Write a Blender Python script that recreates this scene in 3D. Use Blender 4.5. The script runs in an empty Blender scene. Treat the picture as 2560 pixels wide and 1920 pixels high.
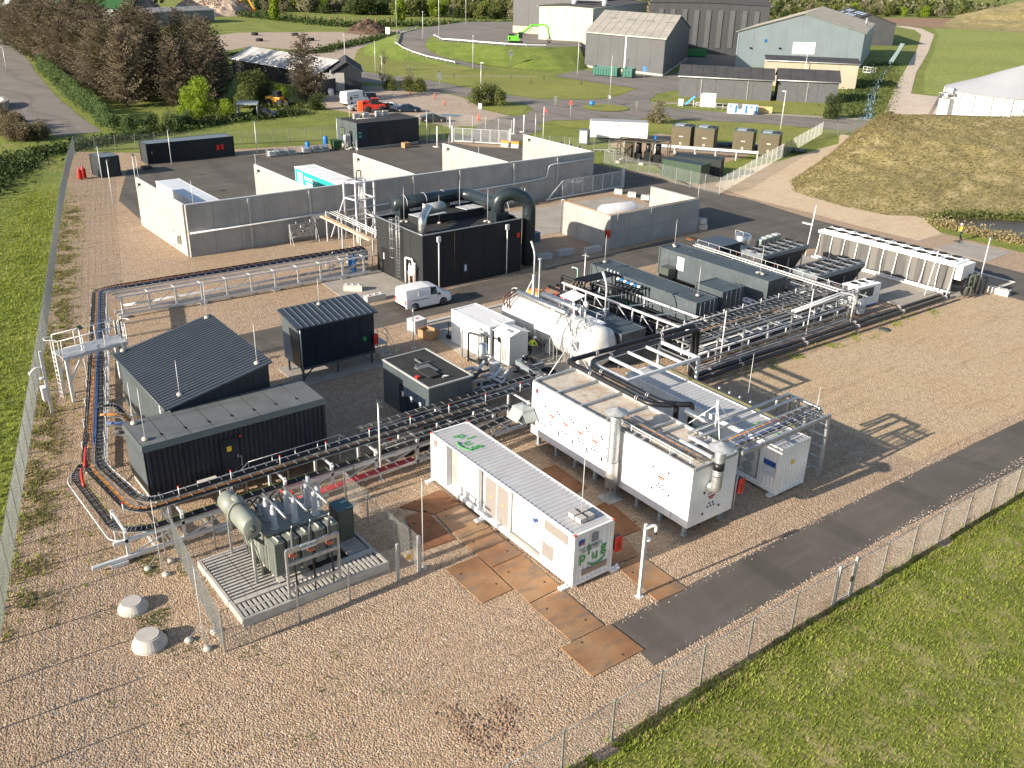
import bpy, bmesh, math, random
from mathutils import Vector, Matrix
random.seed(7)
C = bpy.context.scene
COL = C.collection
PI = math.pi
# ---------------- camera, sky, sun, exposure ----------------
yaw, pitch, roll = -0.90276, 0.43033, 0.02664
fw = Vector((math.sin(yaw)*math.cos(pitch), math.cos(yaw)*math.cos(pitch), -math.sin(pitch)))
rt = Vector((math.cos(yaw), -math.sin(yaw), 0)); up = rt.cross(fw)
r2 = rt*math.cos(roll)+up*math.sin(roll); u2 = r2.cross(fw)
cd = bpy.data.cameras.new('camera'); cam = bpy.data.objects.new('camera', cd); COL.objects.link(cam)
cam.matrix_world = Matrix(((r2.x,u2.x,-fw.x,0),(r2.y,u2.y,-fw.y,0),(r2.z,u2.z,-fw.z,26.685),(0,0,0,1)))
cd.sensor_width = 36; cd.lens = 36*2328.6/2560; cd.clip_start = .5; cd.clip_end = 4000
C.camera = cam
SUN_EL = math.radians(20.5); SDIR = Vector((0.075, 1, -math.tan(SUN_EL))).normalized()
w = bpy.data.worlds.new('World'); C.world = w; w.use_nodes = True
nt = w.node_tree; sky = nt.nodes.new('ShaderNodeTexSky'); sky.sky_type = 'NISHITA'; sky.sun_disc = False
sky.sun_elevation = SUN_EL; sky.sun_rotation = math.radians(184); sky.air_density = 1.0; sky.dust_density = 1.2
bg = nt.nodes['Background']; bg.inputs[1].default_value = 0.088; nt.links.new(sky.outputs[0], bg.inputs[0])
sl = bpy.data.lights.new('sun', 'SUN'); sl.energy = 5.0; sl.angle = math.radians(0.53); sl.color = (1, .875, .71)
so = bpy.data.objects.new('sun', sl); COL.objects.link(so); so.rotation_euler = SDIR.to_track_quat('-Z','Y').to_euler(); so.location = (0,-50,60)
C.render.engine = 'CYCLES'
C.view_settings.view_transform = 'Standard'; C.view_settings.look = 'None'; C.view_settings.gamma = 1
C.view_settings.use_curve_mapping = False; C.view_settings.exposure = 0.97
# ---------------- materials ----------------
def nodes(name, rough=.6, metal=0.):
    m = bpy.data.materials.new(name); m.use_nodes = True; n = m.node_tree
    b = n.nodes['Principled BSDF']; b.inputs['Roughness'].default_value = rough; b.inputs['Metallic'].default_value = metal
    return m, n, b
def N(n, t, **k):
    x = n.nodes.new(t)
    for a, v in k.items():
        if a in x.inputs.keys(): x.inputs[a].default_value = v
        else: setattr(x, a, v)
    return x
def ramp(n, src, stops):
    r = n.nodes.new('ShaderNodeValToRGB'); e = r.color_ramp.elements
    while len(e) < len(stops): e.new(.5)
    for i,(p,c) in enumerate(stops):
        e[i].position = p; e[i].color = (c[0],c[1],c[2],1)
    n.links.new(src, r.inputs[0]); return r.outputs[0]
def mix(n, a, b, f, mode='MIX'):
    x = n.nodes.new('ShaderNodeMix'); x.data_type = 'RGBA'; x.blend_type = mode
    for s, v in ((x.inputs[6],a),(x.inputs[7],b),(x.inputs[0],f)):
        if isinstance(v, (tuple,list)): s.default_value = (v[0],v[1],v[2],1)
        elif isinstance(v, (int,float)): s.default_value = v
        else: n.links.new(v, s)
    return x.outputs[2]
def coords(n, sc=(1,1,1)):
    g = n.nodes.new('ShaderNodeTexCoord'); mp = N(n,'ShaderNodeMapping'); mp.inputs['Scale'].default_value = sc
    n.links.new(g.outputs['Object'], mp.inputs[0]); return mp.outputs[0]
def noise(n, co, s, d=4, r=.55):
    x = N(n,'ShaderNodeTexNoise', Scale=s, Detail=d, Roughness=r); n.links.new(co, x.inputs[0]); return x.outputs[0]
def bump(n, b, h, st, dist=.02):
    x = N(n,'ShaderNodeBump', Strength=st, Distance=dist); n.links.new(h, x.inputs['Height'])
    n.links.new(x.outputs[0], b.inputs['Normal'])
MC = {}
def mat(name, col, rough=.55, metal=0., var=.12, vs=1.5, dirt=.0, bs=0., bst=.2, sc=(1,1,1), dcol=(.16,.12,.08)):
    """painted / plain surface with mottling, optional weathering and fine relief"""
    if name in MC: return MC[name]
    m, n, b = nodes(name, rough, metal); co = coords(n, sc)
    f = noise(n, co, vs, 5, .6)
    lo = tuple(c*(1-var) for c in col); hi = tuple(min(1,c*(1+var)) for c in col)
    c = ramp(n, f, [(.3,lo),(.7,hi)])
    if dirt:
        g = noise(n, co, vs*2.3, 6, .7); k = ramp(n, g, [(.5,(0,0,0)),(.8,(dirt,dirt,dirt))]); c = mix(n, c, dcol, k)
    n.links.new(c, b.inputs['Base Color'])
    r = n.nodes.new('ShaderNodeMapRange'); r.inputs[3].default_value = max(.05,rough-.1); r.inputs[4].default_value = min(1,rough+.12)
    n.links.new(f, r.inputs[0]); n.links.new(r.outputs[0], b.inputs['Roughness'])
    if bs: bump(n, b, noise(n, co, bs, 3), bst)
    MC[name] = m; return m
def streak(name, col, rough=.6, amt=.35, dcol=(.2,.19,.17), hs=2.2, bst=.1):
    """surface with vertical run-off streaks and stains (concrete, old paint)"""
    if name in MC: return MC[name]
    m, n, b = nodes(name, rough); co = coords(n, (hs,hs,.22)); c2 = coords(n)
    a = noise(n, co, 1.3, 6, .65); bb = noise(n, c2, .5, 6, .6); d = noise(n, c2, 6, 4, .7)
    c = ramp(n, bb, [(.3,tuple(x*.84 for x in col)),(.7,tuple(min(1,x*1.12) for x in col))])
    c = mix(n, c, dcol, ramp(n, a, [(.5,(0,0,0)),(.78,(amt,)*3)])); c = mix(n, c, tuple(x*.75 for x in col), ramp(n, d, [(.55,(0,0,0)),(.75,(.5,)*3)]))
    n.links.new(c, b.inputs['Base Color']); bump(n, b, d, bst); MC[name] = m; return m
def gravel_mat(name, cols, cell=11, big=(.8,.8,.8), bst=1., lump=.5):
    m, n, b = nodes(name, .95); co = coords(n)
    v = N(n,'ShaderNodeTexVoronoi', Scale=cell, Randomness=1.); n.links.new(co, v.inputs[0])
    v2 = N(n,'ShaderNodeTexVoronoi', Scale=cell*2.1); n.links.new(co, v2.inputs[0])
    sp = n.nodes.new('ShaderNodeSeparateColor'); n.links.new(v.outputs['Color'], sp.inputs[0])
    k = len(cols); c = ramp(n, sp.outputs[0], [(i/(k-1)*.9+.05, x) for i,x in enumerate(cols)])
    sp2 = n.nodes.new('ShaderNodeSeparateColor'); n.links.new(v2.outputs['Color'], sp2.inputs[0])
    c = mix(n, c, ramp(n, sp2.outputs[1], [(i/(k-1)*.9+.05, x) for i,x in enumerate(cols)]), .45)
    L = noise(n, co, .12, 6, .62); c = mix(n, c, big, ramp(n, L, [(.38,(0,0,0)),(.68,(.55,.55,.55))]), 'MULTIPLY')
    c = mix(n, c, (.74,.72,.7), ramp(n, noise(n, co, 1.7, 4, .6), [(.5,(0,0,0)),(.7,(.5,.5,.5))]), 'MULTIPLY')
    c = mix(n, c, (.7,.66,.62), ramp(n, noise(n, coords(n,(2.2,.16,1)), 1., 4, .6), [(.52,(0,0,0)),(.68,(.55,)*3)]), 'MULTIPLY')
    n.links.new(c, b.inputs['Base Color'])
    l1 = mix(n, (.5,.5,.5), noise(n, coords(n,(1,.75,1)), 1.7, 6, .68), ramp(n, noise(n, co, .16, 3, .5), [(.42,(.12,.12,.12)),(.62,(1,1,1))]))
    ma = N(n,'ShaderNodeMath', operation='MULTIPLY_ADD'); n.links.new(l1, ma.inputs[0]); ma.inputs[1].default_value = lump*6
    inv = N(n,'ShaderNodeMath', operation='MULTIPLY'); n.links.new(v.outputs['Distance'], inv.inputs[0]); inv.inputs[1].default_value = -1.3
    n.links.new(inv.outputs[0], ma.inputs[2]); bump(n, b, ma.outputs[0], bst, .032)
    return m
def grass_mat(name, a, b_, c_, s=.35, fine=9, dry=None, dth=.62, st=(1,1,1)):
    m, n, b = nodes(name, .95); co = coords(n, st)
    x = noise(n, co, s, 8, .68); y = noise(n, co, fine, 5, .75)
    c = ramp(n, x, [(.3,a),(.5,b_),(.7,c_)]); c = mix(n, c, tuple(v*.45 for v in a), ramp(n, y, [(.42,(.7,)*3),(.58,(0,0,0))]))
    if dry: c = mix(n, c, dry, ramp(n, noise(n, co, s*1.7, 7, .7), [(dth-.1,(0,0,0)),(dth+.08,(.8,.8,.8))]))
    n.links.new(c, b.inputs['Base Color']); bump(n, b, y, 1., .12); return m
def asphalt_mat(name, col, warm, s=.25, wear=.5):
    m, n, b = nodes(name, .9); co = coords(n); cs = coords(n, (1,.12,1))
    a = noise(n, co, s, 7, .6); t = noise(n, cs, .9, 5, .6); f = noise(n, co, 30, 2, .7)
    c = ramp(n, a, [(.3,col),(.7,warm)]); c = mix(n, c, tuple(v*1.5 for v in warm), ramp(n, t, [(.5,(0,0,0)),(.75,(wear,)*3)]))
    c = mix(n, c, (.6,.6,.6), ramp(n, f, [(.4,(.5,)*3),(.6,(0,0,0))]), 'MULTIPLY')
    wv = N(n,'ShaderNodeTexWave', Scale=.045, Distortion=5., Detail=2.); wv.wave_type = 'RINGS'; n.links.new(co, wv.inputs[0])
    c = mix(n, c, (.72,.72,.72), ramp(n, wv.outputs[0], [(.86,(0,0,0)),(.95,(.6,)*3)]), 'MULTIPLY'); c = mix(n, c, (.6,.58,.55), ramp(n, noise(n, co, .7, 5, .7), [(.6,(0,0,0)),(.72,(.45,)*3)]), 'MULTIPLY')
    n.links.new(c, b.inputs['Base Color']); bump(n, b, f, .4, .01); return m
WHITE = streak('white paint', (.84,.84,.835), .42, .25, (.55,.5,.43), 1.2, .02)
WHITE2 = mat('white sheet metal', (.74,.745,.76), .45, var=.05, vs=.8, dirt=.28, dcol=(.42,.4,.37))
ROOFW = mat('low sun roof white', (.46,.465,.48), .5, var=.07, vs=.7, dirt=.4, dcol=(.3,.29,.27))  # white darkened in colour for the low sun on level roofs
GALV = mat('galvanised steel', (.46,.48,.5), .42, .75, .2, 5)
GALV2 = mat('dull galvanised steel', (.42,.44,.46), .5, .35, .22, 4)
STEELW = mat('light steel', (.66,.68,.7), .4, .2, .1, 3)
BLK = mat('black plastic', (.01,.011,.013), .42, var=.3)
BLKR = mat('black rubber', (.02,.02,.02), .8)
INSUL = mat('black pipe insulation', (.011,.012,.015), .42, var=.35, vs=3, bs=14)
NAVY = mat('dark blue grey cladding', (.006,.014,.028), .4, var=.15, vs=.7, dirt=.1, dcol=(.07,.08,.08))
NAVYL = mat('slate cladding', (.062,.08,.09), .5, var=.1, vs=.7, dirt=.15, dcol=(.15,.16,.15))
ROOFM = mat('grey roof membrane', (.115,.127,.135), .75, var=.14, vs=.8, dirt=.25, dcol=(.09,.09,.085), bs=20)
ROOFD = mat('dark roof felt', (.024,.025,.025), .85, var=.25, vs=.9, bs=25, dirt=.4, dcol=(.075,.072,.068))
ROOFS = mat('slate steel roof', (.05,.064,.084), .42, .15, .12, .6)
GCON = mat('blue grey container paint', (.072,.092,.106), .5, var=.12, vs=.6, dirt=.3, dcol=(.24,.26,.26))
CHAR = mat('charcoal stone cladding', (.014,.017,.02), .8, var=.25, vs=8, bs=30, bst=.5)
CONC = streak('cast concrete', (.345,.345,.335), .85, .4, (.27,.26,.245))
CONC2 = mat('pale concrete', (.44,.42,.39), .85, var=.15, vs=1.2, dirt=.3, dcol=(.28,.26,.23), bs=18)
SLAB = mat('concrete paving', (.32,.295,.26), .9, var=.16, vs=.5, dirt=.35, dcol=(.2,.18,.155), bs=22)
RED = mat('red plastic', (.62,.03,.02), .4, var=.1)
ORANGE = mat('orange cable', (.5,.2,.03), .5, var=.2, vs=4)
YEL = mat('yellow paint', (.75,.52,.03), .5)
YG = mat('yellow green earth wire', (.3,.36,.03), .5)
BLUE = mat('blue cable', (.05,.1,.26), .5)
BLUEP = mat('blue paint', (.02,.17,.5), .4)
GLASS = mat('dark window glass', (.02,.025,.03), .08, 0, .1)
GREENP = mat('bright green paint', (.02,.3,.06), .5)
WOOD = mat('raw wood', (.36,.22,.12), .85, var=.3, vs=6, sc=(1,1,4))
REDC = mat('red cable', (.28,.015,.02), .5)
TRAF = mat('transformer grey green paint', (.2,.222,.2), .45, var=.1, vs=2, dirt=.2, dcol=(.14,.15,.12))
TRAFD = mat('dark cabinet paint', (.07,.085,.075), .5, var=.15)
CERAM = mat('pale ceramic', (.34,.37,.41), .25, var=.08)
TYRE = mat('tyre rubber', (.018,.018,.018), .85)
SKIN = mat('skin', (.55,.33,.24), .6)
HIVIS = mat('high visibility yellow', (.62,.78,.04), .7, var=.1)
TROUS = mat('dark work trousers', (.02,.025,.035), .85)
SILV = mat('polished metal duct', (.5,.51,.52), .3, .9, .08, 3)
# ---------------- mesh building ----------------
class M:
    def __init__(s): s.v = []; s.f = []; s.mi = []; s.k = 0; s.sm = set()
    def add(s, vs, fs, smooth=False):
        o = len(s.v); s.v += [tuple(p) for p in vs]
        for f in fs:
            if smooth: s.sm.add(len(s.f))
            s.f.append(tuple(i+o for i in f)); s.mi.append(s.k)
        return s
    def box(s, x0, x1, y0, y1, z0, z1):
        return s.add([(x0,y0,z0),(x1,y0,z0),(x1,y1,z0),(x0,y1,z0),(x0,y0,z1),(x1,y0,z1),(x1,y1,z1),(x0,y1,z1)],
                     [(3,2,1,0),(4,5,6,7),(0,1,5,4),(1,2,6,5),(2,3,7,6),(3,0,4,7)])
    def cb(s, c, d): return s.box(c[0]-d[0]/2,c[0]+d[0]/2,c[1]-d[1]/2,c[1]+d[1]/2,c[2]-d[2]/2,c[2]+d[2]/2)
    def bar(s, p, q, w, h=None):
        p = Vector(p); q = Vector(q); h = h or w; d = (q-p).normalized()
        u = d.cross(Vector((0,0,1)))
        if u.length < .05: u = Vector((1,0,0))
        u.normalize(); t = u.cross(d)
        vs = [a+u*(i*w/2)+t*(j*h/2) for a in (p,q) for i,j in ((-1,-1),(1,-1),(1,1),(-1,1))]
        return s.add(vs, [(3,2,1,0),(4,5,6,7),(0,1,5,4),(1,2,6,5),(2,3,7,6),(3,0,4,7)])
    def tube(s, pts, r, n=8, cap=True, smooth=True):
        P = [Vector(p) for p in pts]; R = r if isinstance(r, (list,tuple)) else [r]*len(P)
        d = (P[1]-P[0]).normalized(); u = d.orthogonal().normalized()
        if abs(d.z) < .9: u = d.cross(Vector((0,0,1))).normalized()
        rings = []
        for i,p in enumerate(P):
            a = (P[i]-P[i-1]).normalized() if i else None; b = (P[i+1]-P[i]).normalized() if i < len(P)-1 else None
            if a and b and (a+b).length > .01: t = (a+b).normalized(); k = 1/max(.35, t.dot(a))
            else: t = a or b; k = 1
            u = (u-t*u.dot(t)); u = u.normalized() if u.length > 1e-5 else t.orthogonal().normalized(); v = t.cross(u)
            ax = None
            if a and b:
                ax = (b-a)
                ax = ax.normalized() if ax.length > 1e-4 else None
            ring = []
            for j in range(n):
                w_ = (u*math.cos(2*PI*j/n)+v*math.sin(2*PI*j/n))*R[i]
                if ax: 
                    pr = ax-t*ax.dot(t)
                    if pr.length > 1e-4: pr.normalize(); w_ = w_+pr*(w_.dot(pr)*(k-1))
                ring.append(p+w_)
            rings.append(ring)
        vs = [q for g in rings for q in g]; L = len(rings)
        fs = [(i*n+j, i*n+(j+1)%n, (i+1)*n+(j+1)%n, (i+1)*n+j) for i in range(L-1) for j in range(n)]
        s.add(vs, fs, smooth)
        if cap: o = len(s.v)-len(vs); s.add([], []); s.f += [tuple(o+j for j in range(n))[::-1], tuple(o+(L-1)*n+j for j in range(n))]; s.mi += [s.k,s.k]
        return s
    def lathe(s, prof, c=(0,0,0), n=16, axis=None, smooth=True, cap=True):
        L = len(prof); vs = []
        if axis is None: A = Vector((0,0,1)); U = Vector((1,0,0)); V = Vector((0,1,0))
        else: A = Vector(axis).normalized(); U = A.orthogonal().normalized(); V = A.cross(U)
        c = Vector(c)
        for r, z in prof:
            for j in range(n): a = 2*PI*j/n; vs.append(c+A*z+U*(r*math.cos(a))+V*(r*math.sin(a)))
        fs = [(i*n+j, i*n+(j+1)%n, (i+1)*n+(j+1)%n, (i+1)*n+j) for i in range(L-1) for j in range(n)]
        o = len(s.v); s.add(vs, fs, smooth)
        if cap: s.f += [tuple(o+j for j in range(n))[::-1], tuple(o+(L-1)*n+j for j in range(n))]; s.mi += [s.k,s.k]
        return s
    def prism(s, poly, z0, z1):
        n = len(poly); z1s = z1 if isinstance(z1,(list,tuple)) else [z1]*n
        return s.add([(p[0],p[1],z0) for p in poly]+[(p[0],p[1],z) for p,z in zip(poly,z1s)],
              [tuple(range(n))[::-1], tuple(range(n,2*n))]+[(i,(i+1)%n,n+(i+1)%n,n+i) for i in range(n)])
    def quad(s, a, b, c, d): return s.add([a,b,c,d], [(0,1,2,3)])
    def poly(s, pts): return s.add(pts, [tuple(range(len(pts)))])
    def corr(s, p, u, L, upv, H, nrm, pitch=.278, d=.036, lap=.0):
        """corrugated sheet: starts at p, runs L along u, H along upv, ribs towards nrm"""
        p = Vector(p); u = Vector(u); upv = Vector(upv); nrm = Vector(nrm); n = max(1,round(L/pitch)); q = L/n; pr = []
        for i in range(n):
            x = i*q; pr += [(x,0),(x+q*.26,0),(x+q*.5,1),(x+q*.76,1)]
        pr.append((L,0)); vs = []
        for x, k in pr: a = p+u*x-nrm*(d*(1-k)); vs += [a, a+upv*H]
        return s.add(vs, [(2*i,2*i+2,2*i+3,2*i+1) for i in range(len(pr)-1)])
    def build(s, name, mats, par=None, world=False, smooth=False, kind=None, label=None, cat=None, group=None):
        me = bpy.data.meshes.new(name); v = s.v
        if world and par is not None:
            iv = par.matrix_basis.inverted(); v = [tuple(iv @ Vector(p)) for p in v]
        me.from_pydata(v, [], s.f)
        mats = mats if isinstance(mats,(list,tuple)) else [mats]
        for m in mats: me.materials.append(m)
        if len(mats) > 1: me.polygons.foreach_set('material_index', s.mi)
        if smooth: me.polygons.foreach_set('use_smooth', [True]*len(s.f))
        elif s.sm: me.polygons.foreach_set('use_smooth', [i in s.sm for i in range(len(s.f))])
        me.update(); o = bpy.data.objects.new(name, me); COL.objects.link(o)
        if par is not None: o.parent = par
        if kind: o['kind'] = kind
        if label: o['label'] = label
        if cat: o['category'] = cat
        if group: o['group'] = group
        return o
def thing(name, label, cat, loc=(0,0,0), rz=0, group=None):
    o = bpy.data.objects.new(name, None); COL.objects.link(o); o.location = loc; o.rotation_euler = (0,0,rz)
    o.matrix_basis = Matrix.Translation(Vector(loc)) @ Matrix.Rotation(rz,4,'Z')
    o['label'] = label; o['category'] = cat
    if group: o['group'] = group
    return o
def dup(root, loc, rz=0, label=None, group=None, sc=None):
    def cp(o, par):
        c = o.copy(); COL.objects.link(c); c.parent = par
        for k in kids[o.name]: cp(k, c)
        return c
    kids = {}
    st = [root]
    while st:
        o = st.pop(); kids[o.name] = list(o.children); st += kids[o.name]
    r = cp(root, None); s = sc or 1
    s = s if isinstance(s,(tuple,list)) else (s,s,s)
    r.matrix_basis = Matrix.Translation(Vector(loc)) @ Matrix.Rotation(rz,4,'Z') @ Matrix.Diagonal((s[0],s[1],s[2],1))
    if label: r['label'] = label
    if group: r['group'] = group
    return r
def struct(name, m, mats): return m.build(name, mats, kind='structure')
def sheet(name, pts, z, mt, tri=False):
    from mathutils.geometry import tessellate_polygon
    v = [Vector((p[0],p[1],z if len(p)<3 else p[2])) for p in pts]; tr = tessellate_polygon([[Vector((p.x,p.y,0)) for p in v]]); fs = []
    for a,b,c in tr:
        k = (v[b]-v[a]).cross(v[c]-v[a]).z; fs.append((a,b,c) if k > 0 else (a,c,b))
    me = bpy.data.meshes.new(name); me.from_pydata(v, [], fs); me.materials.append(mt); me.update()
    o = bpy.data.objects.new(name, me); COL.objects.link(o); o['kind'] = 'structure'; return o
def arc(c, r, a0, a1, n): return [(c[0]+r*math.cos(a0+(a1-a0)*i/n), c[1]+r*math.sin(a0+(a1-a0)*i/n)) for i in range(n+1)]
def bend(pts, r=.3, k=4):
    """round the corners of a 3-D polyline"""
    P = [Vector(p) for p in pts]; out = [P[0]]
    for i in range(1,len(P)-1):
        a = P[i-1]-P[i]; b = P[i+1]-P[i]; t = min(r, a.length*.45, b.length*.45); A = P[i]+a.normalized()*t; B = P[i]+b.normalized()*t
        for j in range(k+1): s = j/k; out.append(A*(1-s)**2+P[i]*(2*s*(1-s))+B*s*s)
    out.append(P[-1]); return out
FCD = {}
def text(s, size, par, loc, rot, mt, name='lettering', ext=.004, bold=0):
    cu = bpy.data.curves.new(name,'FONT'); cu.body = s; cu.size = size; cu.extrude = ext; cu.align_x = 'CENTER'; cu.align_y = 'CENTER'; cu.offset = bold
    t = bpy.data.objects.new(name, cu); COL.objects.link(t); dg = bpy.context.evaluated_depsgraph_get()
    me = bpy.data.meshes.new_from_object(t.evaluated_get(dg)); bpy.data.objects.remove(t); me.materials.clear(); me.materials.append(mt)
    o = bpy.data.objects.new(name, me); COL.objects.link(o); o.parent = par; o.location = loc; o.rotation_euler = rot; return o
# ---------------- ground, roads, terrain ----------------
GRASS = grass_mat('meadow grass', (.13,.17,.018), (.21,.255,.03), (.31,.33,.055), .14, 3, (.3,.25,.1), .66)
GRASSN = grass_mat('rough near grass', (.12,.16,.02), (.23,.265,.035), (.38,.36,.09), .4, 7, (.45,.37,.2), .6)
LAWN = grass_mat('mown lawn', (.2,.22,.035), (.26,.28,.045), (.33,.33,.07), .07, 2.5, (.28,.26,.09), .68)
FIELD = grass_mat('pale green field', (.22,.27,.045), (.27,.32,.055), (.33,.36,.075), .025, .9, None, .7)
DRY = grass_mat('dry bank grass', (.19,.17,.065), (.3,.25,.1), (.39,.325,.145), .22, 3, (.43,.35,.2), .62, (1,.6,1))
GRAV = gravel_mat('pinkish gravel', [(.155,.105,.075),(.35,.25,.172),(.46,.345,.24),(.245,.19,.155),(.62,.51,.39),(.49,.34,.195),(.32,.235,.18)], 13, (1.0,.9,.72), 1., .5)
GRAVF = gravel_mat('tan gravel', [(.28,.2,.125),(.42,.315,.2),(.52,.405,.265),(.62,.5,.35)], 13, (1.0,.9,.76), .8, .3)
ASPH = asphalt_mat('site asphalt', (.082,.074,.066), (.125,.111,.096))
ASPF = asphalt_mat('old pale asphalt', (.17,.155,.14), (.24,.215,.19), .12, .3)
DIRT = gravel_mat('compacted dirt', [(.33,.26,.2),(.4,.32,.25),(.46,.38,.3)], 2., (.85,.82,.8), .5, .3)
TRACK = gravel_mat('gravel track', [(.5,.42,.34),(.56,.47,.38),(.62,.53,.44)], 2., (.85,.82,.8), .5, .3)
SAND = gravel_mat('bare sand', [(.5,.39,.26),(.56,.44,.3),(.62,.5,.36)], 5., (.9,.85,.8), .6, .3)
WATER, _n, _b = nodes('still water', .05); _b.inputs['Base Color'].default_value = (.02,.022,.012,1)
sheet('ground', [(-1800,-400),(900,-400),(900,2600),(-1800,2600)], 0, GRASS)
sheet('near_grass', [(-17.6,-30),(60,-30),(60,160),(-17.0,160)], .004, GRASSN)
sheet('gravel_yard', [(-143.5,33),(-111.2,23.4),(-37.2,2.4),(-17.75,-3),(-17.4,40),(-17.1,75),(-16.8,96),(-37,100),(-47,99.5),(-51,99.9),(-58.5,101.2),(-64,100.4),(-70,100),(-75,105.9),(-82,98),(-96,91.7),(-113,93),(-124,84),(-127,82),(-134,53),(-137,42)], .01, GRAV)
sheet('gravel_field', [(-37.2,49),(-23.2,49),(-22.4,84),(-37.1,83.9),(-37.2,66)], .014, GRAVF)
for nm, pts in (('gravel_verge', [(-109,104),(-95,100),(-80,92.6),(-86,94),(-97,143),(-101,138),(-99,122),(-112,119)]),):
    sheet(nm, pts, .01, GRAV)
# asphalt of the site: yard with the delivery bays, road along the compressor house, junction at the back
sheet('asphalt_yard', [(-127.7,35.5),(-111.6,29.6),(-101.6,28.9),(-85.9,28.6),(-85.9,80.5),(-84,83.2),(-65.4,78.6),(-64.6,64),(-64.5,20),(-59.9,20),(-59.8,66),(-57.5,75),(-52.5,86.5),(-42.2,89),(-37,88.7),(-37.1,84.3),(-14,83.5),(-14,92.7),(-62,92.4),(-72,93.7),(-85,92.5),(-112,91.3),(-118,84.5),(-123,83.5),(-126.5,80.3),(-126.1,66.5),(-128.2,55.8),(-129,50),(-130,41)], .02, ASPH)
sheet('asphalt_road', [(-23,24.1),(-20,23.7),(-19.75,40),(-19.2,54),(-18.8,75),(-18.6,84),(-22.3,84),(-22.2,60),(-22.8,40)], .02, ASPH)
m = M(); m.box(-42.4,-36.8,88.75,88.95,.02,.06); m.box(-37.0,-36.8,84.5,88.7,.02,.06); struct('painted_line', m, mat('white line paint',(.75,.74,.7),.7))
# concrete aprons
m = M().prism([(-72.7,35.2),(-65.5,34.6),(-65.4,41.2),(-72.7,41.2)], 0, .06); struct('concrete_apron', m, SLAB)
m = M().prism([(-58.4,36.6),(-44.3,35.4),(-43.6,46.9),(-58.4,46.9)], 0, .05); struct('concrete_apron', m, SLAB)
m = M().prism([(-47.4,93),(-41.7,92.9),(-42.1,98.9),(-47.4,98.5)], 0, .03); struct('concrete_apron', m, SLAB)
m = M().prism([(-53.4,73.5),(-38,73.5),(-37.6,82.3),(-53.4,83.3)], 0, .05); struct('concrete_apron', m, SLAB)
m = M().prism([(-83.5,61),(-73.5,61.5),(-73,81),(-82.5,80)], 0, .035); struct('concrete_apron', m, SLAB)
m = M().prism([(-57,24),(-53.2,24),(-53.2,30.8),(-57,30.8)], 0, .05); struct('concrete_apron', m, SLAB)
m = M(); m.box(-58.75,-58.4,36.6,47.1,0,.16); m.box(-58.75,-50.5,46.9,47.15,0,.16); struct('kerb', m, CONC2)
# far roads and paved areas
RZ = .03
sheet('road', [(-240,117),(-212,118.2),(-197.1,121.5),(-189.5,123.6),(-173.6,123.7),(-162.5,124.7),(-154.2,126.4),(-149.5,133),(-147.6,139.1),(-150.8,147.5),(-157.1,157.8),(-171,167),(-171.8,182),(-150.6,164.5),(-148.6,155.8),(-142.4,147.3),(-137.8,142.9),(-129.6,143.1),(-114,154),(-101.1,164.3),(-93,169),(-90,160),(-96,150.8),(-111.1,143),(-121.1,132.1),(-126.1,134.5),(-124.5,126.9),(-131.4,111.6),(-129.5,106.4),(-124.7,103.5),(-122,98),(-116,91.3),(-123,84.5),(-128,91),(-133.5,96.5),(-138.6,104),(-139.4,111.8),(-143.4,116.5),(-149.3,119.7),(-155.7,118.7),(-163.6,114.7),(-177.9,115.1),(-188.5,109.7),(-199.4,107.9),(-240,104)], RZ, ASPF)
sheet('paved_yard', [(-157.1,157.8),(-150.6,164.5),(-148.6,170),(-160,190),(-179.1,217.9),(-262.5,318.6),(-321.7,369),(-345,350),(-306.7,339.2),(-230,262),(-200,215),(-179.9,200.6),(-171.7,181.3),(-177,178.7),(-192,172),(-184.2,155.8),(-170.2,156.5)], .045, ASPF)
sheet('footpath', [(-137.8,143.6),(-133.4,149.9),(-124,151.9),(-117.3,151.9),(-104.6,162.4),(-100.8,165.4),(-101.5,167.2),(-105.5,164.8),(-118,154.5),(-134.5,152.8),(-139.5,144.4)], .045, mat('pale path',(.36,.31,.25),.9,var=.15))
sheet('traffic_island', arc((-138,130.4),4.6,0,2*PI,28), .13, LAWN)
sheet('lawn', [(-213,119.8),(-197.1,122.5),(-189.5,124.6),(-173.6,124.7),(-162.5,125.7),(-155,127.2),(-150.6,133),(-148.6,139.1),(-151.8,147.5),(-157.1,157.4),(-170.2,156.1),(-186.9,150.1),(-202.4,140.4),(-206.5,147.7),(-226,146),(-238,143),(-250,147),(-265,157),(-285,171),(-290,172),(-287.7,166),(-263,144.8),(-236,128.7),(-228.6,117.1)], .04, LAWN)
sheet('footpath', [(-200.2,120.9),(-193.1,138.1),(-185.4,151.5),(-184.6,150.9),(-192.3,137.5),(-199.3,120.5)], .07, mat('pale path',(.36,.31,.25),.9))
sheet('lawn', [(-161,119.2),(-155.2,118.3),(-146,117.3),(-140.5,111.8),(-141,108.6),(-148.8,108.6),(-154,112)], .04, LAWN)
sheet('lawn', [(-139.5,146),(-134.6,153.2),(-118,155.2),(-104,166),(-103,178),(-117.8,182.5),(-142.4,157),(-149.2,166)], .04, LAWN)
sheet('lawn', [(-131,108.5),(-130,112),(-123.2,127.4),(-110.5,142.6),(-95.5,150),(-93,131),(-100,124),(-116,117.5),(-124,109)], .04, LAWN)
sheet('dirt_lot', [(-174,87),(-190,103),(-186,108.5),(-177.9,114.5),(-163.6,114),(-156,111.5),(-148.6,107.9),(-139.4,107.9),(-138.6,104),(-133.5,96),(-135,91),(-143.7,91),(-148,86),(-163.2,82.5)], .02, DIRT)
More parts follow.
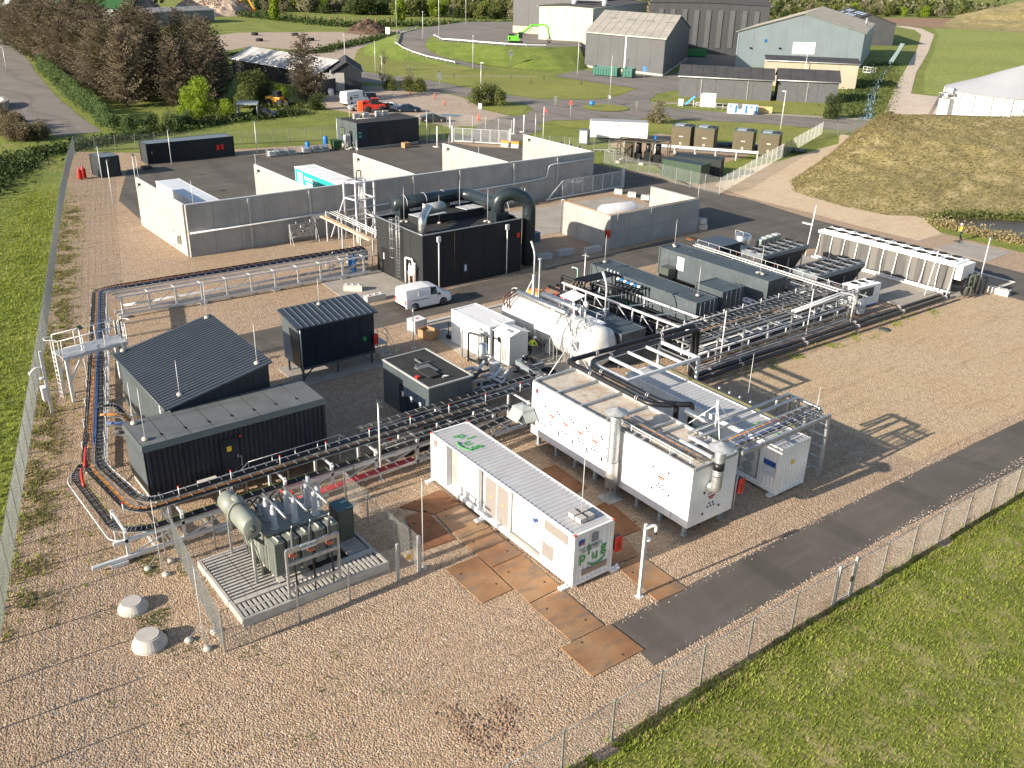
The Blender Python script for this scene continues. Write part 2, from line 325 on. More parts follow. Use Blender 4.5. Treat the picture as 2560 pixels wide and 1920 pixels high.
sheet('dirt_lot', [(-334.4,137.2),(-325.8,174.2),(-319.1,178),(-330,200),(-300,196),(-287.7,172.2),(-263,144.8),(-236,128.7),(-226,115),(-243.2,112.3),(-262,128),(-256,136.6),(-283.9,119.5),(-269.5,104.1),(-300,96)], .03, DIRT)
sheet('dirt_road', [(-250,42),(-247.2,44),(-178.8,29.5),(-169,33),(-156.6,34),(-158,41),(-170.8,41.7),(-200,44.6),(-246,51),(-268.6,54.9),(-350,66),(-420,84),(-560,120),(-560,108),(-420,74),(-350,56),(-262,44)], .03, ASPF)
sheet('gravel_track', [(-105.7,176),(-126.4,212.6),(-152.3,260.5),(-190,330),(-232.6,405.1),(-252,432),(-272.2,448),(-272.2,456),(-257.3,446.9),(-230.8,412.4),(-181.9,323.4),(-145.6,254.7),(-120.6,210.5),(-113.6,211.7),(-95,200),(-92,178)], .05, TRACK)
sheet('green_field', [(-143.4,255.2),(-118,211.8),(-111,212.7),(-70,215),(60,360),(100,620),(-226.7,485.5),(-258.3,459.4),(-229,412.5),(-179.9,323.4)], .06, FIELD)
sheet('ploughed_earth', [(-330,470),(-262,455),(-240,480),(-190,560),(-175,640),(-280,640)], .07, mat('bare brown earth',(.25,.15,.09),.95,var=.2,vs=.3))
sheet('ditch_water', [(-103.4,163.6),(-104.9,166.8),(-118,189),(-125.9,201.2),(-150.6,245.2),(-190.8,318.4),(-208.4,349.3),(-206.5,349.3),(-149,245.5),(-124.2,201.8),(-103,168)], .08, WATER)
m = M()
sheet('puddle', [(-146.6,95.6),(-146.9,98.2),(-145.2,100.6),(-143.2,100.3),(-143.4,98.2),(-144.6,96.3)], .05, WATER)
# the dry bank with the pond at its foot
def loftgrid(m, A, B, nu, nv, prof, amp):
    """grid between two equally indexed 3-D polylines, with relief"""
    from mathutils import noise as NZ
    def at(P, t):
        t *= len(P)-1; i = min(int(t), len(P)-2); f = t-i; return Vector(P[i]).lerp(Vector(P[i+1]), f)
    vs = []
    for i in range(nu+1):
        a = at(A, i/nu); b = at(B, i/nu)
        for j in range(nv+1):
            s = j/nv; p = a.lerp(b, s); p.z = a.z+(b.z-a.z)*prof(s)
            e = min(1, 4*s)*min(1, 4*(1-s)+.3); q = Vector((p.x*.09,p.y*.09,0))
            p.z += amp*e*(NZ.noise(q)*1.1+.45*NZ.noise(q*4)+.25*NZ.noise(q*11)); vs.append(p)
    m.add(vs, [(i*(nv+1)+j,(i+1)*(nv+1)+j,(i+1)*(nv+1)+j+1,i*(nv+1)+j+1) for i in range(nu) for j in range(nv)], True)
foot = [(-97,153,0),(-91,143,0),(-88,136,0),(-80,117,0),(-76,107,0),(-71.5,102,0),(-64,100.8,0),(-58,101.8,0),(-53.6,106.5,0),(-48.5,113.5,0),(-38,121,0),(-18,133,0)]
crest = [(-90,150,2.5),(-84,142,5),(-80.5,136,6.4),(-78.5,131,7),(-77.5,130,7),(-76,131.5,7),(-73.5,136,7),(-69,141.5,7),(-65.3,146.2,7),(-56,157,7),(-44,170,7),(-20,190,7)]
m = M(); loftgrid(m, foot, crest, 160, 60, lambda s: s*s*(3-2*s)*.35+.65*s, .55); MOUND = m.build('hill', DRY, kind='structure')
back = [(-93,158,0),(-90,156,0),(-88,154,0),(-86,152,0),(-85,153,0),(-82,158,0),(-78,163,0),(-73,168,0),(-69,172,0),(-60,184,0),(-48,198,0),(-20,215,0)]
m = M(); loftgrid(m, crest, back, 80, 12, lambda s: s, .2); m.build('hill', DRY, kind='structure')
sheet('pond', [(-53.2,103.6),(-53,106.6),(-51.6,109.3),(-48,113),(-42,118),(-20,131),(-14,120),(-30,110),(-38,106),(-43.4,103.4),(-48.1,102.9)], .03, mat('pond bank reflection',(.06,.045,.022),.35,var=.3,vs=.3))  # base colour carries the brown reflection of the bank
sheet('sandy_ground', [(-96,147),(-90,138),(-88.5,130),(-86,118),(-84,104),(-80,96),(-73,94.3),(-64.6,94.6),(-57,94.2),(-50,94.4),(-50,99.3),(-53.5,102.4),(-55.5,104.8),(-58.2,101.6),(-64,100.9),(-71.5,102.1),(-76,107),(-80,117),(-88,136),(-92,146)], .025, SAND)
# dry hill behind the field
m = M(); loftgrid(m, [(-262,470,0),(-250,462,0),(-222,470,0),(-150,480,0),(-40,520,0)], [(-300,560,2),(-275,575,10),(-235,590,22),(-150,620,34),(-30,640,40)], 60, 24, lambda s: s*s*(3-2*s), 1.6); m.build('hill', DRY, kind='structure')
# raised yard of the sorting hall with its grass slopes and the curved ramp road
SLOPE = grass_mat('steep slope grass', (.1,.16,.016), (.17,.235,.028), (.25,.3,.045), .22, 3, (.2,.17,.06), .66)
T = 4.0
plat = [(-238,158.5,T),(-233.5,161.3,T),(-226,163.4,T),(-218.5,166.5,T),(-213.7,170.5,T),(-210.5,175,T),(-209.6,180,T),(-209,187,T),(-246,216,T),(-300,236,T),(-306,215,T),(-284,181,T),(-268,168.5,T),(-250,164,T)]
sheet('raised_yard', plat, T, ASPF)
m = M(); loftgrid(m, [(-230.4,151.2,1.3),(-224.4,151.4,.8),(-213.4,154.1,.2),(-205,157.5,0),(-196.7,161.8,0),(-191,165,0),(-190,170,0),(-195,177,0)], [(-237.9,158.4,T),(-233.4,161.2,T),(-226,163.3,T),(-218.5,166.4,T),(-213.7,170.4,T),(-210.4,175,T),(-209.5,180,T),(-209,186,T)], 60, 12, lambda s: s, .12); m.build('grass_slope', SLOPE, kind='structure')
inner = [(-206,152,.02),(-213.4,153.2,.25),(-224.4,151.2,.8),(-230.4,151.2,1.4),(-236.8,152.2,2.6),(-242.4,156,3.4),(-252,164,T),(-265.4,173.2,T+.02),(-284,190,T+.02)]
outer = [(-206.5,148.4,.02),(-214.7,148,.25),(-226.1,146.5,.8),(-232.4,145.8,1.5),(-238.4,146.4,2.1),(-243.8,147.2,3),(-249,150.8,T),(-266,161.6,T+.02),(-284,180.6,T+.02)]
foot2 = [(-206.5,147.5,0),(-214.7,145.8,0),(-226,143,0),(-233,140,0),(-240,139,0),(-248,139,0),(-256,143,0),(-272,152,0),(-295,172,0)]
m = M(); loftgrid(m, outer, inner, 50, 4, lambda s: s, 0); m.build('ramp_road', ASPF, kind='structure')
m = M(); loftgrid(m, foot2, outer, 60, 10, lambda s: s, .1); m.build('grass_slope', SLOPE, kind='structure')
m = M(); loftgrid(m, inner[3:7], [(-230.4,151.2,1.3),(-237.9,158.4,T),(-238,158.5,T),(-250,164,T)], 10, 4, lambda s: s, 0); m.build('grass_slope', SLOPE, kind='structure')
# ---------------- generic makers ----------------
def container(name, label, cat, loc, rz, L, W, H, mt, doors=None, group=None, sides=(0,1), ends=(0,1), roof=True, fmat=None, rmat=None):
    t = thing(name, label, cat, loc, rz, group); f = M(); p = .13; fm = fmat or mt
    for x in (0, L-p):
        for y in (0, W-p): f.box(x,x+p,y,y+p,0,H)
        f.box(x,x+p,p,W-p,0,.16).box(x,x+p,p,W-p,H-.11,H-.002)
    for y in (0, W-.07): f.box(p,L-p,y,y+.07,0,.16).box(p,L-p,y,y+.07,H-.07,H-.002)
    for x in (-.01, L-.16):
        for y in (-.01, W-.16): f.box(x,x+.17,y,y+.17,-.01,.11).box(x,x+.17,y,y+.17,H-.11,H+.01)
    f.box(.1,L-.1,.1,W-.1,.1,.14)
    f.build('frame', fm, t)
    if 0 in sides: M().corr((p,.03,.16),(1,0,0),L-2*p,(0,0,1),H-.23,(0,-1,0)).build('side_panel', mt, t)
    if 1 in sides: M().corr((p,W-.03,.16),(1,0,0),L-2*p,(0,0,1),H-.23,(0,1,0)).build('side_panel', mt, t)
    for e in ends:
        x = .03 if e == 0 else L-.03; s = -1 if e == 0 else 1
        if doors == e:
            for k in (0,1):
                y0 = p+k*(W/2-p); d = M().box(x-.02,x+.02,y0+.01,y0+W/2-p-.01,.17,H-.12)
                for q in range(4): d.box(x+s*.02,x+s*.035,y0+.08,y0+W/2-p-.08,.3+q*(H-.5)/4,.3+(q+.78)*(H-.5)/4)
                d = d.build('door', mt, t)
                for q in (.3,.72):
                    yy = y0+q*(W/2-p); M().tube([(x+s*.06,yy,.14),(x+s*.06,yy,H-.08)],.018,5).bar((x+s*.07,yy,1.1),(x+s*.07,yy+.35,1.0),.03).build('lock_rod', GALV2, d)
        else: M().corr((x,p,.16),(0,1,0),W-2*p,(0,0,1),H-.27,(s,0,0)).build('end_panel', mt, t)
    if roof: M().corr((p,.07,H-.012),(1,0,0),L-2*p,(0,1,0),W-.14,(0,0,1),pitch=.3,d=.05).build('roof_panel', rmat or mt, t)
    return t
def mast(loc, h, label, kind=0, group='lightning masts'):
    """thin lightning rod on concrete block(s)"""
    t = thing('lightning_mast', label, 'mast', loc, random.random()*6, group)
    M().tube([(0,0,.1),(0,0,h*.62),(0,0,h)],[.022,.02,.009],6).build('rod', STEELW, t)
    if kind == 0: M().lathe([(.0,0),(.17,0),(.17,.06),(.15,.13),(0,.13)],(0,0,0),14).build('base_block', CONC2, t)
    elif kind == 1:
        for s in (-1,1): M().lathe([(.0,0),(.17,0),(.17,.06),(.15,.12),(0,.12)],(s*.24,0,0),14).build('base_block', CONC2, t)
        M().bar((-.24,0,.14),(.24,0,.14),.04).build('cross_bar', GALV, t)
    else:
        for k in range(3):
            a = k*2*PI/3+.4; c,s = math.cos(a),math.sin(a)
            M().lathe([(0,0),(.18,0),(.18,.07),(.15,.13),(0,.13)],(c*.62,s*.62,0),14).build('base_block', CONC2, t)
            M().bar((c*.62,s*.62,.13),(0,0,.95),.03).build('brace', GALV, t)
    return t
def lamp(loc, h, label, ang=0, heads=1, group='floodlight poles'):
    t = thing('floodlight_pole', label, 'lamp', loc, ang, group)
    M().tube([(0,0,0),(0,0,h*.5),(0,0,h)],[.055,.045,.04],8).build('pole', STEELW, t)
    M().box(-.16,.16,-.16,.16,0,.03).build('base_plate', GALV, t)
    M().bar((0,-.3,h-.1),(0,.3,h-.1),.05).build('cross_arm', GALV, t)
    for k in range(heads):
        y = (-.25,.25)[k] if heads == 2 else 0
        hd = M().add([(-.02,y-.16,h+.02),(.2,y-.16,h-.1),(.2,y+.16,h-.1),(-.02,y+.16,h+.02),(-.02,y-.16,h+.12),(.22,y-.16,h),(.22,y+.16,h),(-.02,y+.16,h+.12)],[(0,3,2,1),(4,5,6,7),(0,1,5,4),(1,2,6,5),(2,3,7,6),(3,0,4,7)]).build('lamp_head', TRAFD, t)
        M().add([(0,y-.13,h+.0),(.18,y-.13,h-.1),(.18,y+.13,h-.1),(0,y+.13,h+.0)],[(0,3,2,1)]).build('lens', CERAM, hd)
    return t
def railing(m, pts, h=1.05, r=.024, kn=True):
    for a,b in zip(pts, pts[1:]):
        a = Vector(a); b = Vector(b); n = max(1,round((b-a).length/1.3)); z = Vector((0,0,1))
        m.tube([a+z*h,b+z*h],r,6)
        if kn: m.tube([a+z*h*.52,b+z*h*.52],r*.8,6)
        for i in range(n+1): q = a.lerp(b,i/n); m.tube([q,q+z*h],r,6)
    return m
def offset_line(pts, w):
    P = [Vector(p) for p in pts]; out = []
    for i,p in enumerate(P):
        a = (P[i]-P[i-1]) if i else (P[1]-P[0]); b = (P[i+1]-P[i]) if i < len(P)-1 else a
        a = Vector((a.x,a.y,0)); b = Vector((b.x,b.y,0))
        if a.length < 1e-3: a = b
        if b.length < 1e-3: b = a
        a.normalize(); b.normalize(); t = (a+b).normalized(); k = 1/max(.5,t.dot(a)); out.append(p+Vector((t.y,-t.x,0))*(w*k))
    return out
def wb(m, name, mt, tr, root, kind=None):
    iv = root.matrix_basis.inverted(); m.v = [tuple(iv @ Vector(p)) for p in m.v]; return m.build(name, mt, tr, kind=kind)
def tray(par, pts, w=.5, cables=(), rung=.3, rail=.08, name='cable_tray', mt=None, world=False):
    """cable ladder: two side rails, rungs and the cables lying on it"""
    mt = mt or GALV; m = M()
    for s in (-1,1):
        o = offset_line(pts, s*w/2)
        for a,b in zip(o,o[1:]): m.bar(a,b,.022,rail)
    tr = m.build(name, mt, par, world); m = M(); A = offset_line(pts,-w/2); B = offset_line(pts,w/2)
    for i in range(len(A)-1):
        L = (Vector(pts[i+1])-Vector(pts[i])).length; n = max(1,round(L/rung))
        for k in range(n): a = A[i].lerp(A[i+1],(k+.5)/n); b = B[i].lerp(B[i+1],(k+.5)/n); m.bar(a,b,.03,.02)
    for i in range(len(A)-1):
        L = (Vector(pts[i+1])-Vector(pts[i])).length; n = max(1,round(L/.62)) if cables else 0
        for k in range(n): u_ = Vector((0,0,.1)); a = A[i].lerp(A[i+1],(k+.3)/n)+u_; b = B[i].lerp(B[i+1],(k+.3)/n)+u_; m.bar(a.lerp(b,.06),a.lerp(b,.94),.035,.02)
    m.build('rungs', mt, tr, kind='stuff') if not world else wb(m,'rungs',mt,tr,par,'stuff')
    for (o, r, cm, k) in cables:
        m = M()
        for j in range(k):
            q = [Vector(p)+Vector((random.uniform(-.02,.02),random.uniform(-.02,.02),r+.02+random.uniform(0,.03))) for p in offset_line(pts, o+(j-(k-1)/2)*r*2.15)]
            m.tube(q, r*random.uniform(.85,1.1), 5)
        m.build('cable', cm, tr) if not world else wb(m,'cable',cm,tr,par)
    return tr
def aircon(loc, rz, label, s=1., fans=1, par=None):
    if par is None: t = thing('heat_pump', label, 'air conditioner', loc, rz, 'outdoor fan units')
    else: t = None
    W_, D, H = 1.0*s, .36*s, (.85 if fans == 1 else 1.4)*s
    def X(m, n, mt, p):
        if par is not None: m.v = [(loc[0]+v[0]*math.cos(rz)-v[1]*math.sin(rz), loc[1]+v[0]*math.sin(rz)+v[1]*math.cos(rz), loc[2]+v[2]) for v in m.v]
        return m.build(n, mt, p)
    b = X(M().box(-W_/2,W_/2,-D,0,0.06,H), 'fan_unit' if par is not None else 'casing', mat('cream enamel',(.6,.58,.53),.4,var=.04,dirt=.2,dcol=(.4,.37,.3)), par or t)
    for k in range(fans):
        z = H*(.5 if fans == 1 else .27+.46*k); r = .29*s
        X(M().lathe([(r,0),(r+.03,0),(r+.03,.02),(r,.02)],(-.12*s if fans==1 else 0,-D-.001,z),18,(0,-1,0)), 'fan_ring', GALV2, b)
        X(M().lathe([(0,0),(r,0),(r,.006),(0,.006)],(-.12*s if fans==1 else 0,-D-.001,z),18,(0,-1,0)), 'fan_grille', mat('dark fan grille',(.06,.06,.065),.6,var=.3,vs=12), b)
    return t or b
def fan(par, c, r=.42, h=.16, mt=None, ring=None):
    o = M().lathe([(r+.05,0),(r+.035,h),(r+.005,h)],c,20,cap=False).build('fan_ring', ring or WHITE2, par); M().lathe([(r+.004,h-.005),(r-.01,.0)],c,20,cap=False).build('fan_shroud', BLKR, o)
    m = M().lathe([(0,.03),(.1,.03),(.1,.1),(0,.1)],c,10)
    for k in range(5):
        a = k*2*PI/5+c[0]; d = Vector((math.cos(a),math.sin(a),0)); e = Vector((-d.y,d.x,0)); q = Vector(c)+Vector((0,0,.07))
        m.add([q+d*.09-e*.05,q+d*(r-.03)-e*.16+Vector((0,0,.03)),q+d*(r-.03)+e*.12-Vector((0,0,.02)),q+d*.09+e*.05],[(0,1,2,3)])
    m.build('fan_blades', BLK, o)
    M().lathe([(0,0),(r,0),(r,.012),(0,.012)],(c[0],c[1],c[2]-.0),18).build('fan_well', BLKR, o)
    return o
def firebox(par, c, d=(.3,.34,.78)):
    o = M().cb((c[0]-.1,c[1],c[2]),(.2,d[1],d[2])).build('fire_cabinet', BLK, par); M().cb((c[0]+.05,c[1],c[2]),(.1,d[1]+.04,d[2]+.04)).build('red_door', RED, o); M().cb((c[0]+.105,c[1],c[2]-.1),(.012,d[1]*.5,d[2]*.4)).build('window_plate', mat('dark red plate',(.3,.02,.02),.4), o); return o
# ---------------- white power container with the green lettering ----------------
GTXT = mat('green print',(.04,.3,.06),.5); DKT = mat('dark print',(.03,.04,.08),.5); REDT = mat('red print',(.6,.1,.05),.5); BLUT = mat('blue print',(.03,.07,.3),.5)
def logo(par, o, ux, uy, nz, rot, s):
    o = Vector(o); ux = Vector(ux); uy = Vector(uy); nz = Vector(nz)
    for ch, x, y in (('p',-.95,-.05),('l',-.42,.3),('u',.12,-.2),('g',.85,.12)):
        text(ch, 1.1*s, par, o+ux*(x*s)+uy*(y*s)+nz*.012, rot, GTXT, 'green_letter', .006, .012*s)
    m = M(); pr = [o+ux*(s*(.2+.95*math.cos(a)))+uy*(s*(-.1+.85*math.sin(a)))+nz*.016 for a in [(-.18-.56*k/10)*PI for k in range(11)]]
    m.tube(pr,.06*s,4); m.build('green_smile', GTXT, par)
t = container('power_container','long white shipping container with green plug lettering on its roof and end wall','container',(-38.07,24.47,.16),math.radians(-.91),12.19,2.44,2.81,WHITE,sides=(1,),ends=(0,1),rmat=ROOFW)
M().box(.13,1.5,0,.05,.16,2.74).build('side_panel', WHITE, t); M().box(9.75,12.06,0,.05,.16,2.74).build('side_panel', WHITE, t); M().box(1.56,2.3,.36,.41,.22,2.7).build('inner_panel', mat('grey inner panel',(.3,.3,.29),.6), t); M().box(7.32,9.7,.02,.3,.16,.36).build('ledge', mat('grey inner panel',(.3,.3,.29),.6), t)
M().box(1.5,9.75,.42,.46,.16,2.74).box(1.5,1.54,.02,.42,.16,2.74).box(9.71,9.75,.02,.42,.16,2.74).box(1.54,9.71,.02,.42,.16,.2).build('recessed_wall', WHITE2, t)
M().box(2.35,4.45,.2,.3,.25,2.6).build('sliding_panel', WHITE, t); M().box(7.35,9.6,.14,.3,.42,2.6).build('sliding_panel', WHITE, t)
for x in (4.5,7.2): M().box(x,x+.1,.01,.12,.16,2.72).build('post', WHITE, t)
MESHM = mat('fine grey grille',(.3,.28,.27),.6,.3,.2,30)
for k in range(2):
    d = M().box(4.95+k*1.03,5.92+k*1.03,.2,.24,.3,2.45).build('mesh_door', MESHM, t)
    M().box(4.92+k*1.03,4.96+k*1.03,.17,.26,.25,2.5).box(5.92+k*1.03,5.95+k*1.03,.17,.26,.25,2.5).box(4.96+k*1.03,5.92+k*1.03,.17,.26,2.45,2.5).build('door_frame', WHITE2, d)
    M().lathe([(0,0),(.09,0),(.09,.01),(0,.01)],(5.45+k*1.0,.195,1.4),3,(0,-1,0),False).build('warning_sign', YEL, d)
M().box(7.02,7.18,.1,.3,.3,2.5).build('cable_box', GALV2, t)
for a,b,c,e in ((10.0,11.75,2.05,2.6),(9.9,10.75,.55,1.35),(.32,.68,2.15,2.6)):
    g = M().box(a,b,-.012,0,c,e); n = int((e-c)/.09)
    for k in range(n): g.box(a+.03,b-.03,-.03,-.012,c+.03+k*(e-c)/n,c+.07+k*(e-c)/n)
    g.build('vent_grille', MESHM, t)
M().box(.6,2.2,-.02,0,.55,.62).build('bottom_rail', WHITE, t) if 0 else None
for x,y in ((.2,-.25),(5.0,-.25),(11.9,-.3),(12.15,2.6),(.2,2.6)): M().box(x-.14,x+.14,y-.2,y+.35,-.15,-.03).bar((x,y,-.05),(x,y+.3,.12),.08).build('foot', WHITE2, t)
logo(t,(2.1,1.22,2.8),(1,0,0),(0,1,0),(0,0,1),(0,0,0),.82)
logo(t,(12.19,1.22,1.5),(0,1,0),(0,0,1),(1,0,0),(PI/2,0,PI/2),.72)
M().box(12.16,12.2,.55,2.1,.42,.72).build('stiffener_strip', mat('brown tape',(.3,.24,.2),.6), t)
M().box(12.16,12.2,1.05,1.45,2.1,2.55).build('vent_grille', mat('grey plate',(.22,.24,.27),.5), t)
M().box(12.165,12.195,.28,.62,2.15,2.42).build('sticker', BLUT, t); M().box(12.197,12.2,.4,.62,2.17,2.25).build('sticker', REDT, t); M().box(9.15,9.4,-.01,.0,2.0,2.22).build('sticker', BLUT, t)
for k,(x,y) in enumerate(((.9,1.9),(1.0,1.75))): text('OBG7 2208 5 42G1', .14, t, (12.195,x,y), (PI/2,0,PI/2), DKT)
for k in range(3): M().box(12.19,12.196,.8,1.7,1.98-k*.07,1.995-k*.07).build('print_line', DKT, t)
firebox(t,(12.22,2.72,1.4),(.3,.34,.75))
for x in (.05,12.14):
    for y in (.05,2.39): M().cb((x,y,2.79),(.13,.13,.075)).build('corner_mark', REDT, t)
for k in range(4):
    x,y = (-.2,.2)[k%2],(-.2,.2)[k//2]
mp = thing('lightning_mast','thin mast standing on four strapped concrete blocks on the roof with plug lettering','mast',(-26.9,25.55,2.99),0,'lightning masts')
M().tube([(0,0,.1),(0,0,2.3),(0,0,3.9)],[.02,.018,.008],6).build('rod', STEELW, mp)
for k in range(4): x,y = (-.23,.23)[k%2],(-.23,.23)[k//2]; M().box(x-.2,x+.2,y-.2,y+.2,0,.22).build('base_block', CONC2, mp)
M().box(-.02,.02,-.46,.46,.22,.235).box(-.46,.46,-.02,.02,.235,.25).build('strap', BLK, mp)
# ---------------- tall white enclosure with exhaust stacks ----------------
t = thing('process_enclosure','tall white enclosure on short legs with two capped metal exhaust stacks','enclosure',(-38.34,31.79,.7),math.radians(-.7)); L,W,H = 12.75,3.34,3.3
w2 = M(); w2.box(0,7.35,0,.06,0,H-.02); w2.build('side_wall', WHITE, t); M().box(7.75,L,0,.06,0,H-.02).box(7.35,7.75,.12,.18,0,H-.02).build('side_wall', WHITE, t)
M().box(0,.06,.06,W,0,H-.02).box(L-.06,L,.06,W,0,H-.02).box(.06,L-.06,W-.06,W,0,H-.02).box(.06,L-.06,.06,W-.06,0,.08).build('end_wall', WHITE, t)
f = M(); 
for y in (.02,W-.12): f.box(0,L,y,y+.1,H-.02,H+.12)
for x in (0,2.05,4.1,6.2,8.3,8.95,10.9,L-.1): f.box(x,x+.12,.12,W-.12,H-.06,H+.13)
f.build('roof_beam', GALV2, t)
m_,n_,b_ = nodes('rust stained roof sheet',.8); co = coords(n_)
cc = mix(n_, ramp(n_, noise(n_,co,.7,6,.6),[(.35,(.42,.39,.34)),(.65,(.6,.54,.45))]), (.4,.2,.06), ramp(n_, noise(n_,co,1.7,7,.75),[(.5,(0,0,0)),(.66,(.85,)*3)]))
cc = mix(n_, cc, (.1,.07,.045), ramp(n_, noise(n_,co,.6,8,.8),[(.55,(0,0,0)),(.66,(.85,)*3)])); n_.links.new(cc, b_.inputs['Base Color'])
for a,b in ((.14,2.03),(2.19,4.08),(4.24,6.18),(6.34,8.28),(8.44,8.93),(9.09,10.88),(11.04,L-.12)): M().box(a,b,.14,W-.14,H-.12,H-.05).build('roof_panel', m_, t)
for k in range(8):
    x = .45+k*1.7
    for y in (.3,W-.3): M().box(x-.13,x+.13,y-.15,y+.15,-.7,-.66).box(x-.09,x+.09,y-.1,y-.07,-.66,0).box(x-.09,x+.09,y+.07,y+.1,-.66,0).box(x-.02,x+.02,y-.07,y+.07,-.66,0).build('support_leg', GALV2, t)
M().tube([(.2,.5,-.3),(L-.2,.5,-.3)],.05,6).tube([(.2,.75,-.25),(L-.2,.75,-.25)],.05,6).tube([(.2,1.2,-.3),(L-.2,1.2,-.3)],.06,6).build('floor_pipe', BLK, t)
def symbols(par, o, ux, s=1.):
    o = Vector(o); ux = Vector(ux); z = Vector((0,0,1)); nz = ux.cross(z)
    m = M()
    def dot(x, y, r, col): m.k = col; m.lathe([(r*.3,0),(r,0),(r,.006),(r*.3,.006)], o+ux*x*s+z*y*s+nz*.003, 7, nz, False)
    def q_(x0,x1,y0,y1,col): m.k = col; m.add([o+ux*x0*s+z*y0*s+nz*.004,o+ux*x1*s+z*y0*s+nz*.004,o+ux*x1*s+z*y1*s+nz*.004,o+ux*x0*s+z*y1*s+nz*.004],[(0,1,2,3)])
    for k in range(4): q_(-.19+k*.11,-.13+k*.11,.26,.33,0)
    q_(-.17,.17,.13,.2,0); q_(-.1,.1,.06,.11,0)
    for x,y in ((-.08,-.1),(.09,-.1),(-.15,-.22),(0,-.22),(.15,-.22)): dot(x,y,.068,1)
    m.build('printed_symbols', [mat('faded red print',(.42,.03,.015),.6), mat('faded blue print',(.02,.035,.12),.6)], par)
    for a,b in ((-.4,.42),(.34,.5),(-.38,-.42),(.42,-.34)): M().cb(o+ux*(a*s)+z*(b*s)+nz*.02,(.07*abs(ux.x)+.03,.07*abs(ux.y)+.03,.11)).build('latch', BLK, par)
for x in (1.9,3.15,4.4,5.65,6.85): symbols(t,(x,0,1.6),(1,0,0),1.5)
symbols(t,(10.7,0,1.75),(1,0,0),1.5); symbols(t,(L+.02,1.6,1.15),(0,1,0),1.5)
M().box(.35,.6,-.012,0,2.75,3.05).build('dark_emblem', mat('purple grey print',(.12,.06,.09),.5), t)
M().box(L,L+.015,.9,2.3,.35,1.95).build('inspection_panel', WHITE, t); M().box(11.6,11.63,-.01,0,.1,2.2).build('panel_seam', GALV2, t)
# intake hood at the left end
v = M(); v.box(-.7,.35,-.95,-.1,.9,1.75); v.add([(-.7,-.95,1.75),(.35,-.95,1.75),(.35,-.1,1.75),(-.7,-.1,1.75),(-.17,-.52,1.9)],[(0,1,4),(1,2,4),(2,3,4),(3,0,4)]); v.build('intake_hood', mat('hood grey',(.3,.34,.34),.5), t)
for q in (((-.7,-1.35,1.15),(.35,-1.35,1.15),(.35,-.95,1.6),(-.7,-.95,1.6)),((.75,-.95,1.15),(.75,-.1,1.15),(.35,-.1,1.6),(.35,-.95,1.6))): M().add(list(q)+[(a[0],a[1],a[2]-.04) for a in q],[(0,1,2,3),(7,6,5,4),(0,4,5,1),(1,5,6,2),(2,6,7,3),(3,7,4,0)]).build('hood_flap', mat('hood grey',(.3,.34,.34),.5), t)
# exhaust stacks
def ribs(z0, z1, r, st=.11): 
    pr = [(r,z0)]; z = z0
    while z < z1-st: pr += [(r,z+st*.6),(r+.013,z+st*.7),(r+.013,z+st*.85),(r,z+st)]; z += st
    pr.append((r,z1)); return pr
s = M().lathe(ribs(1.6,4.35,.29),(7.55,-.42,0),24).build('exhaust_stack', GALV, t)
M().lathe([(.33,.1),(.33,1.6),(0,1.6)],(7.55,-.42,0),24).build('stack_base', mat('plain zinc',(.5,.49,.47),.4,.6,.12,2), s)
M().lathe([(.62,4.55),(.0,4.82)],(7.55,-.42,0),28,smooth=False).build('rain_cap', GALV2, s)
mm = M(); mm.lathe([(.31,4.33),(.31,4.38)],(7.55,-.42,0),20)
for k in range(6): a = k*PI/3; mm.bar((7.55+.28*math.cos(a),-.42+.28*math.sin(a),4.36),(7.55+.3*math.cos(a),-.42+.3*math.sin(a),4.6),.04)
mm.build('cap_bracket', BLK, s)
for x,y in ((7.35,-.6),(7.75,-.6),(7.35,-.25),(7.75,-.25)): M().bar((x,y,-.68),(x,y,.12),.06).build('stack_leg', GALV, s)
M().box(7.05,8.1,-.95,.1,-.7,-.64).build('foot_slab', CONC2, s)
s = M().tube(bend([(L-.02,1.35,2.1),(L+.42,1.35,2.1),(L+.42,1.35,2.9)],.42,7),.27,20,False).build('exhaust_stack', GALV, t)
M().lathe(ribs(2.85,3.2,.27),(L+.42,1.35,0),20).build('duct_section', GALV, s); M().lathe([(.28,3.2),(.28,3.6)],(L+.42,1.35,0),20).build('black_sleeve', BLK, s)
M().lathe(ribs(3.6,4.25,.27),(L+.42,1.35,0),20).build('duct_section', GALV, s); M().lathe([(.66,4.42),(0,4.74)],(L+.42,1.35,0),24,smooth=False).build('rain_cap', GALV2, s)
mm = M()
for k in range(6): a = k*PI/3; mm.bar((L+.42+.26*math.cos(a),1.35+.26*math.sin(a),4.2),(L+.42+.26*math.cos(a),1.35+.26*math.sin(a),4.48),.03)
mm.build('cap_bracket', BLK, s)
firebox(t,(L+.12,W+.36,1.35),(.3,.34,.8)); M().tube([(L+.05,W+.1,2),(L+.05,W+.1,-.1)],.04,6).build('downpipe', GALV, t)
# cable ladder and rails lying on the enclosure roof
rk = thing('roof_cable_ladder','cable ladder with thin rails lying on the right part of the white enclosure roof','cable ladder',(-38.34,31.79,.7),math.radians(-.7))
tray(rk,[(6.5,.75,H+.3),(12.3,.75,H+.3)],.6,[(-.15,.02,ORANGE,1),(.1,.02,BLK,2)],.28); m = M()
for y in (.35,): m.tube([(6.3,y,H+.42),(12.4,y,H+.42)],.025,6); m.tube([(6.3,y,H+.25),(12.4,y,H+.25)],.02,6)
for k in range(5): m.bar((6.6+k*1.4,.35,H+.1),(6.6+k*1.4,.35,H+.45),.04)
m.build('guard_rail', STEELW, rk)
for y in (1.5,2.2): M().box(10.3,12.5,y,y+.16,H+.14,H+.26).build('channel', STEELW, rk)
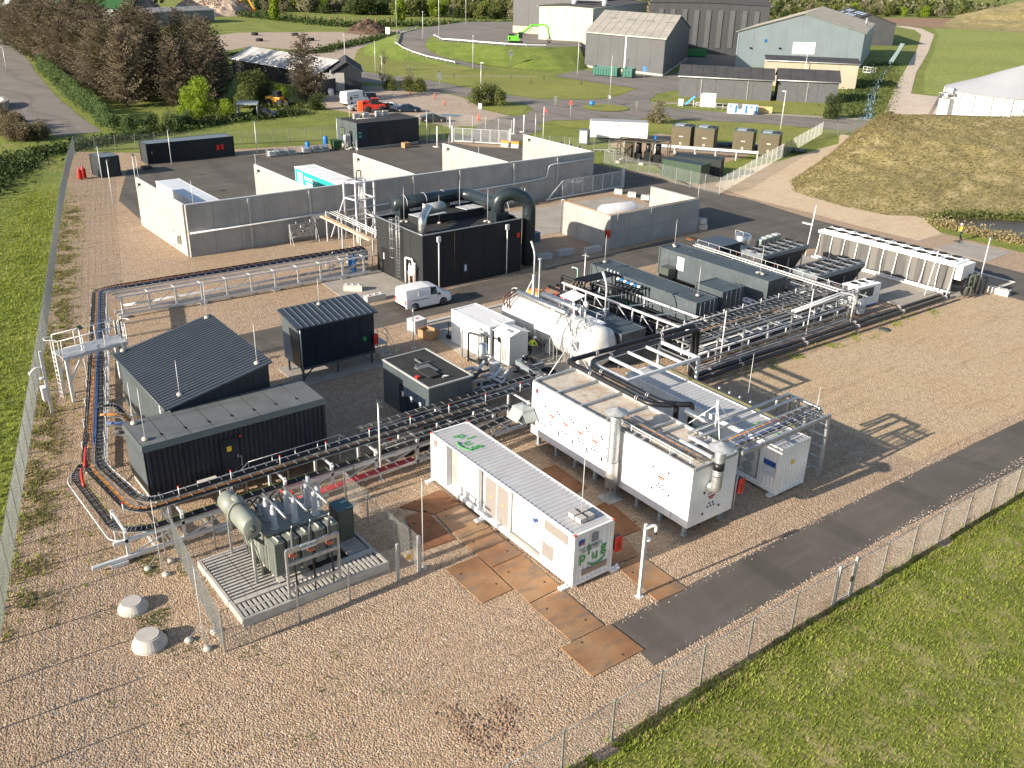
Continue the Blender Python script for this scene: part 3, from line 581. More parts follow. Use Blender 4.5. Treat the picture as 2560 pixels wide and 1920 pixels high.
# ---------------- second white container behind the enclosure ----------------
t = container('electrolyser_container','white container with a double fan unit in its side recess, behind the tall enclosure','container',(-37.75,38.92,.15),math.radians(-.6),12.19,2.44,2.85,WHITE,sides=(1,),ends=(0,1),rmat=ROOFW)
M().corr((.13,.03,.16),(1,0,0),9.1,(0,0,1),2.6,(0,-1,0)).build('side_panel', WHITE, t); M().corr((10.8,.03,.16),(1,0,0),1.26,(0,0,1),2.6,(0,-1,0)).build('side_panel', WHITE, t)
M().box(9.23,10.8,.55,.6,.16,2.6).box(9.2,9.24,.03,.6,.16,2.6).box(10.78,10.82,.03,.6,.16,2.6).box(9.24,10.78,.03,.55,.16,.3).box(9.24,10.78,.03,.55,2.5,2.7).build('recessed_wall', WHITE2, t)
aircon((10.05,.5,.35),0,'',1.15,2,par=t)
text('ers',.62,t,(6.1,-.012,1.6),(PI/2,0,0),GTXT,'green_lettering'); text('ydr',.62,t,(7.7,-.012,1.5),(PI/2,0,0),GTXT,'green_lettering')
text('22',.8,t,(9.6,1.25,2.865),(0,0,PI/2),GTXT,'green_lettering'); text('2',.8,t,(10.9,1.2,2.865),(0,0,PI/2),GTXT,'green_lettering')
M().box(11.1,11.9,-.012,-.002,1.55,1.85).build('blue_sticker', BLUT, t); M().box(11.1,11.9,-.012,-.002,.95,1.5).build('info_sticker', mat('pale print',(.6,.63,.68),.5), t)
M().lathe([(0,0),(.17,0),(.17,.01),(0,.01)],(12.2,1.1,1.75),4,(1,0,0),False).build('warning_sign', YEL, t)
for x in (.2,5,11.9): M().box(x-.14,x+.14,-.3,.2,-.15,-.02).build('foot', WHITE2, t)
# ---------------- insulated black pipes, white steel frame ----------------
CL = mat('pipe clamp',(.62,.6,.64),.35,.5)
def blackpipe(label, pts, r, clamps, n=14):
    t = thing('insulated_pipe', label, 'pipe', (pts[0][0],pts[0][1],0), 0, 'black insulated pipes')
    M().tube(bend(pts,r*2.6,5),r,n).build('pipe', INSUL, t, True)
    for c,a in clamps:
        for k in (-.07,.07): q = Vector(c)+Vector(a)*k; M().tube([q-Vector(a)*.02,q+Vector(a)*.02],r+.022,14).build('clamp', CL, t, True)
        if c[2] > 3.9 and a[0]: M().bar((c[0],c[1],c[2]-r-.02),(c[0],c[1],c[2]-.35),.12).build('support', GALV, t, True)
        elif c[2] < 1: M().bar((c[0],c[1],.0),(c[0],c[1],c[2]-r),.1).box(c[0]-.1,c[0]+.1,c[1]-.1,c[1]+.1,0,.03).build('support', GALV, t, True)
    return t
X,Y,Zv = (1,0,0),(0,1,0),(0,0,1)
blackpipe('black insulated pipe along the white enclosure roof edge, nearer of the two over the panels',[(-31.15,36.35,1.2),(-31.15,36.35,4.22),(-31.15,35.9,4.22),(-32.0,35.0,4.22),(-39.15,35.15,4.22),(-39.0,46.5,4.2),(-39.0,46.5,.45),(-38.65,46.9,.45),(-38.65,50,.5),(-38.0,78.2,.62)],.155,[((-36.9,35.1,4.22),X),((-32.9,35.0,4.22),X),((-39.0,43.2,4.2),Y),((-39.1,37.5,4.2),Y)]+[((-38.65+.65*(y-50)/28.2,y,.5+.12*(y-50)/28.2),Y) for y in (48.2,51.3,58.6,65.1,71.3,77.7)])
blackpipe('black insulated pipe beyond the roof edge of the white enclosure, farther of the two',[(-30.6,37.0,1.2),(-30.6,37.0,4.22),(-30.75,36.6,4.22),(-31.6,35.75,4.22),(-37.6,35.8,4.22),(-38.35,36.6,4.22),(-38.3,46.1,4.2),(-38.3,46.1,.45),(-38.05,46.6,.45),(-38.05,50,.5),(-37.4,77.8,.62)],.155,[((-36.7,35.8,4.22),X),((-32.8,35.75,4.22),X),((-38.3,42.5,4.2),Y),((-38.35,38,4.2),Y)]+[((-38.05+.65*(y-50)/28,y,.5+.12*(y-50)/28),Y) for y in (47.8,50.9,58.2,64.7,70.9,77.3)])
t = thing('steel_pipe_frame','white steel frame standing over the left end of the container behind the tall enclosure','steel frame',(-36.5,39,0))
m = M()
for y in (36.3,42.4):
    M().bar((-38.4,y,4.15),(-34.9,y,4.15),.16,.2).build('beam', STEELW, t, True)
for x in (-38.3,-35.0): M().bar((x,36.4,4.15),(x,42.3,4.15),.16,.2).build('beam', STEELW, t, True)
for y in (37.8,39.4,41): M().bar((-38.2,y,4.15),(-35.1,y,4.15),.12,.16).build('cross_beam', STEELW, t, True)
for x,y in ((-38.3,42.4),(-35.0,42.4),(-38.3,36.3)): M().bar((x,y,0),(x,y,4.05),.16).build('column', STEELW, t, True); M().bar((x,y,3.2),(x,y-.9,4.05),.08).build('brace', STEELW, t, True)
t = thing('steel_pipe_frame','galvanised steel frame with cable ladders over the right end of the rear white container','steel frame',(-26,39,0))
for x in (-26.9,-25.45): M().bar((x,35.1,4.0),(x,42.6,4.0),.14,.2).build('beam', GALV, t, True)
for x in (-26.9,-25.45): M().bar((x,42.5,0),(x,42.5,3.9),.16).build('column', GALV, t, True)
for z in (.6,1.3,2,2.7,3.4): M().bar((-26.9,42.5,z),(-25.45,42.5,z),.06).build('rung', GALV, t, True)
for k in range(5): M().bar((-26.9,35.8+k*1.6,3.95),(-25.45,35.8+k*1.6,3.95),.1).build('cross_beam', GALV, t, True)
tray(t,[(.0,-3.9,4.15),(.0,3.4,4.15)],.45,[(-.1,.022,BLUE,2),(.1,.022,BLK,2)],.3); tray(t,[(-.6,-3.6,4.15),(-.6,3.4,4.15)],.3,[(0,.022,ORANGE,2),(.1,.022,BLUE,1)],.3)
for k,(x,z) in enumerate(((-27.7,4.2),(-28.3,4.2))): M().tube(bend([(x,34.2,z),(x,42.8,z),(x,42.8,2.9)],.25,4),.09,10).build('pipe', SILV, t, True)
M().tube(bend([(-28.6,42.0,3.2),(-28.6,42.0,3.9),(-28.6,43.1,3.9),(-26.4,43.1,3.9),(-26.4,43.1,3.3)],.2,4),.1,10).build('pipe', SILV, t, True)
M().lathe([(0,0),(.16,.05),(.2,.15),(.2,1.5),(.16,1.6),(0,1.65)],(-30.2,36.0,4.25),14,(1,-.05,0)).build('silencer', SILV, t, True)
for k in range(6): M().tube([(-37.6,38.55-k*.0,2.95-.0),(-25.8,38.55,2.95)],.02,5) if 0 else None
t = thing('roof_cable_run','yellow green earth cable and pipe running along the far edge of the white container roof','cable run',(-37.7,41.4,0))
M().tube([(-37.6,41.5,3.08),(-26,41.45,3.08)],.014,6).build('earth_cable', YG, t, True); M().bar((-37.6,41.75,2.95),(-26.0,41.65,2.95),.3,.06).build('cable_tray', mat('brown tray',(.16,.14,.12),.7), t, True)
M().tube([(-33.5,42.3,2.6),(-26.5,42.2,2.6)],.1,8).build('pipe', SILV, t, True)
for k in range(4): M().tube([(-33+k*.8,42.3,2.7),(-33+k*.8,42.3,2.95)],.09,8).build('pipe_collar', SILV, t, True)
def tripod(label, x, y, z, h, R=1.6, a0=.3):
    t = thing('braced_mast', label, 'mast', (x,y,z), 0, 'braced white masts')
    M().tube([(0,0,0),(0,0,h*.75)],.045,8).tube([(0,0,h*.75),(0,0,h)],.09,8).build('pole', STEELW, t)
    for k in range(2 if R>0 else 0): a = a0+k*2.0; M().tube([(0,0,h*.9),(R*math.cos(a),R*math.sin(a),0)],.03,6).build('brace', STEELW, t)
    M().tube([(0,0,h*.9),(R*math.cos(a0+4.2),R*math.sin(a0+4.2),0)],.03,6).build('brace', STEELW, t)
tripod('braced mast rising from the left end of the white enclosure roof',-40.2,36.4,2.6,2.6,1.9,4.6)
tripod('braced mast rising near the right end of the white enclosure roof',-28.2,36.2,3.4,2.2,1.9,3.6)
def hmast(label, x, y, h, dx, dy):
    t = thing('lamp_mast', label, 'mast', (x,y,0), 0, 'white lamp masts by the electrolyser')
    M().box(-.12,.12,-.12,.12,0,.04).bar((0,0,0),(0,0,h*.55),.2).build('lower_post', STEELW, t); M().tube(bend([(0,0,h*.55),(0,0,h*.86),(-.45,.1,h)],.3,3),.06,8).build('pole', STEELW, t)
    M().tube([(dx,dy,.3),(0,0,h*.52)],.05,6).build('brace', STEELW, t); M().bar((-.3,.08,h*.95),(-.7,.16,h*1.03),.14,.1).build('lamp_head', STEELW, t)
hmast('white lamp mast with diagonal brace at the head of the concrete apron',-56.4,46.5,5.5,-.6,-1.0); hmast('white lamp mast with diagonal brace behind the tank end',-47.2,45.9,5.5,-1.1,-.6)
M1 = thing('grey_post','slim grey post beside the white lamp mast on the apron corner','post',(-55.9,46.7,0)); M().box(-.07,.07,-.07,.07,0,4.4).build('pole', GALV2, M1); M().box(-.12,.12,-.12,.12,4.4,4.52).build('cap', GALV2, M1)
# ---------------- electrolyser: big white vessel, skids ----------------
t = thing('pressure_vessel','large white horizontal vessel with silver cylinders on top on the concrete apron','vessel',(-48,42.3,0)); R = 1.45
M().lathe([(0,-.55),(.7,-.45),(1.15,-.22),(R,.15),(R,9.6),(1.15,9.95),(.7,10.2),(0,10.3)],(-53.6,42.4,1.75),28,(1,.03,0)).build('shell', mat('off white vessel paint',(.6,.6,.59),.4,var=.05,vs=.8,dirt=.3,dcol=(.4,.37,.33)), t, True)
for x in (-51.8,-49.5,-46.6): M().lathe([(R,0),(R+.05,0),(R+.05,.12),(R,.12)],(x,42.45,1.75),28,(1,.03,0)).build('flange_ring', WHITE2, t, True)
for x in (-52,-48.5,-45): M().box(x-.15,x+.15,41.4,43.5,0,.8).build('saddle', WHITE2, t, True)
for y,x0,x1,z in ((41.9,-52.6,-47.2,3.45),(43.3,-51.4,-47.0,3.4)):
    s = M().lathe([(0,-.12),(.2,-.08),(.27,0),(.27,x1-x0),(.2,x1-x0+.08),(0,x1-x0+.12)],(x0,y,z),18,(1,.03,0)).build('silver_cylinder', SILV, t, True)
    for k in (.4,(x1-x0)/2,x1-x0-.4): M().lathe([(.27,0),(.3,0),(.3,.06),(.27,.06)],(x0+k,y+k*.03,z),18,(1,.03,0)).build('band', GALV2, s, True)
random.seed(5)
for k in range(26):
    x = random.uniform(-47.8,-44.6); y = random.uniform(40.9,43.2); z = 3.1 if abs(y-42.4)<.8 else 2.7; h = random.uniform(.3,1.1)
    q = [(x,y,z-.4),(x,y,z+h)]
    if k%2: q += [(x+random.uniform(-.6,.6),y,z+h),(x+random.uniform(-.6,.6),y+.1,z-.2)]
    M().tube(bend(q,.12,3),random.choice((.03,.04,.06)),7).build('pipe', random.choice((SILV,WHITE2,GALV)), t, True)
for k in range(9):
    y = 40.75; x = -48.2+k*.4; M().tube(bend([(x,41.1,random.uniform(1.2,2.4)),(x,y,random.uniform(1.2,2.4)),(x+.1,y,.25),(x+.1,y-.5,.25)],.1,2),.022,6).build('pipe', random.choice((SILV,GALV2,BLK)), t, True)
for x in (-52.6,-52.9,-53.3): M().tube(bend([(x,41.2,1.8),(x,41.0,3.1),(x-.2,42.2,3.5),(x-.3,43,2.6)],.2,3),.06,8).build('brown_pipe', mat('brown pipe',(.12,.05,.035),.5), t, True)
M().tube(bend([(-54.1,42.6,.6),(-54.3,42.6,3.2),(-53.6,42.6,3.4)],.2,3),.07,8).build('pipe', GALV2, t, True)
M().box(-45.3,-44.8,40.7,41.1,1.6,2.25).build('control_box', WHITE2, t, True); railing(M(),[(-46.8,43.6,3.1),(-44.9,43.7,3.1),(-44.9,42.9,3.1)],.9).build('railing', GALV, t, True)
M().box(-46.9,-44.8,42.9,43.8,3.02,3.08).build('platform', WHITE2, t, True)
for x,y in ((-46.7,43.7),(-44.9,43.7)): M().bar((x,y,0),(x,y,3.05),.08).build('platform_leg', GALV, t, True)
for z in range(6): M().bar((-44.6,40.5,.3+z*.3),(-44.2,40.5,.3+z*.3),.03).build('rung', STEELW, t, True)
t = thing('pipe_canopy','small sheet metal canopy on posts with pipes beside the grey containers','canopy',(-49.2,44.6,0))
M().add([(-50.1,43.9,3.55),(-48.5,43.9,3.55),(-48.5,45.1,3.75),(-50.1,45.1,3.75),(-50.1,43.9,3.6),(-48.5,43.9,3.6),(-48.5,45.1,3.8),(-50.1,45.1,3.8)],[(3,2,1,0),(4,5,6,7),(0,1,5,4),(1,2,6,5),(2,3,7,6),(3,0,4,7)]).build('roof_sheet', WHITE2, t, True)
for x,y in ((-49.7,44.2),(-48.9,44.2),(-49.7,44.9),(-48.9,44.9)): M().bar((x,y,0),(x,y,3.55),.09).build('post', GALV, t, True)
M().lathe([(0,0),(.18,.04),(.2,.7),(0,.8)],(-47.6,44.3,3.0),12).build('small_vessel', WHITE2, t, True); M().lathe([(0,0),(.1,.04),(.1,.2),(0,.22)],(-50.6,43.6,2.9),10).tube([(-50.6,43.6,0),(-50.6,43.6,2.9)],.05,6).build('beacon', RED, t, True)
t = container('process_container','short white container with orange sticker standing on the apron','container',(-54.3,36.9,.05),math.radians(2),4.6,2.3,2.6,WHITE,doors=None,rmat=WHITE2)
M().box(-.03,-.01,.5,1.3,2.0,2.4).build('orange_sticker', mat('orange sticker',(.85,.35,.02),.5), t)
M().box(2.9,4.5,-.04,.0,.2,2.4).build('door', WHITE2, t); M().box(4.6,4.75,.3,1.6,.2,2.4).build('dark_opening', BLK, t)
t = thing('pipe_portal','rectangular black and silver pipe loop standing before the short white container','pipe frame',(-50,36,0))
for k,(x,mt) in enumerate(((-51.2,GALV2),(-50.4,BLK))): M().tube(bend([(x,35.7,0.1),(x,35.7,2.3),(x+1.5,36.3,2.3),(x+1.5,36.3,.1)],.15,3),.07,8).build('pipe', mt, t, True)
M().tube(bend([(-50.4,35.7,.3),(-49.2,35.9,.3),(-48.3,35.9,.6)],.2,3),.1,8).build('pipe', BLK, t, True)
t = thing('electrical_cabinet','pale cabinet house with open door and gabled top beside the workers','cabinet',(-49.2,37.4,.05),math.radians(4))
M().prism([(-1.35,0),(1.3,0),(1.3,1.75),(-1.35,1.75)],.12,2.35).build('cabinet_body', mat('pale grey cabinet',(.6,.62,.6),.5,var=.04), t)
M().add([(-1.5,-.12,2.35),(1.42,-.12,2.35),(1.42,1.87,2.35),(-1.5,1.87,2.35),(-1.5,.9,2.62),(1.42,.9,2.62)],[(0,1,5,4),(2,3,4,5),(1,2,5),(3,0,4),(3,2,1,0)]).build('roof', WHITE2, t)
M().box(-1.4,-1.36,-.7,0,.15,2.3).box(-1.4,-.7,-.74,-.7,.15,2.3).build('open_door', mat('pale grey cabinet',(.6,.62,.6),.5), t)
M().box(-1.2,-.5,-.01,0,.2,2.2).build('dark_interior', mat('wiring interior',(.12,.12,.12),.8,var=.6,vs=9), t); M().box(0.05,.35,-.03,-.005,1.6,2.0).build('display', GLASS, t); M().box(.5,1.1,.3,1.0,2.5,2.56).build('roof_vent', GALV2, t)
for x in (.6,.75,.9): M().tube([(x,-.04,1.9),(x,-.04,.3)],.02,5).build('conduit', GALV, t)
for i,(x,y,lab) in enumerate(((-45.9,37.7,'grey condenser with black fan beside the kneeling worker'),(-43.6,37.5,'grey condenser with black fan tucked behind the white enclosure'))):
    t = thing('fan_condenser', lab, 'condenser', (x,y,.05), .05, 'single fan condensers'); CG = mat('condenser grey',(.2,.24,.27),.5)
    M().box(-.75,.75,-.7,.7,.75,1.15).build('casing', CG, t)
    for a in (-.65,.65): M().add([(a-.06,-.65,.75),(a-.06,.65,.75),(a-.06,.15,0),(a-.06,-.15,0),(a+.06,-.65,.75),(a+.06,.65,.75),(a+.06,.15,0),(a+.06,-.15,0)],[(0,1,2,3),(7,6,5,4),(0,3,7,4),(1,5,6,2),(2,6,7,3)]).build('leg', CG, t)
    fan(t,(0,0,1.15),.5,.22,ring=BLK)
t = thing('exhaust_silencer','silver cylinder with elbow pipe on a skid by the flat roofed cabin','silencer',(-46.5,33.9,0))
M().lathe([(0,1.0),(.3,1.0),(.36,1.1),(.36,1.9),(.3,2.0),(.3,2.5),(0,2.6)],(-47.7,35.0,0),16).build('vessel', SILV, t, True); M().tube(bend([(-47.4,35.0,1.7),(-46.8,35.1,1.9),(-46.8,35.1,1.1)],.2,4),.13,10).build('pipe', SILV, t, True)
M().box(-46.8,-46.2,34.9,35.4,.8,1.5).build('box', STEELW, t, True)
for k in range(12):
    x = -47.5+k*.33; y = 32.6+(k%5)*.5; z = .5+(k%3)*.45
    M().tube(bend([(x,y-.8,z),(x,y,z),(x+.5,y,z),(x+.5,y+.6,z+.5)],.15,3),random.choice((.05,.09,.12)),8).build('pipe', random.choice((SILV,GALV2,STEELW,NAVYL)), t, True)
M().lathe([(0,0),(.22,0),(.22,.8),(0,.9)],(-44.9,32.9,.1),12).build('vessel', SILV, t, True); M().tube(bend([(-44.6,33.6,.2),(-44.6,33.6,1.4),(-43.4,33.8,1.4)],.2,4),.12,10).build('pipe', SILV, t, True)
for x in (-47.9,-45.9,-44.2): M().bar((x,32.3,.3),(x,35.8,.3),.12,.15).build('skid_beam', NAVYL, t, True)
M().bar((-48,32.4,.3),(-44,32.2,.3),.12,.15).bar((-48,35.7,.3),(-44.2,35.5,.3),.12,.15).build('skid_beam', NAVYL, t, True)
# ---------------- blue grey containers ----------------
t = container('grey_container','low blue grey container nearest the silver cylinders of the white vessel','container',(-48.35,43.85,.05),.02,5.0,2.44,2.55,GCON,doors=None); 
for x in (.9,2.6,3.9): M().box(x,x+.5,-.04,.0,.3,2.2).build('door', GCON, t)
t = container('grey_container','long blue grey container with valve manifolds along its front','container',(-56.8,53.12,.06),0,12.17,2.46,2.69,GCON,doors=1,group='blue grey containers')
t2 = container('grey_container','longest blue grey container with white sign, its end catching shade','container',(-56.98,61.73,.29),math.radians(1.36),12.2,2.43,2.55,GCON,group='blue grey containers')
M().box(2.3,3.1,-.03,0,1.0,2.2).build('white_sign', WHITE, t2); M().box(1.2,2.3,-1.1,-.1,.2,1.2).build('hatch_box', TRAFD, t2)
t = container('grey_container','short blue grey container between the two long grey containers','container',(-48.35,57.1,.06),0,2.95,2.6,2.6,GCON,doors=1,group='blue grey containers')
t = thing('equipment_housing','plain slate equipment housing with smooth roof behind the longest grey container','housing',(-56.8,66.4,0)); M().box(0,2.6,0,3.5,0,2.6).build('walls', NAVYL, t); M().box(-.08,2.68,-.08,3.58,2.6,2.68).build('roof', ROOFS, t); M().box(2.6,2.64,.2,1.6,.2,2.3).build('door', NAVY, t)
def ibc(loc, label, fill=None, rz=0):
    t = thing('liquid_tote', label, 'tote tank', loc, rz, 'caged liquid totes'); M().box(-.5,.5,-.55,.55,.15,1.08).build('bottle', fill or WHITE2, t); M().lathe([(.0,0),(.11,0),(.11,.05),(0,.05)],(0,0,1.08),10).build('cap', RED, t)
    m = M()
    for z in (.2,.42,.64,.86,1.06): m.bar((-.52,-.57,z),(.52,-.57,z),.025).bar((-.52,.57,z),(.52,.57,z),.025).bar((-.52,-.57,z),(-.52,.57,z),.025).bar((.52,-.57,z),(.52,.57,z),.025)
    for k in range(6):
        u = -.52+k*.208; m.bar((u,-.57,.12),(u,-.57,1.1),.025).bar((u,.57,.12),(u,.57,1.1),.025); u *= 1.09; m.bar((-.52,u,.12),(-.52,u,1.1),.025).bar((.52,u,.12),(.52,u,1.1),.025)
    m.build('cage', GALV, t); M().box(-.52,.52,-.57,.57,0,.03).box(-.52,-.4,-.5,.5,.03,.12).box(.4,.52,-.5,.5,.03,.12).build('pallet', GALV2, t)
ibc((-46.0,61.0,0),'white caged liquid tote at the foot of the longest grey container'); ibc((-57.6,35.9,0),'white caged liquid tote beside the black clad cabin stairs',None,.1)
ibc((-72.1,59.1,0),'blue tinted liquid tote behind the compressor house',mat('blue liquid tote',(.05,.13,.25),.4))
# valve manifolds and pipes before the long container
t = thing('valve_manifold','manifold of curved black pipes with blue hand wheels at the long grey container','manifold',(-52,51,0))
for k in range(4):
    x = -54.3+k*.42; M().tube(bend([(x,49.0,1.1),(x,49.0,2.75+.05*k),(x+.1,52.6,2.8+.05*k),(x+.1,53.0,2.6)],.45,5),.1,9).build('pipe', INSUL, t, True)
    q = M().lathe([(.0,0),(.15,0),(.15,.06),(0,.06)],(x+.1,52.7,2.95),12,(1,.2,.3)).build('flange', STEELW, t, True)
for k in range(7):
    x = -52.2+k*.4; M().tube(bend([(x,51.6,.9),(x,51.6,2.5),(x,52.9,2.6)],.3,4),.08,8).build('pipe', INSUL, t, True)
    M().lathe([(.05,0),(.16,0),(.16,.04),(.05,.04)],(x,52.0,2.85),14,(.2,-.5,1)).build('hand_wheel', BLUEP if k%2 else STEELW, t, True); M().lathe([(.085,0),(.1,0),(.1,.07),(.085,.07)],(x,51.6,1.3),10).build('green_band', mat('mint green tape',(.1,.5,.3),.5), t, True)
for k in range(2): M().tube(bend([(-56+k*.1,47.8+k*.8,1.9),(-53.5,47.9+k*.9,1.9),(-53.1,50+k*.6,1.9),(-53.1,50+k*.6,2.6),(-50.5,50.4+k*.6,2.6)],.35,4),.13,10).build('pipe', INSUL, t, True)
t = thing('pipe_rack','white steel pipe rack with rows of black pipes before the long grey container','pipe rack',(-47,49.5,0))
for y,z in ((48.2,2.5),(52.2,1.9)):
    M().bar((-54.8,y,z),(-41.2,y+.6,z),.12,.14).build('beam', STEELW, t, True)
    for k in range(6): x = -54.5+k*2.6; M().bar((x,y+.04*k*.6*2.6/2.6,0),(x,y+.04*k,z),.1).build('column', STEELW, t, True)
for k in range(5):
    x = -53.5+k*2.6; M().bar((x,48.3,2.3),(x,52.3,1.8),.08).build('cross_beam', STEELW, t, True)
    M().bar((x,48.3,2.45),(x+.7,48.9,1.2),.07).build('brace', STEELW, t, True); M().bar((x,48.3,2.45),(x-.7,48.9,1.2),.07).build('brace', STEELW, t, True)
for k in range(12): M().tube([(-54.5+random.random(),48.5+k*.3,1.0+.25*(k%2)),(-41.5-random.random()*.5,49.0+k*.3,1.0+.25*(k%2))],.1,8).build('black_pipe', INSUL, t, True)
for k in range(8): M().tube([(-54.5,48.6+k*.42,.45),(-41.5,49.1+k*.42,.45)],.12,8).build('black_pipe', INSUL, t, True)
t = thing('pump_skid','dark pumps and black loops at the left end of the pipe rack','pump skid',(-56.5,50.5,0))
M().tube(bend([(-57.6,50.6,.3),(-57.6,50.6,1.9),(-55.6,50.9,1.7),(-54.6,51,1.2)],.25,4),.14,10).build('pipe', INSUL, t, True); M().tube(bend([(-58.6,49.4,.4),(-56,49.0,.4),(-54,49.3,.4)],.25,4),.13,10).build('pipe', INSUL, t, True)
for k in range(3): M().lathe([(0,0),(.28,0),(.32,.5),(.2,.8),(0,.8)],(-56.6+k*.8,50.4-.3*k,.3),12).build('pump', TRAFD, t, True)
M().tube(bend([(-55.2,48.3,.3),(-55.2,48.3,1.1),(-54.2,48.5,1.1)],.3,4),.05,8).build('red_pipe', RED, t, True)
t = thing('wash_post','pale green curved water post on a small slab by the site road','post',(-57.4,52.2,0)); M().tube(bend([(0,0,0),(0,0,2.3),(-.6,-.1,2.3),(-.6,-.1,2.15)],.2,4),.05,8).build('pipe', mat('mint pipe',(.35,.6,.52),.5), t); M().box(-1,.4,-.7,.5,0,.05).build('slab', CONC2, t); M().box(-.3,.0,-.1,.1,1.0,1.2).build('box', WHITE, t)
# ---------------- long pipe and cable bridge ----------------
t = thing('pipe_bridge','long bridge of cable trays and steel pipes running right beside the grey containers','pipe bridge',(-41,57.5,0)); y0,y1 = -10.2,10.5
for x,z in ((-2.1,2.1),(-.6,2.1),(.9,2.1),(1.7,1.1)): M().bar((x,y0,z),(x,y1,z),.09,.14).build('beam', GALV, t)
for k in range(8):
    y = y0+.3+k*2.9
    for x in (-2.1,.9): M().bar((x,y,0),(x,y,2.05),.11).build('column', GALV, t); 
    M().bar((-2.2,y,2.0),(1.8,y,2.0),.08).build('cross_beam', GALV, t); M().bar((-2.1,y,.9),(1.8,y,.9),.07).build('cross_beam', GALV, t); M().bar((.9,y,.4),(.9,y+1.2,1.9),.05).build('brace', GALV, t)
tray(t,[(-1.9,y0,2.3),(-1.9,y1,2.3)],.5,[(-.1,.03,BLK,4),(.15,.02,WHITE2,1)],.28); tray(t,[(-1.2,y0-2,2.2),(-1.2,y1,2.2)],.5,[(0,.035,BLK,5)],.28); tray(t,[(-.3,y0,2.3),(-.3,y1,2.3)],.45,[(-.05,.02,BLK,4),(.14,.018,ORANGE,1)],.28); tray(t,[(.5,y0,2.2),(.5,y1,2.2)],.35,[(0,.02,BLK,2)],.3)
for k in range(7): M().tube([(-.2+k*.26,y0,1.35-.05*(k%2)),(-.2+k*.26,y1-.4*k,1.35-.05*(k%2))],.03+.015*(k%3),6).build('pipe', (GALV,SILV,STEELW)[k%3], t)
for k in range(8): M().tube([(-1.9+k*.36,y0,.55),(-1.9+k*.36,y1-.4,.55)],.11,8).build('black_pipe', INSUL, t)
for k in range(3): M().bar((1.2+k*.3,y0,.35),(1.2+k*.3,y1-2,.35),.12,.08).build('pipe', GALV2, t)
for k in range(9): yy = y0+1.5+k*2.2; M().bar((.55,yy,1.62),(1.05,yy+.1,1.58),.16,.12).build('bracket', STEELW, t); M().bar((1.6,yy,1.1),(1.6,yy,1.45),.08).build('pipe_shoe', STEELW, t)
for k in range(10): yy = y0+k*2.2; M().tube([(-1.55,yy,2.3),(-1.55,yy,2.75)],.03,6).build('marker_post', STEELW, t)
for k in range(2): M().tube(bend([(1.55+k*.35,y1-2.2,.2),(1.55+k*.35,y1-2.2,2.6),(1.1+k*.3,y1-3,2.7),(.9+k*.3,y1-9,2.3)],.35,5),.07,8).build('gooseneck_pipe', STEELW, t)
t = thing('box_cabinet','small white cabinet at the right end of the pipe bridge','cabinet',(-40.2,68.7,0)); M().box(-.3,.3,-.35,.35,.1,1.2).build('casing', WHITE, t); M().box(.3,.315,-.3,.3,.15,1.15).build('door', WHITE2, t)
t = thing('tray_bridge','white railed cable tray bridge behind the longest grey container','cable bridge',(-47,66,0))
tray(t,[(-9.5,.1,2.45),(6.4,.0,2.45)],.6,[(0,.03,STEELW,3)],.4,mt=STEELW); tray(t,[(-9.5,-.8,2.3),(6.0,-.9,2.3)],.4,[(0,.02,BLK,2)],.4)
for k in range(8): x = -9+k*2.1; M().bar((x,-.9,0),(x,-.9,2.3),.08).build('column', STEELW, t); M().bar((x,-1,2.3),(x,.4,2.3),.07).build('cross_beam', STEELW, t); M().tube([(x,.35,2.4),(x,.35,2.9)],.02,5).build('marker_post', REDC, t)
railing(M(),[(-9.5,.4,2.45),(6.4,.3,2.45)],.45,.018,False).build('railing', STEELW, t)
for k in range(5): M().tube([(1,-1.2+k*.0,.4+k*.28),(5.2,-1.2,.4+k*.28)],.11,8).build('black_pipe', INSUL, t)
# ---------------- coolers ----------------
def drycooler(loc, label, L, W, H, nx, ny, rz=0, col=TRAFD):
    t = thing('dry_cooler', label, 'cooler', loc, rz, 'dark dry coolers')
    M().box(0,W,0,L,H-.35,H).build('fan_deck', mat('dry cooler grey',(.15,.18,.2),.5), t)
    c = mat('dark coil',(.05,.055,.06),.7,var=.2,vs=12)
    M().add([(.05,0.05,H-.35),(W/2-.1,.05,.45),(W/2-.1,L-.05,.45),(.05,L-.05,H-.35),(W-.05,.05,H-.35),(W/2+.1,.05,.45),(W/2+.1,L-.05,.45),(W-.05,L-.05,H-.35)],[(0,1,2,3),(4,7,6,5),(1,5,6,2),(0,4,5,1),(3,2,6,7)]).build('coil', c, t)
    for k in range(4): y = .3+k*(L-.6)/3; M().bar((W*.15,y,0),(W*.15,y,H-.3),.09).bar((W*.85,y,0),(W*.85,y,H-.3),.09).bar((W*.15,y,.4),(W*.85,y,.4),.09).build('frame', GALV2, t)
    for i in range(nx):
        for j in range(ny): fan(t,(W*(i+.5)/nx,L*(j+.5)/ny,H),min(W/nx,L/ny)*.4,.16,ring=mat('fan ring grey',(.16,.18,.2),.5)); 
    M().box(.1,W-.1,-.5,-.05,.5,1.6).build('pump_box', GALV2, t)
drycooler((-52.1,67.4,0),'dark dry cooler with fan rings behind the tray bridge, left one of two',6.7,2.45,2.85,2,6)
drycooler((-45.8,66.6,0),'dark dry cooler with fan rings behind the tray bridge, right one of two',7.0,2.5,2.85,2,6)
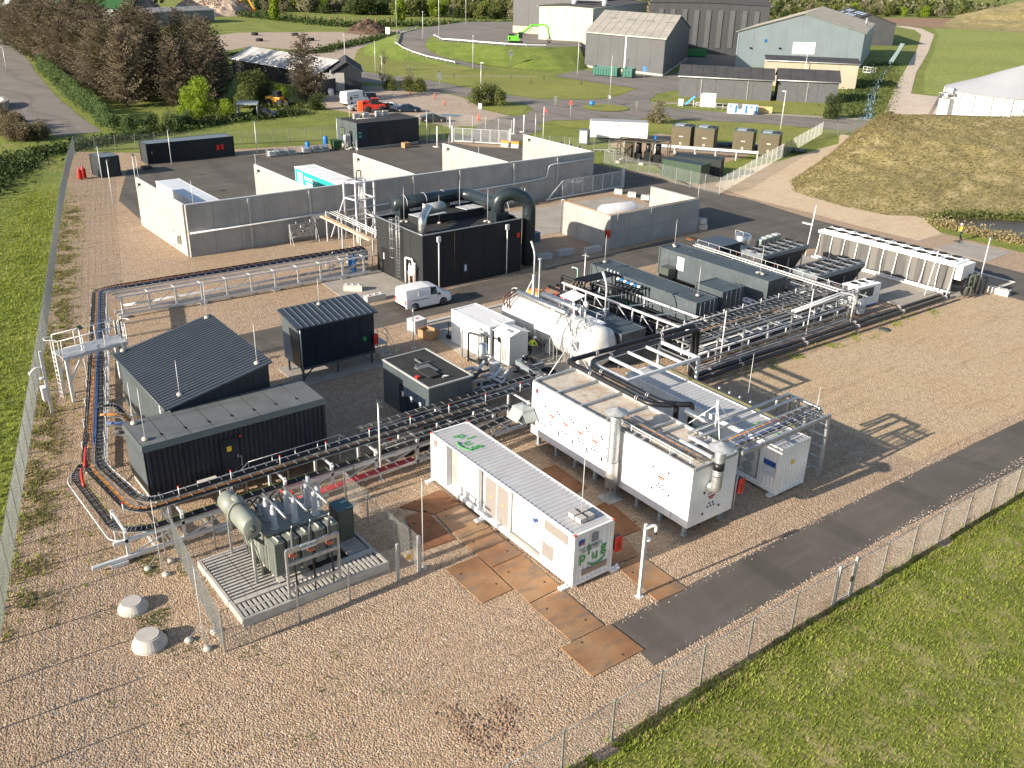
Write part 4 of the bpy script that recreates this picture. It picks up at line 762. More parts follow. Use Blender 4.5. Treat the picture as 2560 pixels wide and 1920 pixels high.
t = thing('chiller','white chiller with three fans and dark side grille at the end of the tray bridge','chiller',(-42.5,69.2,0),-.08); M().box(0,1.6,0,3.1,.15,2.0).build('casing', WHITE, t); M().box(1.6,1.61,.3,2.2,1.0,1.8).build('dark_grille', TRAFD, t); M().box(1.6,1.615,.05,3.0,.15,.25).build('blue_base', BLUEP, t); M().box(.1,1.5,-.015,0,.3,1.8).build('end_panel', WHITE2, t)
for k in range(3): fan(t,(.8,.55+k*1.0,2.0),.36,.16)
t = thing('air_cooler','long white air cooler with two rows of fans and grey coil walls','cooler',(-52.4,79.4,0),math.radians(2.2)); L,W,H = 14.0,2.7,2.75
M().box(0,L,0,W,H-.12,H+.12).build('fan_deck', WHITE, t)
m_,n_,b_ = nodes('striped coil',.6,.2); co = coords(n_); wv = N(n_,'ShaderNodeTexWave',Scale=.16,Distortion=0.); wv.bands_direction='X'; n_.links.new(co,wv.inputs[0])
n_.links.new(mix(n_,ramp(n_,wv.outputs[0],[(.45,(.15,.147,.14)),(.55,(.09,.09,.09))]),(.2,.195,.185),ramp(n_,noise(n_,coords(n_,(1,1,.1)),3,3),[(.5,(0,0,0)),(.8,(.5,)*3)])),b_.inputs['Base Color'])
for y,s in ((.35,-1),(W-.35,1)): M().box(.1,L-.1,y-.06,y+.06,.35,H-.12).build('coil_wall', m_, t)
for k in range(11):
    x = .15+k*(L-.3)/10
    for y,s in ((.2,-1),(W-.2,1)): M().bar((x,y-.05*s,H-.1),(x,y+s*.1,1.3),.07).bar((x,y+s*.1,1.3),(x+.0,y+s*(.0 if k%2 else .45),0),.07).build('strut', WHITE, t)
for y in (-.5,.1,W-.1): M().bar((0,y,.25),(L,y,.25),.1,.12).build('base_rail', WHITE2, t)
for i in range(10):
    for j in (0,1): fan(t,(.85+i*1.36,.72+j*1.28,H+.12),.5,.17,ring=WHITE)
M().box(L,L+.6,.2,W-.2,1.5,H+.05).build('end_box', WHITE, t)
for k in range(9): x = L+.4+random.random()*1.4; y = .2+k*.25; M().tube(bend([(x,y,.2),(x,y,random.uniform(1,2.3)),(x+.3,y+.3,random.uniform(1,2.3)),(x+.3,y+.3,.3)],.12,3),.08,7).build('pipe', INSUL if k%2 else TRAFD, t)
t = thing('feed_tank','silver round tank top with ribbed jacket behind the slate housing','tank',(-56.8,73.4,0)); M().lathe([(0,0),(.85,0),(.85,2.2),(.7,2.35),(0,2.45)],(0,0,0),24).build('shell', SILV, t); M().lathe([(.86,.1),(.88,.2),(.86,.3),(.88,1.4)],(0,0,0),24).build('jacket', GALV2, t)
railing(M(),[(-.5,-.6,2.3),(.5,-.6,2.3)],.4,.02,False).build('rail', STEELW, t)
c0 = thing('pump_cabinet','green pump cabinet beside the silver tank, nearest of the row','cabinet',(-55.9,75.2,0),0,'green pump cabinets'); M().box(-.3,.3,-.35,.35,0,1.6).build('casing', mat('pale green cabinet',(.2,.27,.24),.5), c0); M().box(-.32,.32,-.37,.37,1.6,1.75).build('lid', mat('pale green lid',(.42,.47,.44),.5), c0)
for k,l in enumerate(('second green pump cabinet from the silver tank','third green pump cabinet from the silver tank','green pump cabinet farthest from the silver tank')): dup(c0,(-56.1-.1*k,76.2+k*.95,0),0,l)
M1 = thing('leaning_mast','tall white post leaning slightly at the left end of the long white cooler','mast',(-53.3,79.2,0)); M().tube([(0,0,0),(.2,.2,5.2)],[.06,.045],8).build('pole', WHITE2, M1); M().box(-.9,.3,-.1,.1,3.2,3.3).build('arm', WHITE2, M1)
M1 = thing('leaning_mast','tall white post leaning before the right part of the long white cooler','mast',(-39.6,77.9,0)); M().tube([(0,0,0),(.3,.2,4.2)],[.06,.045],8).build('pole', WHITE2, M1)
# ---------------- cable bridge round the front and left of the site ----------------
t = thing('cable_bridge','grey steel cable bridge with orange and black cables curving round the long dark cabin','cable bridge',(-45,9,0))
up1 = bend([(-41.0,30.5,1.85),(-41.0,9.4,1.85),(-46.9,8.85,1.95),(-49.4,9.65,2.0),(-60,12.8,2.05),(-74.3,17.0,2.1),(-74.6,18.4,2.1),(-73.6,40.2,2.1)],1.1,5)
tray(t,up1,.5,[(-.2,.028,BLK,4),(.0,.02,ORANGE,5)],.3,world=True)
tray(t,[tuple(p) for p in up1[14:]],.3,[(.25,.02,BLUE,4)],.3,world=True)
up2 = bend([(-41.75,34.5,1.8),(-41.75,10.1,1.8),(-46.7,9.45,1.9),(-49.2,10.2,1.95),(-60,13.35,2.0),(-73.8,17.45,2.05),(-73.95,18.6,2.05),(-73.0,40.2,2.05)],1.0,5)
tray(t,up2,.48,[(-.1,.03,BLK,6),(.2,.02,WHITE2,1)],.3,world=True)
lo = bend([(-40.2,30.5,1.35),(-40.2,9.6,1.3),(-41.0,8.5,1.25),(-47.2,8.25,1.25),(-48.2,8.95,1.3)],.9,5)
tray(t,lo,.5,[(-.08,.03,BLK,7),(.24,.016,YG,1)],.3,world=True)
m = M().tube(bend([(-39.9,9.3,1.1),(-40.4,8.0,1.05),(-47.6,7.8,1.05),(-48.5,8.7,1.1)],.6,4),.035,6).build('guard_rail', STEELW, t, True)
for k,(y0,y1) in enumerate(((8.0,20.6),(20.7,33.5))):
    for z in (.22,1.15): M().bar((-40.0,y0,z),(-40.0,y1,z),.14,.18).build('beam', STEELW, t, True)
for k in range(10):
    y = 8.6+k*2.7
    for x in (-40.0,-42.0): M().bar((x,y,0.1),(x,y,1.8),.14).build('column', STEELW, t, True)
    M().bar((-42.1,y,1.68),(-39.8,y,1.68),.09).build('cross_beam', STEELW, t, True)
    M().bar((-40.0,y+.1,.3),(-40.0,y+2.5,1.1),.07).build('brace', STEELW, t, True); M().bar((-40.0,y+1.3,.2),(-42,y+1.3,.2),.1).build('cross_beam', STEELW, t, True)
    M().tube([(-41.35,y+.4,1.8),(-41.35,y+.4,2.35)],.03,6).build('marker_post', STEELW, t, True); M().lathe([(0,0),(.05,0),(.05,.06),(0,.06)],(-41.35,y+.4,2.35),8).build('red_cap', RED, t, True)
tray(t,[(-39.2,16.5,.75),(-39.2,24,.9)],.5,[(0,.035,REDC,6)],.4,world=True)
tray(t,[(-38.6,24.5,1.3),(-39.2,30.8,1.6)],.5,[(0,.03,BLK,6)],.3,world=True)
for k in range(7): M().box(-40.6,-40.5,24.3+k*1.0,24.9+k*1.0,.35,1.25).build('black_cable_loop', BLKR, t, True)
tray(t,bend([(-42.6,22.5,1.8),(-42.6,36,1.9),(-44.5,36.2,1.9)],.5,4),.5,[(0,.03,BLK,5)],.3,world=True); tray(t,[(-39.9,22.5,1.9),(-39.9,31.5,1.9)],.5,[(0,.02,YG,1),(.1,.03,BLK,4)],.3,world=True)
d = Vector((-74.3+49.5,17.0-9.6,0)).normalized(); nn = Vector((d.y,-d.x,0))
for k in range(9):
    a = Vector((-49.5,9.9,0))+d*(k*2.9)
    for s in (-.35,.6): q = a-nn*s; M().bar((q.x,q.y,0),(q.x,q.y,1.95),.12).build('column', STEELW, t, True)
    p1 = a+nn*.4; p2 = a-nn*.65; M().bar((p1.x,p1.y,1.9),(p2.x,p2.y,1.9),.08).build('cross_beam', STEELW, t, True)
for s in (-.4,.65):
    a = Vector((-49.5,9.9,.25))-nn*s; b = a+d*24.5; M().bar(a,b,.1,.14).build('beam', STEELW, t, True)
# low truss on the far left leg
m = []
for x0,x1 in ((-73.9,-72.9),(-73.0,-72.0)):
    M().bar((x0,18.0,.3),(x1,40,.3),.12,.2).build('beam', STEELW, t, True); M().bar((x0,18.0,1.75),(x1,40,1.75),.1,.14).build('beam', STEELW, t, True)
for k in range(11):
    y = 18.4+k*2.1; x = -73+(y-18)*.045; M().bar((x,y,.3),(x,y,1.75),.14).build('column', STEELW, t, True); M().bar((x-.9,y,1.75),(x,y,1.75),.08).build('cross_beam', STEELW, t, True)
    M().bar((x,y,.4),(x+.09,y+2.0,1.7),.05).build('brace', STEELW, t, True) if k < 10 else None
    if k%3 == 0: M().box(x-.25,x+.25,y-.3,y+.3,0,.2).build('foot_block', CONC2, t, True)
for k in range(3): M().tube([(-73.5+.2*k,18.6,.9),(-72.6+.2*k,40,.9)],.04,6).build('pipe', GALV2, t, True)
# drop branches into the long cabin and the red conduits
for k,z in enumerate((1.9,1.7,1.5,1.35)):
    x = -53.5+k*1.25; y = 10.9+(-53.5-x)*-.0
    tray(t,bend([(x,11.0,2.0),(x+.4,12.2,2.0-.1*k),(x+.9,12.6,1.1),(x+3.2-.3*k,13.4,1.0)],.4,4),.55,[(0,.03,(BLK,ORANGE,BLUE,BLK)[k],4)],.35,world=True)
M().tube(bend([(-48.6,9.25,2.1),(-47.6,8.95,2.1),(-46.6,8.65,2.05)],.4,4),.07,8).tube(bend([(-47.3,8.6,1.6),(-46.6,8.4,1.5),(-45.8,8.3,1.4)],.4,4),.07,8).build('red_conduit', RED, t, True)
M().bar((-39.95,6.9,.28),(-40.0,20,.28),.18,.16).build('beam', STEELW, t, True)
for y in (8.1,13.2,18.6): M().box(-40.25,-39.75,y-.4,y+.4,0,.18).build('foot_block', STEELW, t, True)
# crossing platform with caged ladders
t = thing('crossing_platform','railed steel platform on tall legs crossing over the cable bridge','platform',(-60.4,12.9,0),math.radians(8))
M().box(-.75,.75,-2.1,2.1,3.1,3.16).build('deck', GALV2, t)
for x in (-.75,.75): M().bar((x,-2.1,3.05),(x,2.1,3.05),.1,.2).build('beam', STEELW, t)
for x in (-.75,.75):
    for y in (-1.9,1.9): M().bar((x,y,0),(x,y,3.0),.18).build('leg', STEELW, t); 
    M().bar((x,-1.9,1.4),(x,-.9,3.0),.09).build('brace', STEELW, t); M().bar((x,1.9,1.4),(x,.9,3.0),.09).build('brace', STEELW, t)
railing(M(),[(-.7,-2.0,3.16),(-.7,2.0,3.16)],1.1,.028).build('railing', WHITE, t); railing(M(),[(.7,-2.0,3.16),(.7,2.0,3.16)],1.1,.028).build('railing', WHITE, t)
for s in (-1,1):
    M().tube(bend([(-.45,s*2.1,3.2),(-.45,s*2.1,4.25),(-.45,s*2.6,4.3),(.1,s*2.75,4.3),(.45,s*2.1,4.25),(.45,s*2.1,3.2)],.2,4),.028,6).build('ladder_hoop', WHITE, t)
    mm = M(); mm.tube([(-.25,s*2.3,0),(-.25,s*2.3,4.2)],.025,6).tube([(.25,s*2.3,0),(.25,s*2.3,4.2)],.025,6)
    mm.build('ladder_rail', WHITE, t)
    for k in range(11): M().bar((-.25,s*2.3,.3+k*.3),(.25,s*2.3,.3+k*.3),.03).build('rung', WHITE, t)
lamp((-60.0,12.3,0),4.7,'floodlight pole standing through the crossing platform',0.5)
t = thing('camera_pole','white pole with cameras and a cabinet beside the cable bridge and the left fence','camera pole',(-58.5,9.6,0)); M().bar((0,0,0),(0,0,4.2),.16).build('pole', STEELW, t); M().box(-.25,.25,-.35,-.1,1.0,1.9).build('cabinet', WHITE, t); M().tube(bend([(0,0,3.2),(0,-.5,3.2),(0,-.7,3.0)],.1,3),.05,8).build('camera_arm', WHITE, t); M().lathe([(0,0),(.1,.05),(.12,.2),(0,.22)],(0,-.75,2.8),10).build('camera', WHITE, t); M().lathe([(0,0),(.12,.02),(.12,.12),(0,.14)],(0,-.2,2.4),12).build('camera', WHITE, t)
t = thing('camera_pole','white camera pole with shadow across the asphalt at the near end of the road','camera pole',(-23.7,26.5,0)); M().bar((0,0,0),(0,0,3.95),.13).box(-.16,.16,-.16,.16,0,.04).build('pole', STEELW, t); M().tube(bend([(0,.0,3.75),(.1,.3,3.8),(.16,.5,3.75),(.16,.5,3.45)],.12,4),.08,10).build('camera_arm', WHITE, t); M().lathe([(0,0),(.07,.03),(.09,.16),(0,.18)],(.16,.5,3.28),12).build('camera', BLK, t); M().lathe([(.0,0),(.15,.03),(.15,.1),(0,.14)],(0,.2,3.0),14).build('dome_camera', WHITE, t)
# ---------------- long dark cabin ----------------
t = thing('long_cabin','long dark blue ribbed cabin with flat grey roof beside the curved cable bridge','cabin',(-46.63,10.88,.95),math.radians(-.54)); L,W,H = 3.18,10.03,2.97
M().box(.03,L-.03,.03,W-.03,0,H-.3).build('core', NAVY, t)
M().corr((L,.02,.12),(0,1,0),W-.04,(0,0,1),H-.4,(1,0,0),pitch=.27,d=.03).build('ribbed_wall', NAVY, t); M().box(0,L-.06,-.01,.03,.12,H-.28).build('end_wall', NAVYL, t); M().box(0,L-.06,W-.03,W+.01,.12,H-.28).build('end_wall', NAVYL, t)
M().add([(-.1,-.1,H-.3),(L+.1,-.1,H-.3),(L+.1,W+.1,H-.3),(-.1,W+.1,H-.3),(-.02,-.02,H),(L-.02,-.02,H),(L-.02,W+.02,H),(-.02,W+.02,H)],[(0,1,5,4),(1,2,6,5),(2,3,7,6),(3,0,4,7),(3,2,1,0)]).build('roof_edge', NAVYL, t)
for k in range(8): M().box(.0,L-.04,k*W/8+.02,(k+1)*W/8-.02,H-.01,H+.008).build('roof_panel', ROOFM, t)
for k in range(7): M().box(2.2,2.45,(k+1)*W/8-.1,(k+1)*W/8-.06,H+.008,H+.05).build('roof_clip', NAVY, t)
M().box(L,L+.04,3.9,4.85,.2,2.15).build('door', NAVY, t); M().box(L+.04,L+.05,4.2,4.45,1.4,1.7).build('yellow_sign', YEL, t); M().box(L+.04,L+.1,4.72,4.78,.95,1.1).build('handle', GALV, t); M().box(L+.02,L+.08,4.92,5.02,2.1,2.2).build('red_lamp', RED, t)
M().box(.1,L-.1,.1,W-.1,-.35,0).build('plinth', CONC2, t)
for x in (.3,L-.3):
    for k in range(5): M().box(x-.15,x+.15,.3+k*2.3,.6+k*2.3,-.95,-.35).build('foot', CONC2, t)
aircon((-43.0,13.65,.55),PI/2,'cream outdoor fan unit against the long dark ribbed cabin')
t = thing('gangway','galvanised walkway with handrails along the long dark cabin door','gangway',(-42.9,18,0)); M().box(-.5,.4,-2.6,3.4,.85,.9).build('deck', GALV2, t); railing(M(),[(.4,-2.2,.9),(.4,3.2,.9)],1.0,.025).build('railing', GALV, t); railing(M(),[(.4,-2.2,.9),(.4,-3.2,.05)],1.0,.025).build('railing', GALV, t); railing(M(),[(-.5,-2.2,.9),(-.5,-3.2,.05)],1.0,.025).build('railing', GALV, t); railing(M(),[(.4,3.2,.9),(.4,4.2,.05)],1.0,.025).build('railing', GALV, t)
for y in (-2.4,0,3.2): M().bar((.3,y,0),(.3,y,.85),.08).bar((-.4,y,0),(-.4,y,.85),.08).build('leg', GALV, t)
for k in range(4): M().box(-.45,.35,-2.75-k*.22,-2.55-k*.22,.7-k*.2,.73-k*.2).build('tread', GALV2, t)
# ---------------- cabin with the large pitched roof ----------------
def ribroof(t, x0,x1,y0,y1, zf, along, pitch, mt, mt2):
    m = M(); c = [(x0,y0),(x1,y0),(x1,y1),(x0,y1)]; m.prism(c, 0, 0) if 0 else None
    m.add([(a,b,zf(a,b)-.1) for a,b in c]+[(a,b,zf(a,b)) for a,b in c],[(3,2,1,0),(4,5,6,7),(0,1,5,4),(1,2,6,5),(2,3,7,6),(3,0,4,7)]); m.build('roof_sheet', mt, t)
    n = round(((x1-x0) if along == 'y' else (y1-y0))/pitch)
    for k in range(1,n):
        if along == 'y': x = x0+(x1-x0)*k/n; a,b = (x,y0),(x,y1)
        else: y = y0+(y1-y0)*k/n; a,b = (x0,y),(x1,y)
        M().bar((a[0],a[1],zf(*a)+.025),(b[0],b[1],zf(*b)+.025),.06,.06).build('roof_rib', mt2, t)
ROOFRIB = mat('roof rib highlight',(.085,.105,.13),.45,.1)  # ribs lighter than the sheet, painting the pale highlight along them
t = thing('stilt_building','square dark building on stilts with ribbed single pitch roof','cabin',(-51.1,16.2,0))
x0,x1,y0,y1 = -55.6,-46.6,13.35,19.1; zt = lambda x,y: 4.2+(y-y0)*.215
for a,b,n,mt in (((x0,y0),(x1,y0),'side_wall',NAVYL),((x1,y0),(x1,y1),'end_wall',NAVY),((x1,y1),(x0,y1),'side_wall',NAVYL),((x0,y1),(x0,y0),'end_wall',NAVYL)):
    L_ = math.hypot(b[0]-a[0],b[1]-a[1]); k = max(1,round(L_/1.0)); ux,uy = (b[0]-a[0])/L_,(b[1]-a[1])/L_; nx,ny = uy,-ux
    for i in range(k):
        p = (a[0]+ux*L_*i/k+ux*.008,a[1]+uy*L_*i/k+uy*.008); q = (a[0]+ux*L_*(i+1)/k-ux*.008,a[1]+uy*L_*(i+1)/k-uy*.008)
        M().add([(p[0],p[1],.9),(q[0],q[1],.9),(q[0],q[1],zt(*q)-.1),(p[0],p[1],zt(*p)-.1),(p[0]-nx*.1,p[1]-ny*.1,.9),(q[0]-nx*.1,q[1]-ny*.1,.9),(q[0]-nx*.1,q[1]-ny*.1,zt(*q)-.1),(p[0]-nx*.1,p[1]-ny*.1,zt(*p)-.1)],[(0,1,2,3),(7,6,5,4),(0,4,5,1),(1,5,6,2),(2,6,7,3),(3,7,4,0)]).build('wall_panel', mt, t, True)
M().box(x0+.12,x1-.12,y0+.12,y1-.12,.85,.95).build('floor', NAVY, t, True)
rr = thing('x','x','x'); bpy.data.objects.remove(rr)
t.matrix_basis = Matrix.Identity(4)
for c in t.children: c.data.transform(Matrix.Translation((-51.1,16.2,0)))
ribroof(t,x0-.2,x1+.15,y0-.25,y1+.2,lambda x,y: zt(x,y),'y',.31,ROOFS,ROOFRIB)
for x in (x0+.2,-52.6,-49.6,x1-.2):
    for y in (y0+.2,(y0+y1)/2,y1-.2): M().bar((x,y,0),(x,y,.9),.14).box(x-.2,x+.2,y-.2,y+.2,0,.08).build('stilt', GALV2, t)
M().tube([(x0-.2,y0-.3,4.1),(x1+.15,y0-.3,4.1)],.06,8).build('gutter', NAVYL, t); M().tube([(x1-1.2,y0-.2,4.1),(x1-1.2,y0-.12,1.2)],.04,6).build('downpipe', GALV, t)
t = thing('stilt_cabin','black clad cabin on stilts with green sign and red fire box, ribbed roof','cabin',(0,0,0)); x0,x1,y0,y1 = -56.5,-53.95,24.4,30.1; zt2 = lambda x,y: 4.45-(x-x0)*.17
M().add([(x0,y0,1),(x1,y0,1),(x1,y1,1),(x0,y1,1),(x0,y0,zt2(x0,0)-.1),(x1,y0,zt2(x1,0)-.1),(x1,y1,zt2(x1,0)-.1),(x0,y1,zt2(x0,0)-.1)],[(3,2,1,0),(4,5,6,7),(0,1,5,4),(1,2,6,5),(2,3,7,6),(3,0,4,7)]).build('walls', NAVY, t)
for k in range(5): M().box(x1,x1+.02,y0+k*1.14+.01,y0+(k+1)*1.14-.01,1.05,zt2(x1,0)-.12).build('wall_panel', NAVY, t)
M().add([(x0+.02,y0-.015,3.0),(x1,y0-.015,3.0),(x1,y0-.015,zt2(x1,0)-.12),(x0+.02,y0-.015,zt2(x0,0)-.12),(x0+.02,y0,3.0),(x1,y0,3.0),(x1,y0,zt2(x1,0)-.12),(x0+.02,y0,zt2(x0,0)-.12)],[(0,1,2,3),(7,6,5,4),(0,4,5,1),(1,5,6,2),(2,6,7,3),(3,7,4,0)]).build('pale_gable_panel', NAVYL, t)
ribroof(t,x0-.2,x1+.2,y0-.2,y1+.2,zt2,'x',.45,ROOFS,ROOFRIB)
for x in (x0+.2,x1-.15):
    for y in (y0+.2,27.2,y1-.2): M().bar((x,y,0),(x,y,1),.13).build('stilt', NAVYL, t)
M().bar((x1,y0,.95),(x1,y1,.95),.12,.16).bar((x1-.1,y0+.2,.2),(x1-.1,y0+1.0,.9),.07).bar((x1-.1,y1-.2,.2),(x1-.1,y1-1.0,.9),.07).build('base_beam', NAVYL, t)
M().tube([(x1+.06,y0+.08,zt2(x1,0)-.1),(x1+.06,y0+.08,.95)],.04,6).build('downpipe', STEELW, t)
M().box(x1+.02,x1+.04,29.2,29.45,1.95,2.25).build('green_sign', GREENP, t); firebox(t,(x1+.15,30.1,1.95),(.28,.3,.7)); M().tube([(x0-.2,y0+2,4.5),(x0-.2,y0+2,4.6)],.05,5) if 0 else None
t = thing('stair','galvanised stairs with handrails at the end of the black clad cabin','stair',(-55.2,31.1,0)); M().box(-.9,.5,-.7,.5,1.0,1.05).build('landing', GALV2, t)
for k in range(5): M().box(.5+k*.25,.75+k*.25,-.6,.4,.8-k*.2,.84-k*.2).build('tread', GALV2, t)
for y in (-.65,.45): railing(M(),[(-.9,y,1.05),(.5,y,1.05),(1.75,y,.05)],1.0,.022).build('railing', GALV, t)
for x,y in ((-.8,-.6),(-.8,.4),(.4,-.6),(.4,.4)): M().bar((x,y,0),(x,y,1),.06).build('leg', GALV, t)
# ---------------- flat roofed cabin ----------------
t = thing('flat_roof_cabin','flat roofed dark green grey cabin with double doors and roof hatches','cabin',(-48.2,27.45,0),math.radians(.5)); L,W,H = 5.3,3.25,2.95
M().box(0,L,0,W,0,H).build('core', NAVYL, t)
for k in range(3): M().box(L,L+.02,k*W/3+.01,(k+1)*W/3-.01,.0,H-.02).build('wall_panel', NAVYL, t)
M().box(0,1.9,-.02,0,0,H-.02).build('wall_panel', NAVYL, t)
for a,b in ((1.95,2.9),(2.95,3.9),(3.95,4.9)): 
    d_ = M().box(a,b,-.035,-.0,.05,2.05).build('door', NAVY, t); M().box(a+.3,a+.5,-.045,-.035,1.3,1.65).build('paper_sign', WHITE, d_)
M().box(4.95,L,-.02,0,0,H-.02).build('wall_panel', NAVYL, t); M().box(1.9,4.95,-.02,0,2.1,H-.02).build('lintel', NAVYL, t)
M().box(.08,L-.08,.08,W-.08,H,H+.03).build('roof_felt', ROOFD, t)
f = M().box(-.03,L+.05,-.05,.06,H-.02,H+.07).box(-.03,L+.05,W-.06,W+.05,H-.02,H+.07).box(-.03,.06,.06,W-.06,H-.02,H+.07).box(L-.06,L+.05,.06,W-.06,H-.02,H+.07); f.build('roof_edge', mat('pale edge trim',(.42,.42,.42),.5), t)
M().box(2.3,3.6,.9,1.9,H+.03,H+.14).build('roof_hatch', ROOFM, t); M().box(2.1,2.2,1.1,2.2,H+.03,H+.16).box(1.2,2.1,1.6,1.65,H+.03,H+.16).build('roof_hatch', ROOFM, t); M().box(2.9,4.3,.7,1.5,H+.14,H+.2).build('roof_hatch', ROOFD, t)
M().box(3.6,3.85,.1,.3,H+.07,H+.2).build('red_beacon', RED, t); M().box(L+.02,L+.2,.35,.75,1.2,1.6).build('junction_box', WHITE2, t)
for i,(x,y,h,lab) in enumerate(((-43.7,29.1,3.1,'grey square post with small sign plate at the flat roofed cabin'),(-43.9,31.2,1.8,'shorter grey post right of the flat roofed cabin'),(-44.4,32.5,1.7,'grey post nearest the silver silencer vessel'))):
    t = thing('grey_post',lab,'post',(x,y,0)); M().bar((0,0,0),(0,0,h),.15 if i==0 else .08).build('pole', STEELW if i else GALV, t)
    if i == 0: M().box(.09,.12,-.3,.3,1.1,1.45).build('sign_plate', WHITE2, t); M().tube([(0,0,h),(.2,.25,h+.02)],.04,6).build('camera', WHITE2, t)
# ---------------- compressor house with the dark ducts ----------------
t = thing('compressor_house','charcoal clad plant building with dark ducts on its flat roof','building',(-72.94,41.35,0),math.radians(.2)); L,W,H = 7.7,10.76,4.96
M().box(.05,L-.05,.05,W-.05,0,H-.25).build('core', CHAR, t)
for k in range(4): M().box(k*L/4+.012,(k+1)*L/4-.012,0,.05,0,H).build('wall_panel', CHAR, t)
for k in range(5): M().box(L-.05,L,k*W/5+.012,(k+1)*W/5-.012,0,H).build('wall_panel', CHAR, t)
M().box(0,.05,0,W,0,H).box(0,L,W-.05,W,0,H).build('rear_wall', CHAR, t)
f = M().box(-.03,L+.03,-.03,.12,H,H+.06).box(-.03,L+.03,W-.12,W+.03,H,H+.06).box(-.03,.12,.12,W-.12,H,H+.06).box(L-.12,L+.03,.12,W-.12,H,H+.06); f.build('parapet_cap', GALV, t)
M().box(.06,L-.06,.06,W-.06,H-.26,H-.24).build('roof_felt', ROOFD, t)
M().box(.8,2.9,-.03,0,0,2.4).build('door', mat('near black door',(.012,.012,.014),.5), t); M().box(1.15,1.3,-.04,-.03,1.3,1.9).build('sign', mat('pale blue sign',(.5,.6,.72),.5), t)
M().box(L,L+.03,4.0,4.95,.0,2.15).build('door', mat('near black door',(.012,.012,.014),.5), t); M().box(L+.03,L+.04,4.35,4.6,1.1,1.7).build('sign', mat('pale blue sign',(.5,.6,.72),.5), t)
DUCT = mat('slate duct',(.028,.04,.048),.28,.2,.08,2)
zr = 6.0
d_ = M().lathe([(0,0),(.62,0),(.62,6.4)],(.35,1.6,zr),24,(0.02,1,.0)).build('large_duct', DUCT, t); M().tube(bend([(.45,7.6,zr),(.55,9.2,zr),(1.6,9.6,zr),(4.6,9.6,zr),(5.6,9.6,zr)],1.1,6),.58,20,False).build('large_duct', DUCT, t)
for y in (2.7,4.8,6.9): M().lathe([(.63,0),(.65,0),(.65,.06),(.63,.06)],(.4,y,zr),24,(0,1,0)).build('duct_seam', GALV2, d_)
for y in (2.4,5,7.4): M().box(0,.9,y-.12,y+.12,H-.2,zr-.5).build('duct_support', NAVYL, t)
M().box(.1,1.1,1.9,2.9,H-.2,zr-.3).build('duct_support', DUCT, t)
u = bend([(6.0,9.3,H-.2),(6.0,9.3,6.6),(6.5,10.3,7.2),(7.2,12.0,6.4),(7.2,12.0,.3)],1.15,8); M().tube(u,.62,20).build('u_duct', DUCT, t)
M().box(5.4,6.7,8.6,10.0,H-.2,5.5).build('duct_base', DUCT, t); M().tube([(5.0,9.6,zr),(6.2,9.5,zr)],.56,16).build('large_duct', DUCT, t)
M().tube([(6.2,12.6,.3),(6.2,12.6,5.9)],.12,8).build('pipe', BLK, t)
rb = M().box(2.3,4.0,2.0,9.2,H-.2,5.35).build('roof_light_box', CHAR, t)
for k in range(7):
    if k not in (3,4): M().add([(2.25,2.05+k*1.03,5.35),(4.05,2.05+k*1.03,5.45),(4.05,3.03+k*1.03,5.45),(2.25,3.03+k*1.03,5.35),(2.25,2.05+k*1.03,5.4),(4.05,2.05+k*1.03,5.5),(4.05,3.03+k*1.03,5.5),(2.25,3.03+k*1.03,5.4)],[(3,2,1,0),(4,5,6,7),(0,1,5,4),(1,2,6,5),(2,3,7,6),(3,0,4,7)]).build('roof_light', mat('frosted roof light',(.5,.52,.56),.3), rb)
M().tube(bend([(6.3,.9,H-.2),(6.3,.9,6.0),(4.6,2.6,6.3),(4.2,3.1,6.3)],1.2,8),.38,18,False).build('silver_elbow', SILV, t)
M().lathe([(.42,0),(.42,.12),(.5,.12),(.5,1.6),(.44,1.7),(.44,1.8)],(4.4,2.7,6.2),20,(-.15,1,0)).build('fan_drum', mat('grey fan drum',(.3,.34,.35),.4,.3), t); M().box(4.2,4.6,2.3,2.4,5.6,6.75).build('drum_flange', GALV2, t)
for x,y,h in ((1.0,1.6,3.3),(3.6,4.1,1.5),(1.8,6.8,3.0),(6.4,7.6,3.2)): pass
m = M()
for x in (3.95,4.45): m.tube([(x,-.3,.3),(x,-.3,H+1.0)],.03,6)
m.build('ladder_rail', GALV, t)
for k in range(19): M().bar((3.95,-.3,.5+k*.3),(4.45,-.3,.5+k*.3),.03).build('rung', GALV, t)
for k in range(5):
    z = 2.4+k*.85; M().tube([(4.2+.42*math.cos(a),-.65+.42*math.sin(a),z) for a in [PI*(.95+1.1*j/10) for j in range(11)]],.02,5).build('ladder_hoop', GALV, t)
for a in (1.0,1.3,1.5,1.7,2.0): M().tube([(4.2+.42*math.cos(a*PI),-.65+.42*math.sin(a*PI),2.4),(4.2+.42*math.cos(a*PI),-.65+.42*math.sin(a*PI),5.8)],.014,4).build('cage_bar', GALV, t)
for k in range(7): M().tube(bend([(5.6+k*.22,-.15,.1),(5.6+k*.22,-.15,random.uniform(1,2.4)),(5.8+k*.22,-.3,random.uniform(.8,2))],.1,3),random.uniform(.03,.08),7).build('pipe', (WHITE2,STEELW,BLK,RED)[k%4], t)
M().box(6.0,6.5,-.4,-.1,1.2,2.0).build('white_box', WHITE, t); M().tube(bend([(5.2,-.2,.2),(5.2,-.2,2.5),(6.4,-.2,2.6),(6.4,-.2,2.0)],.2,4),.09,8).build('pipe', WHITE2, t)
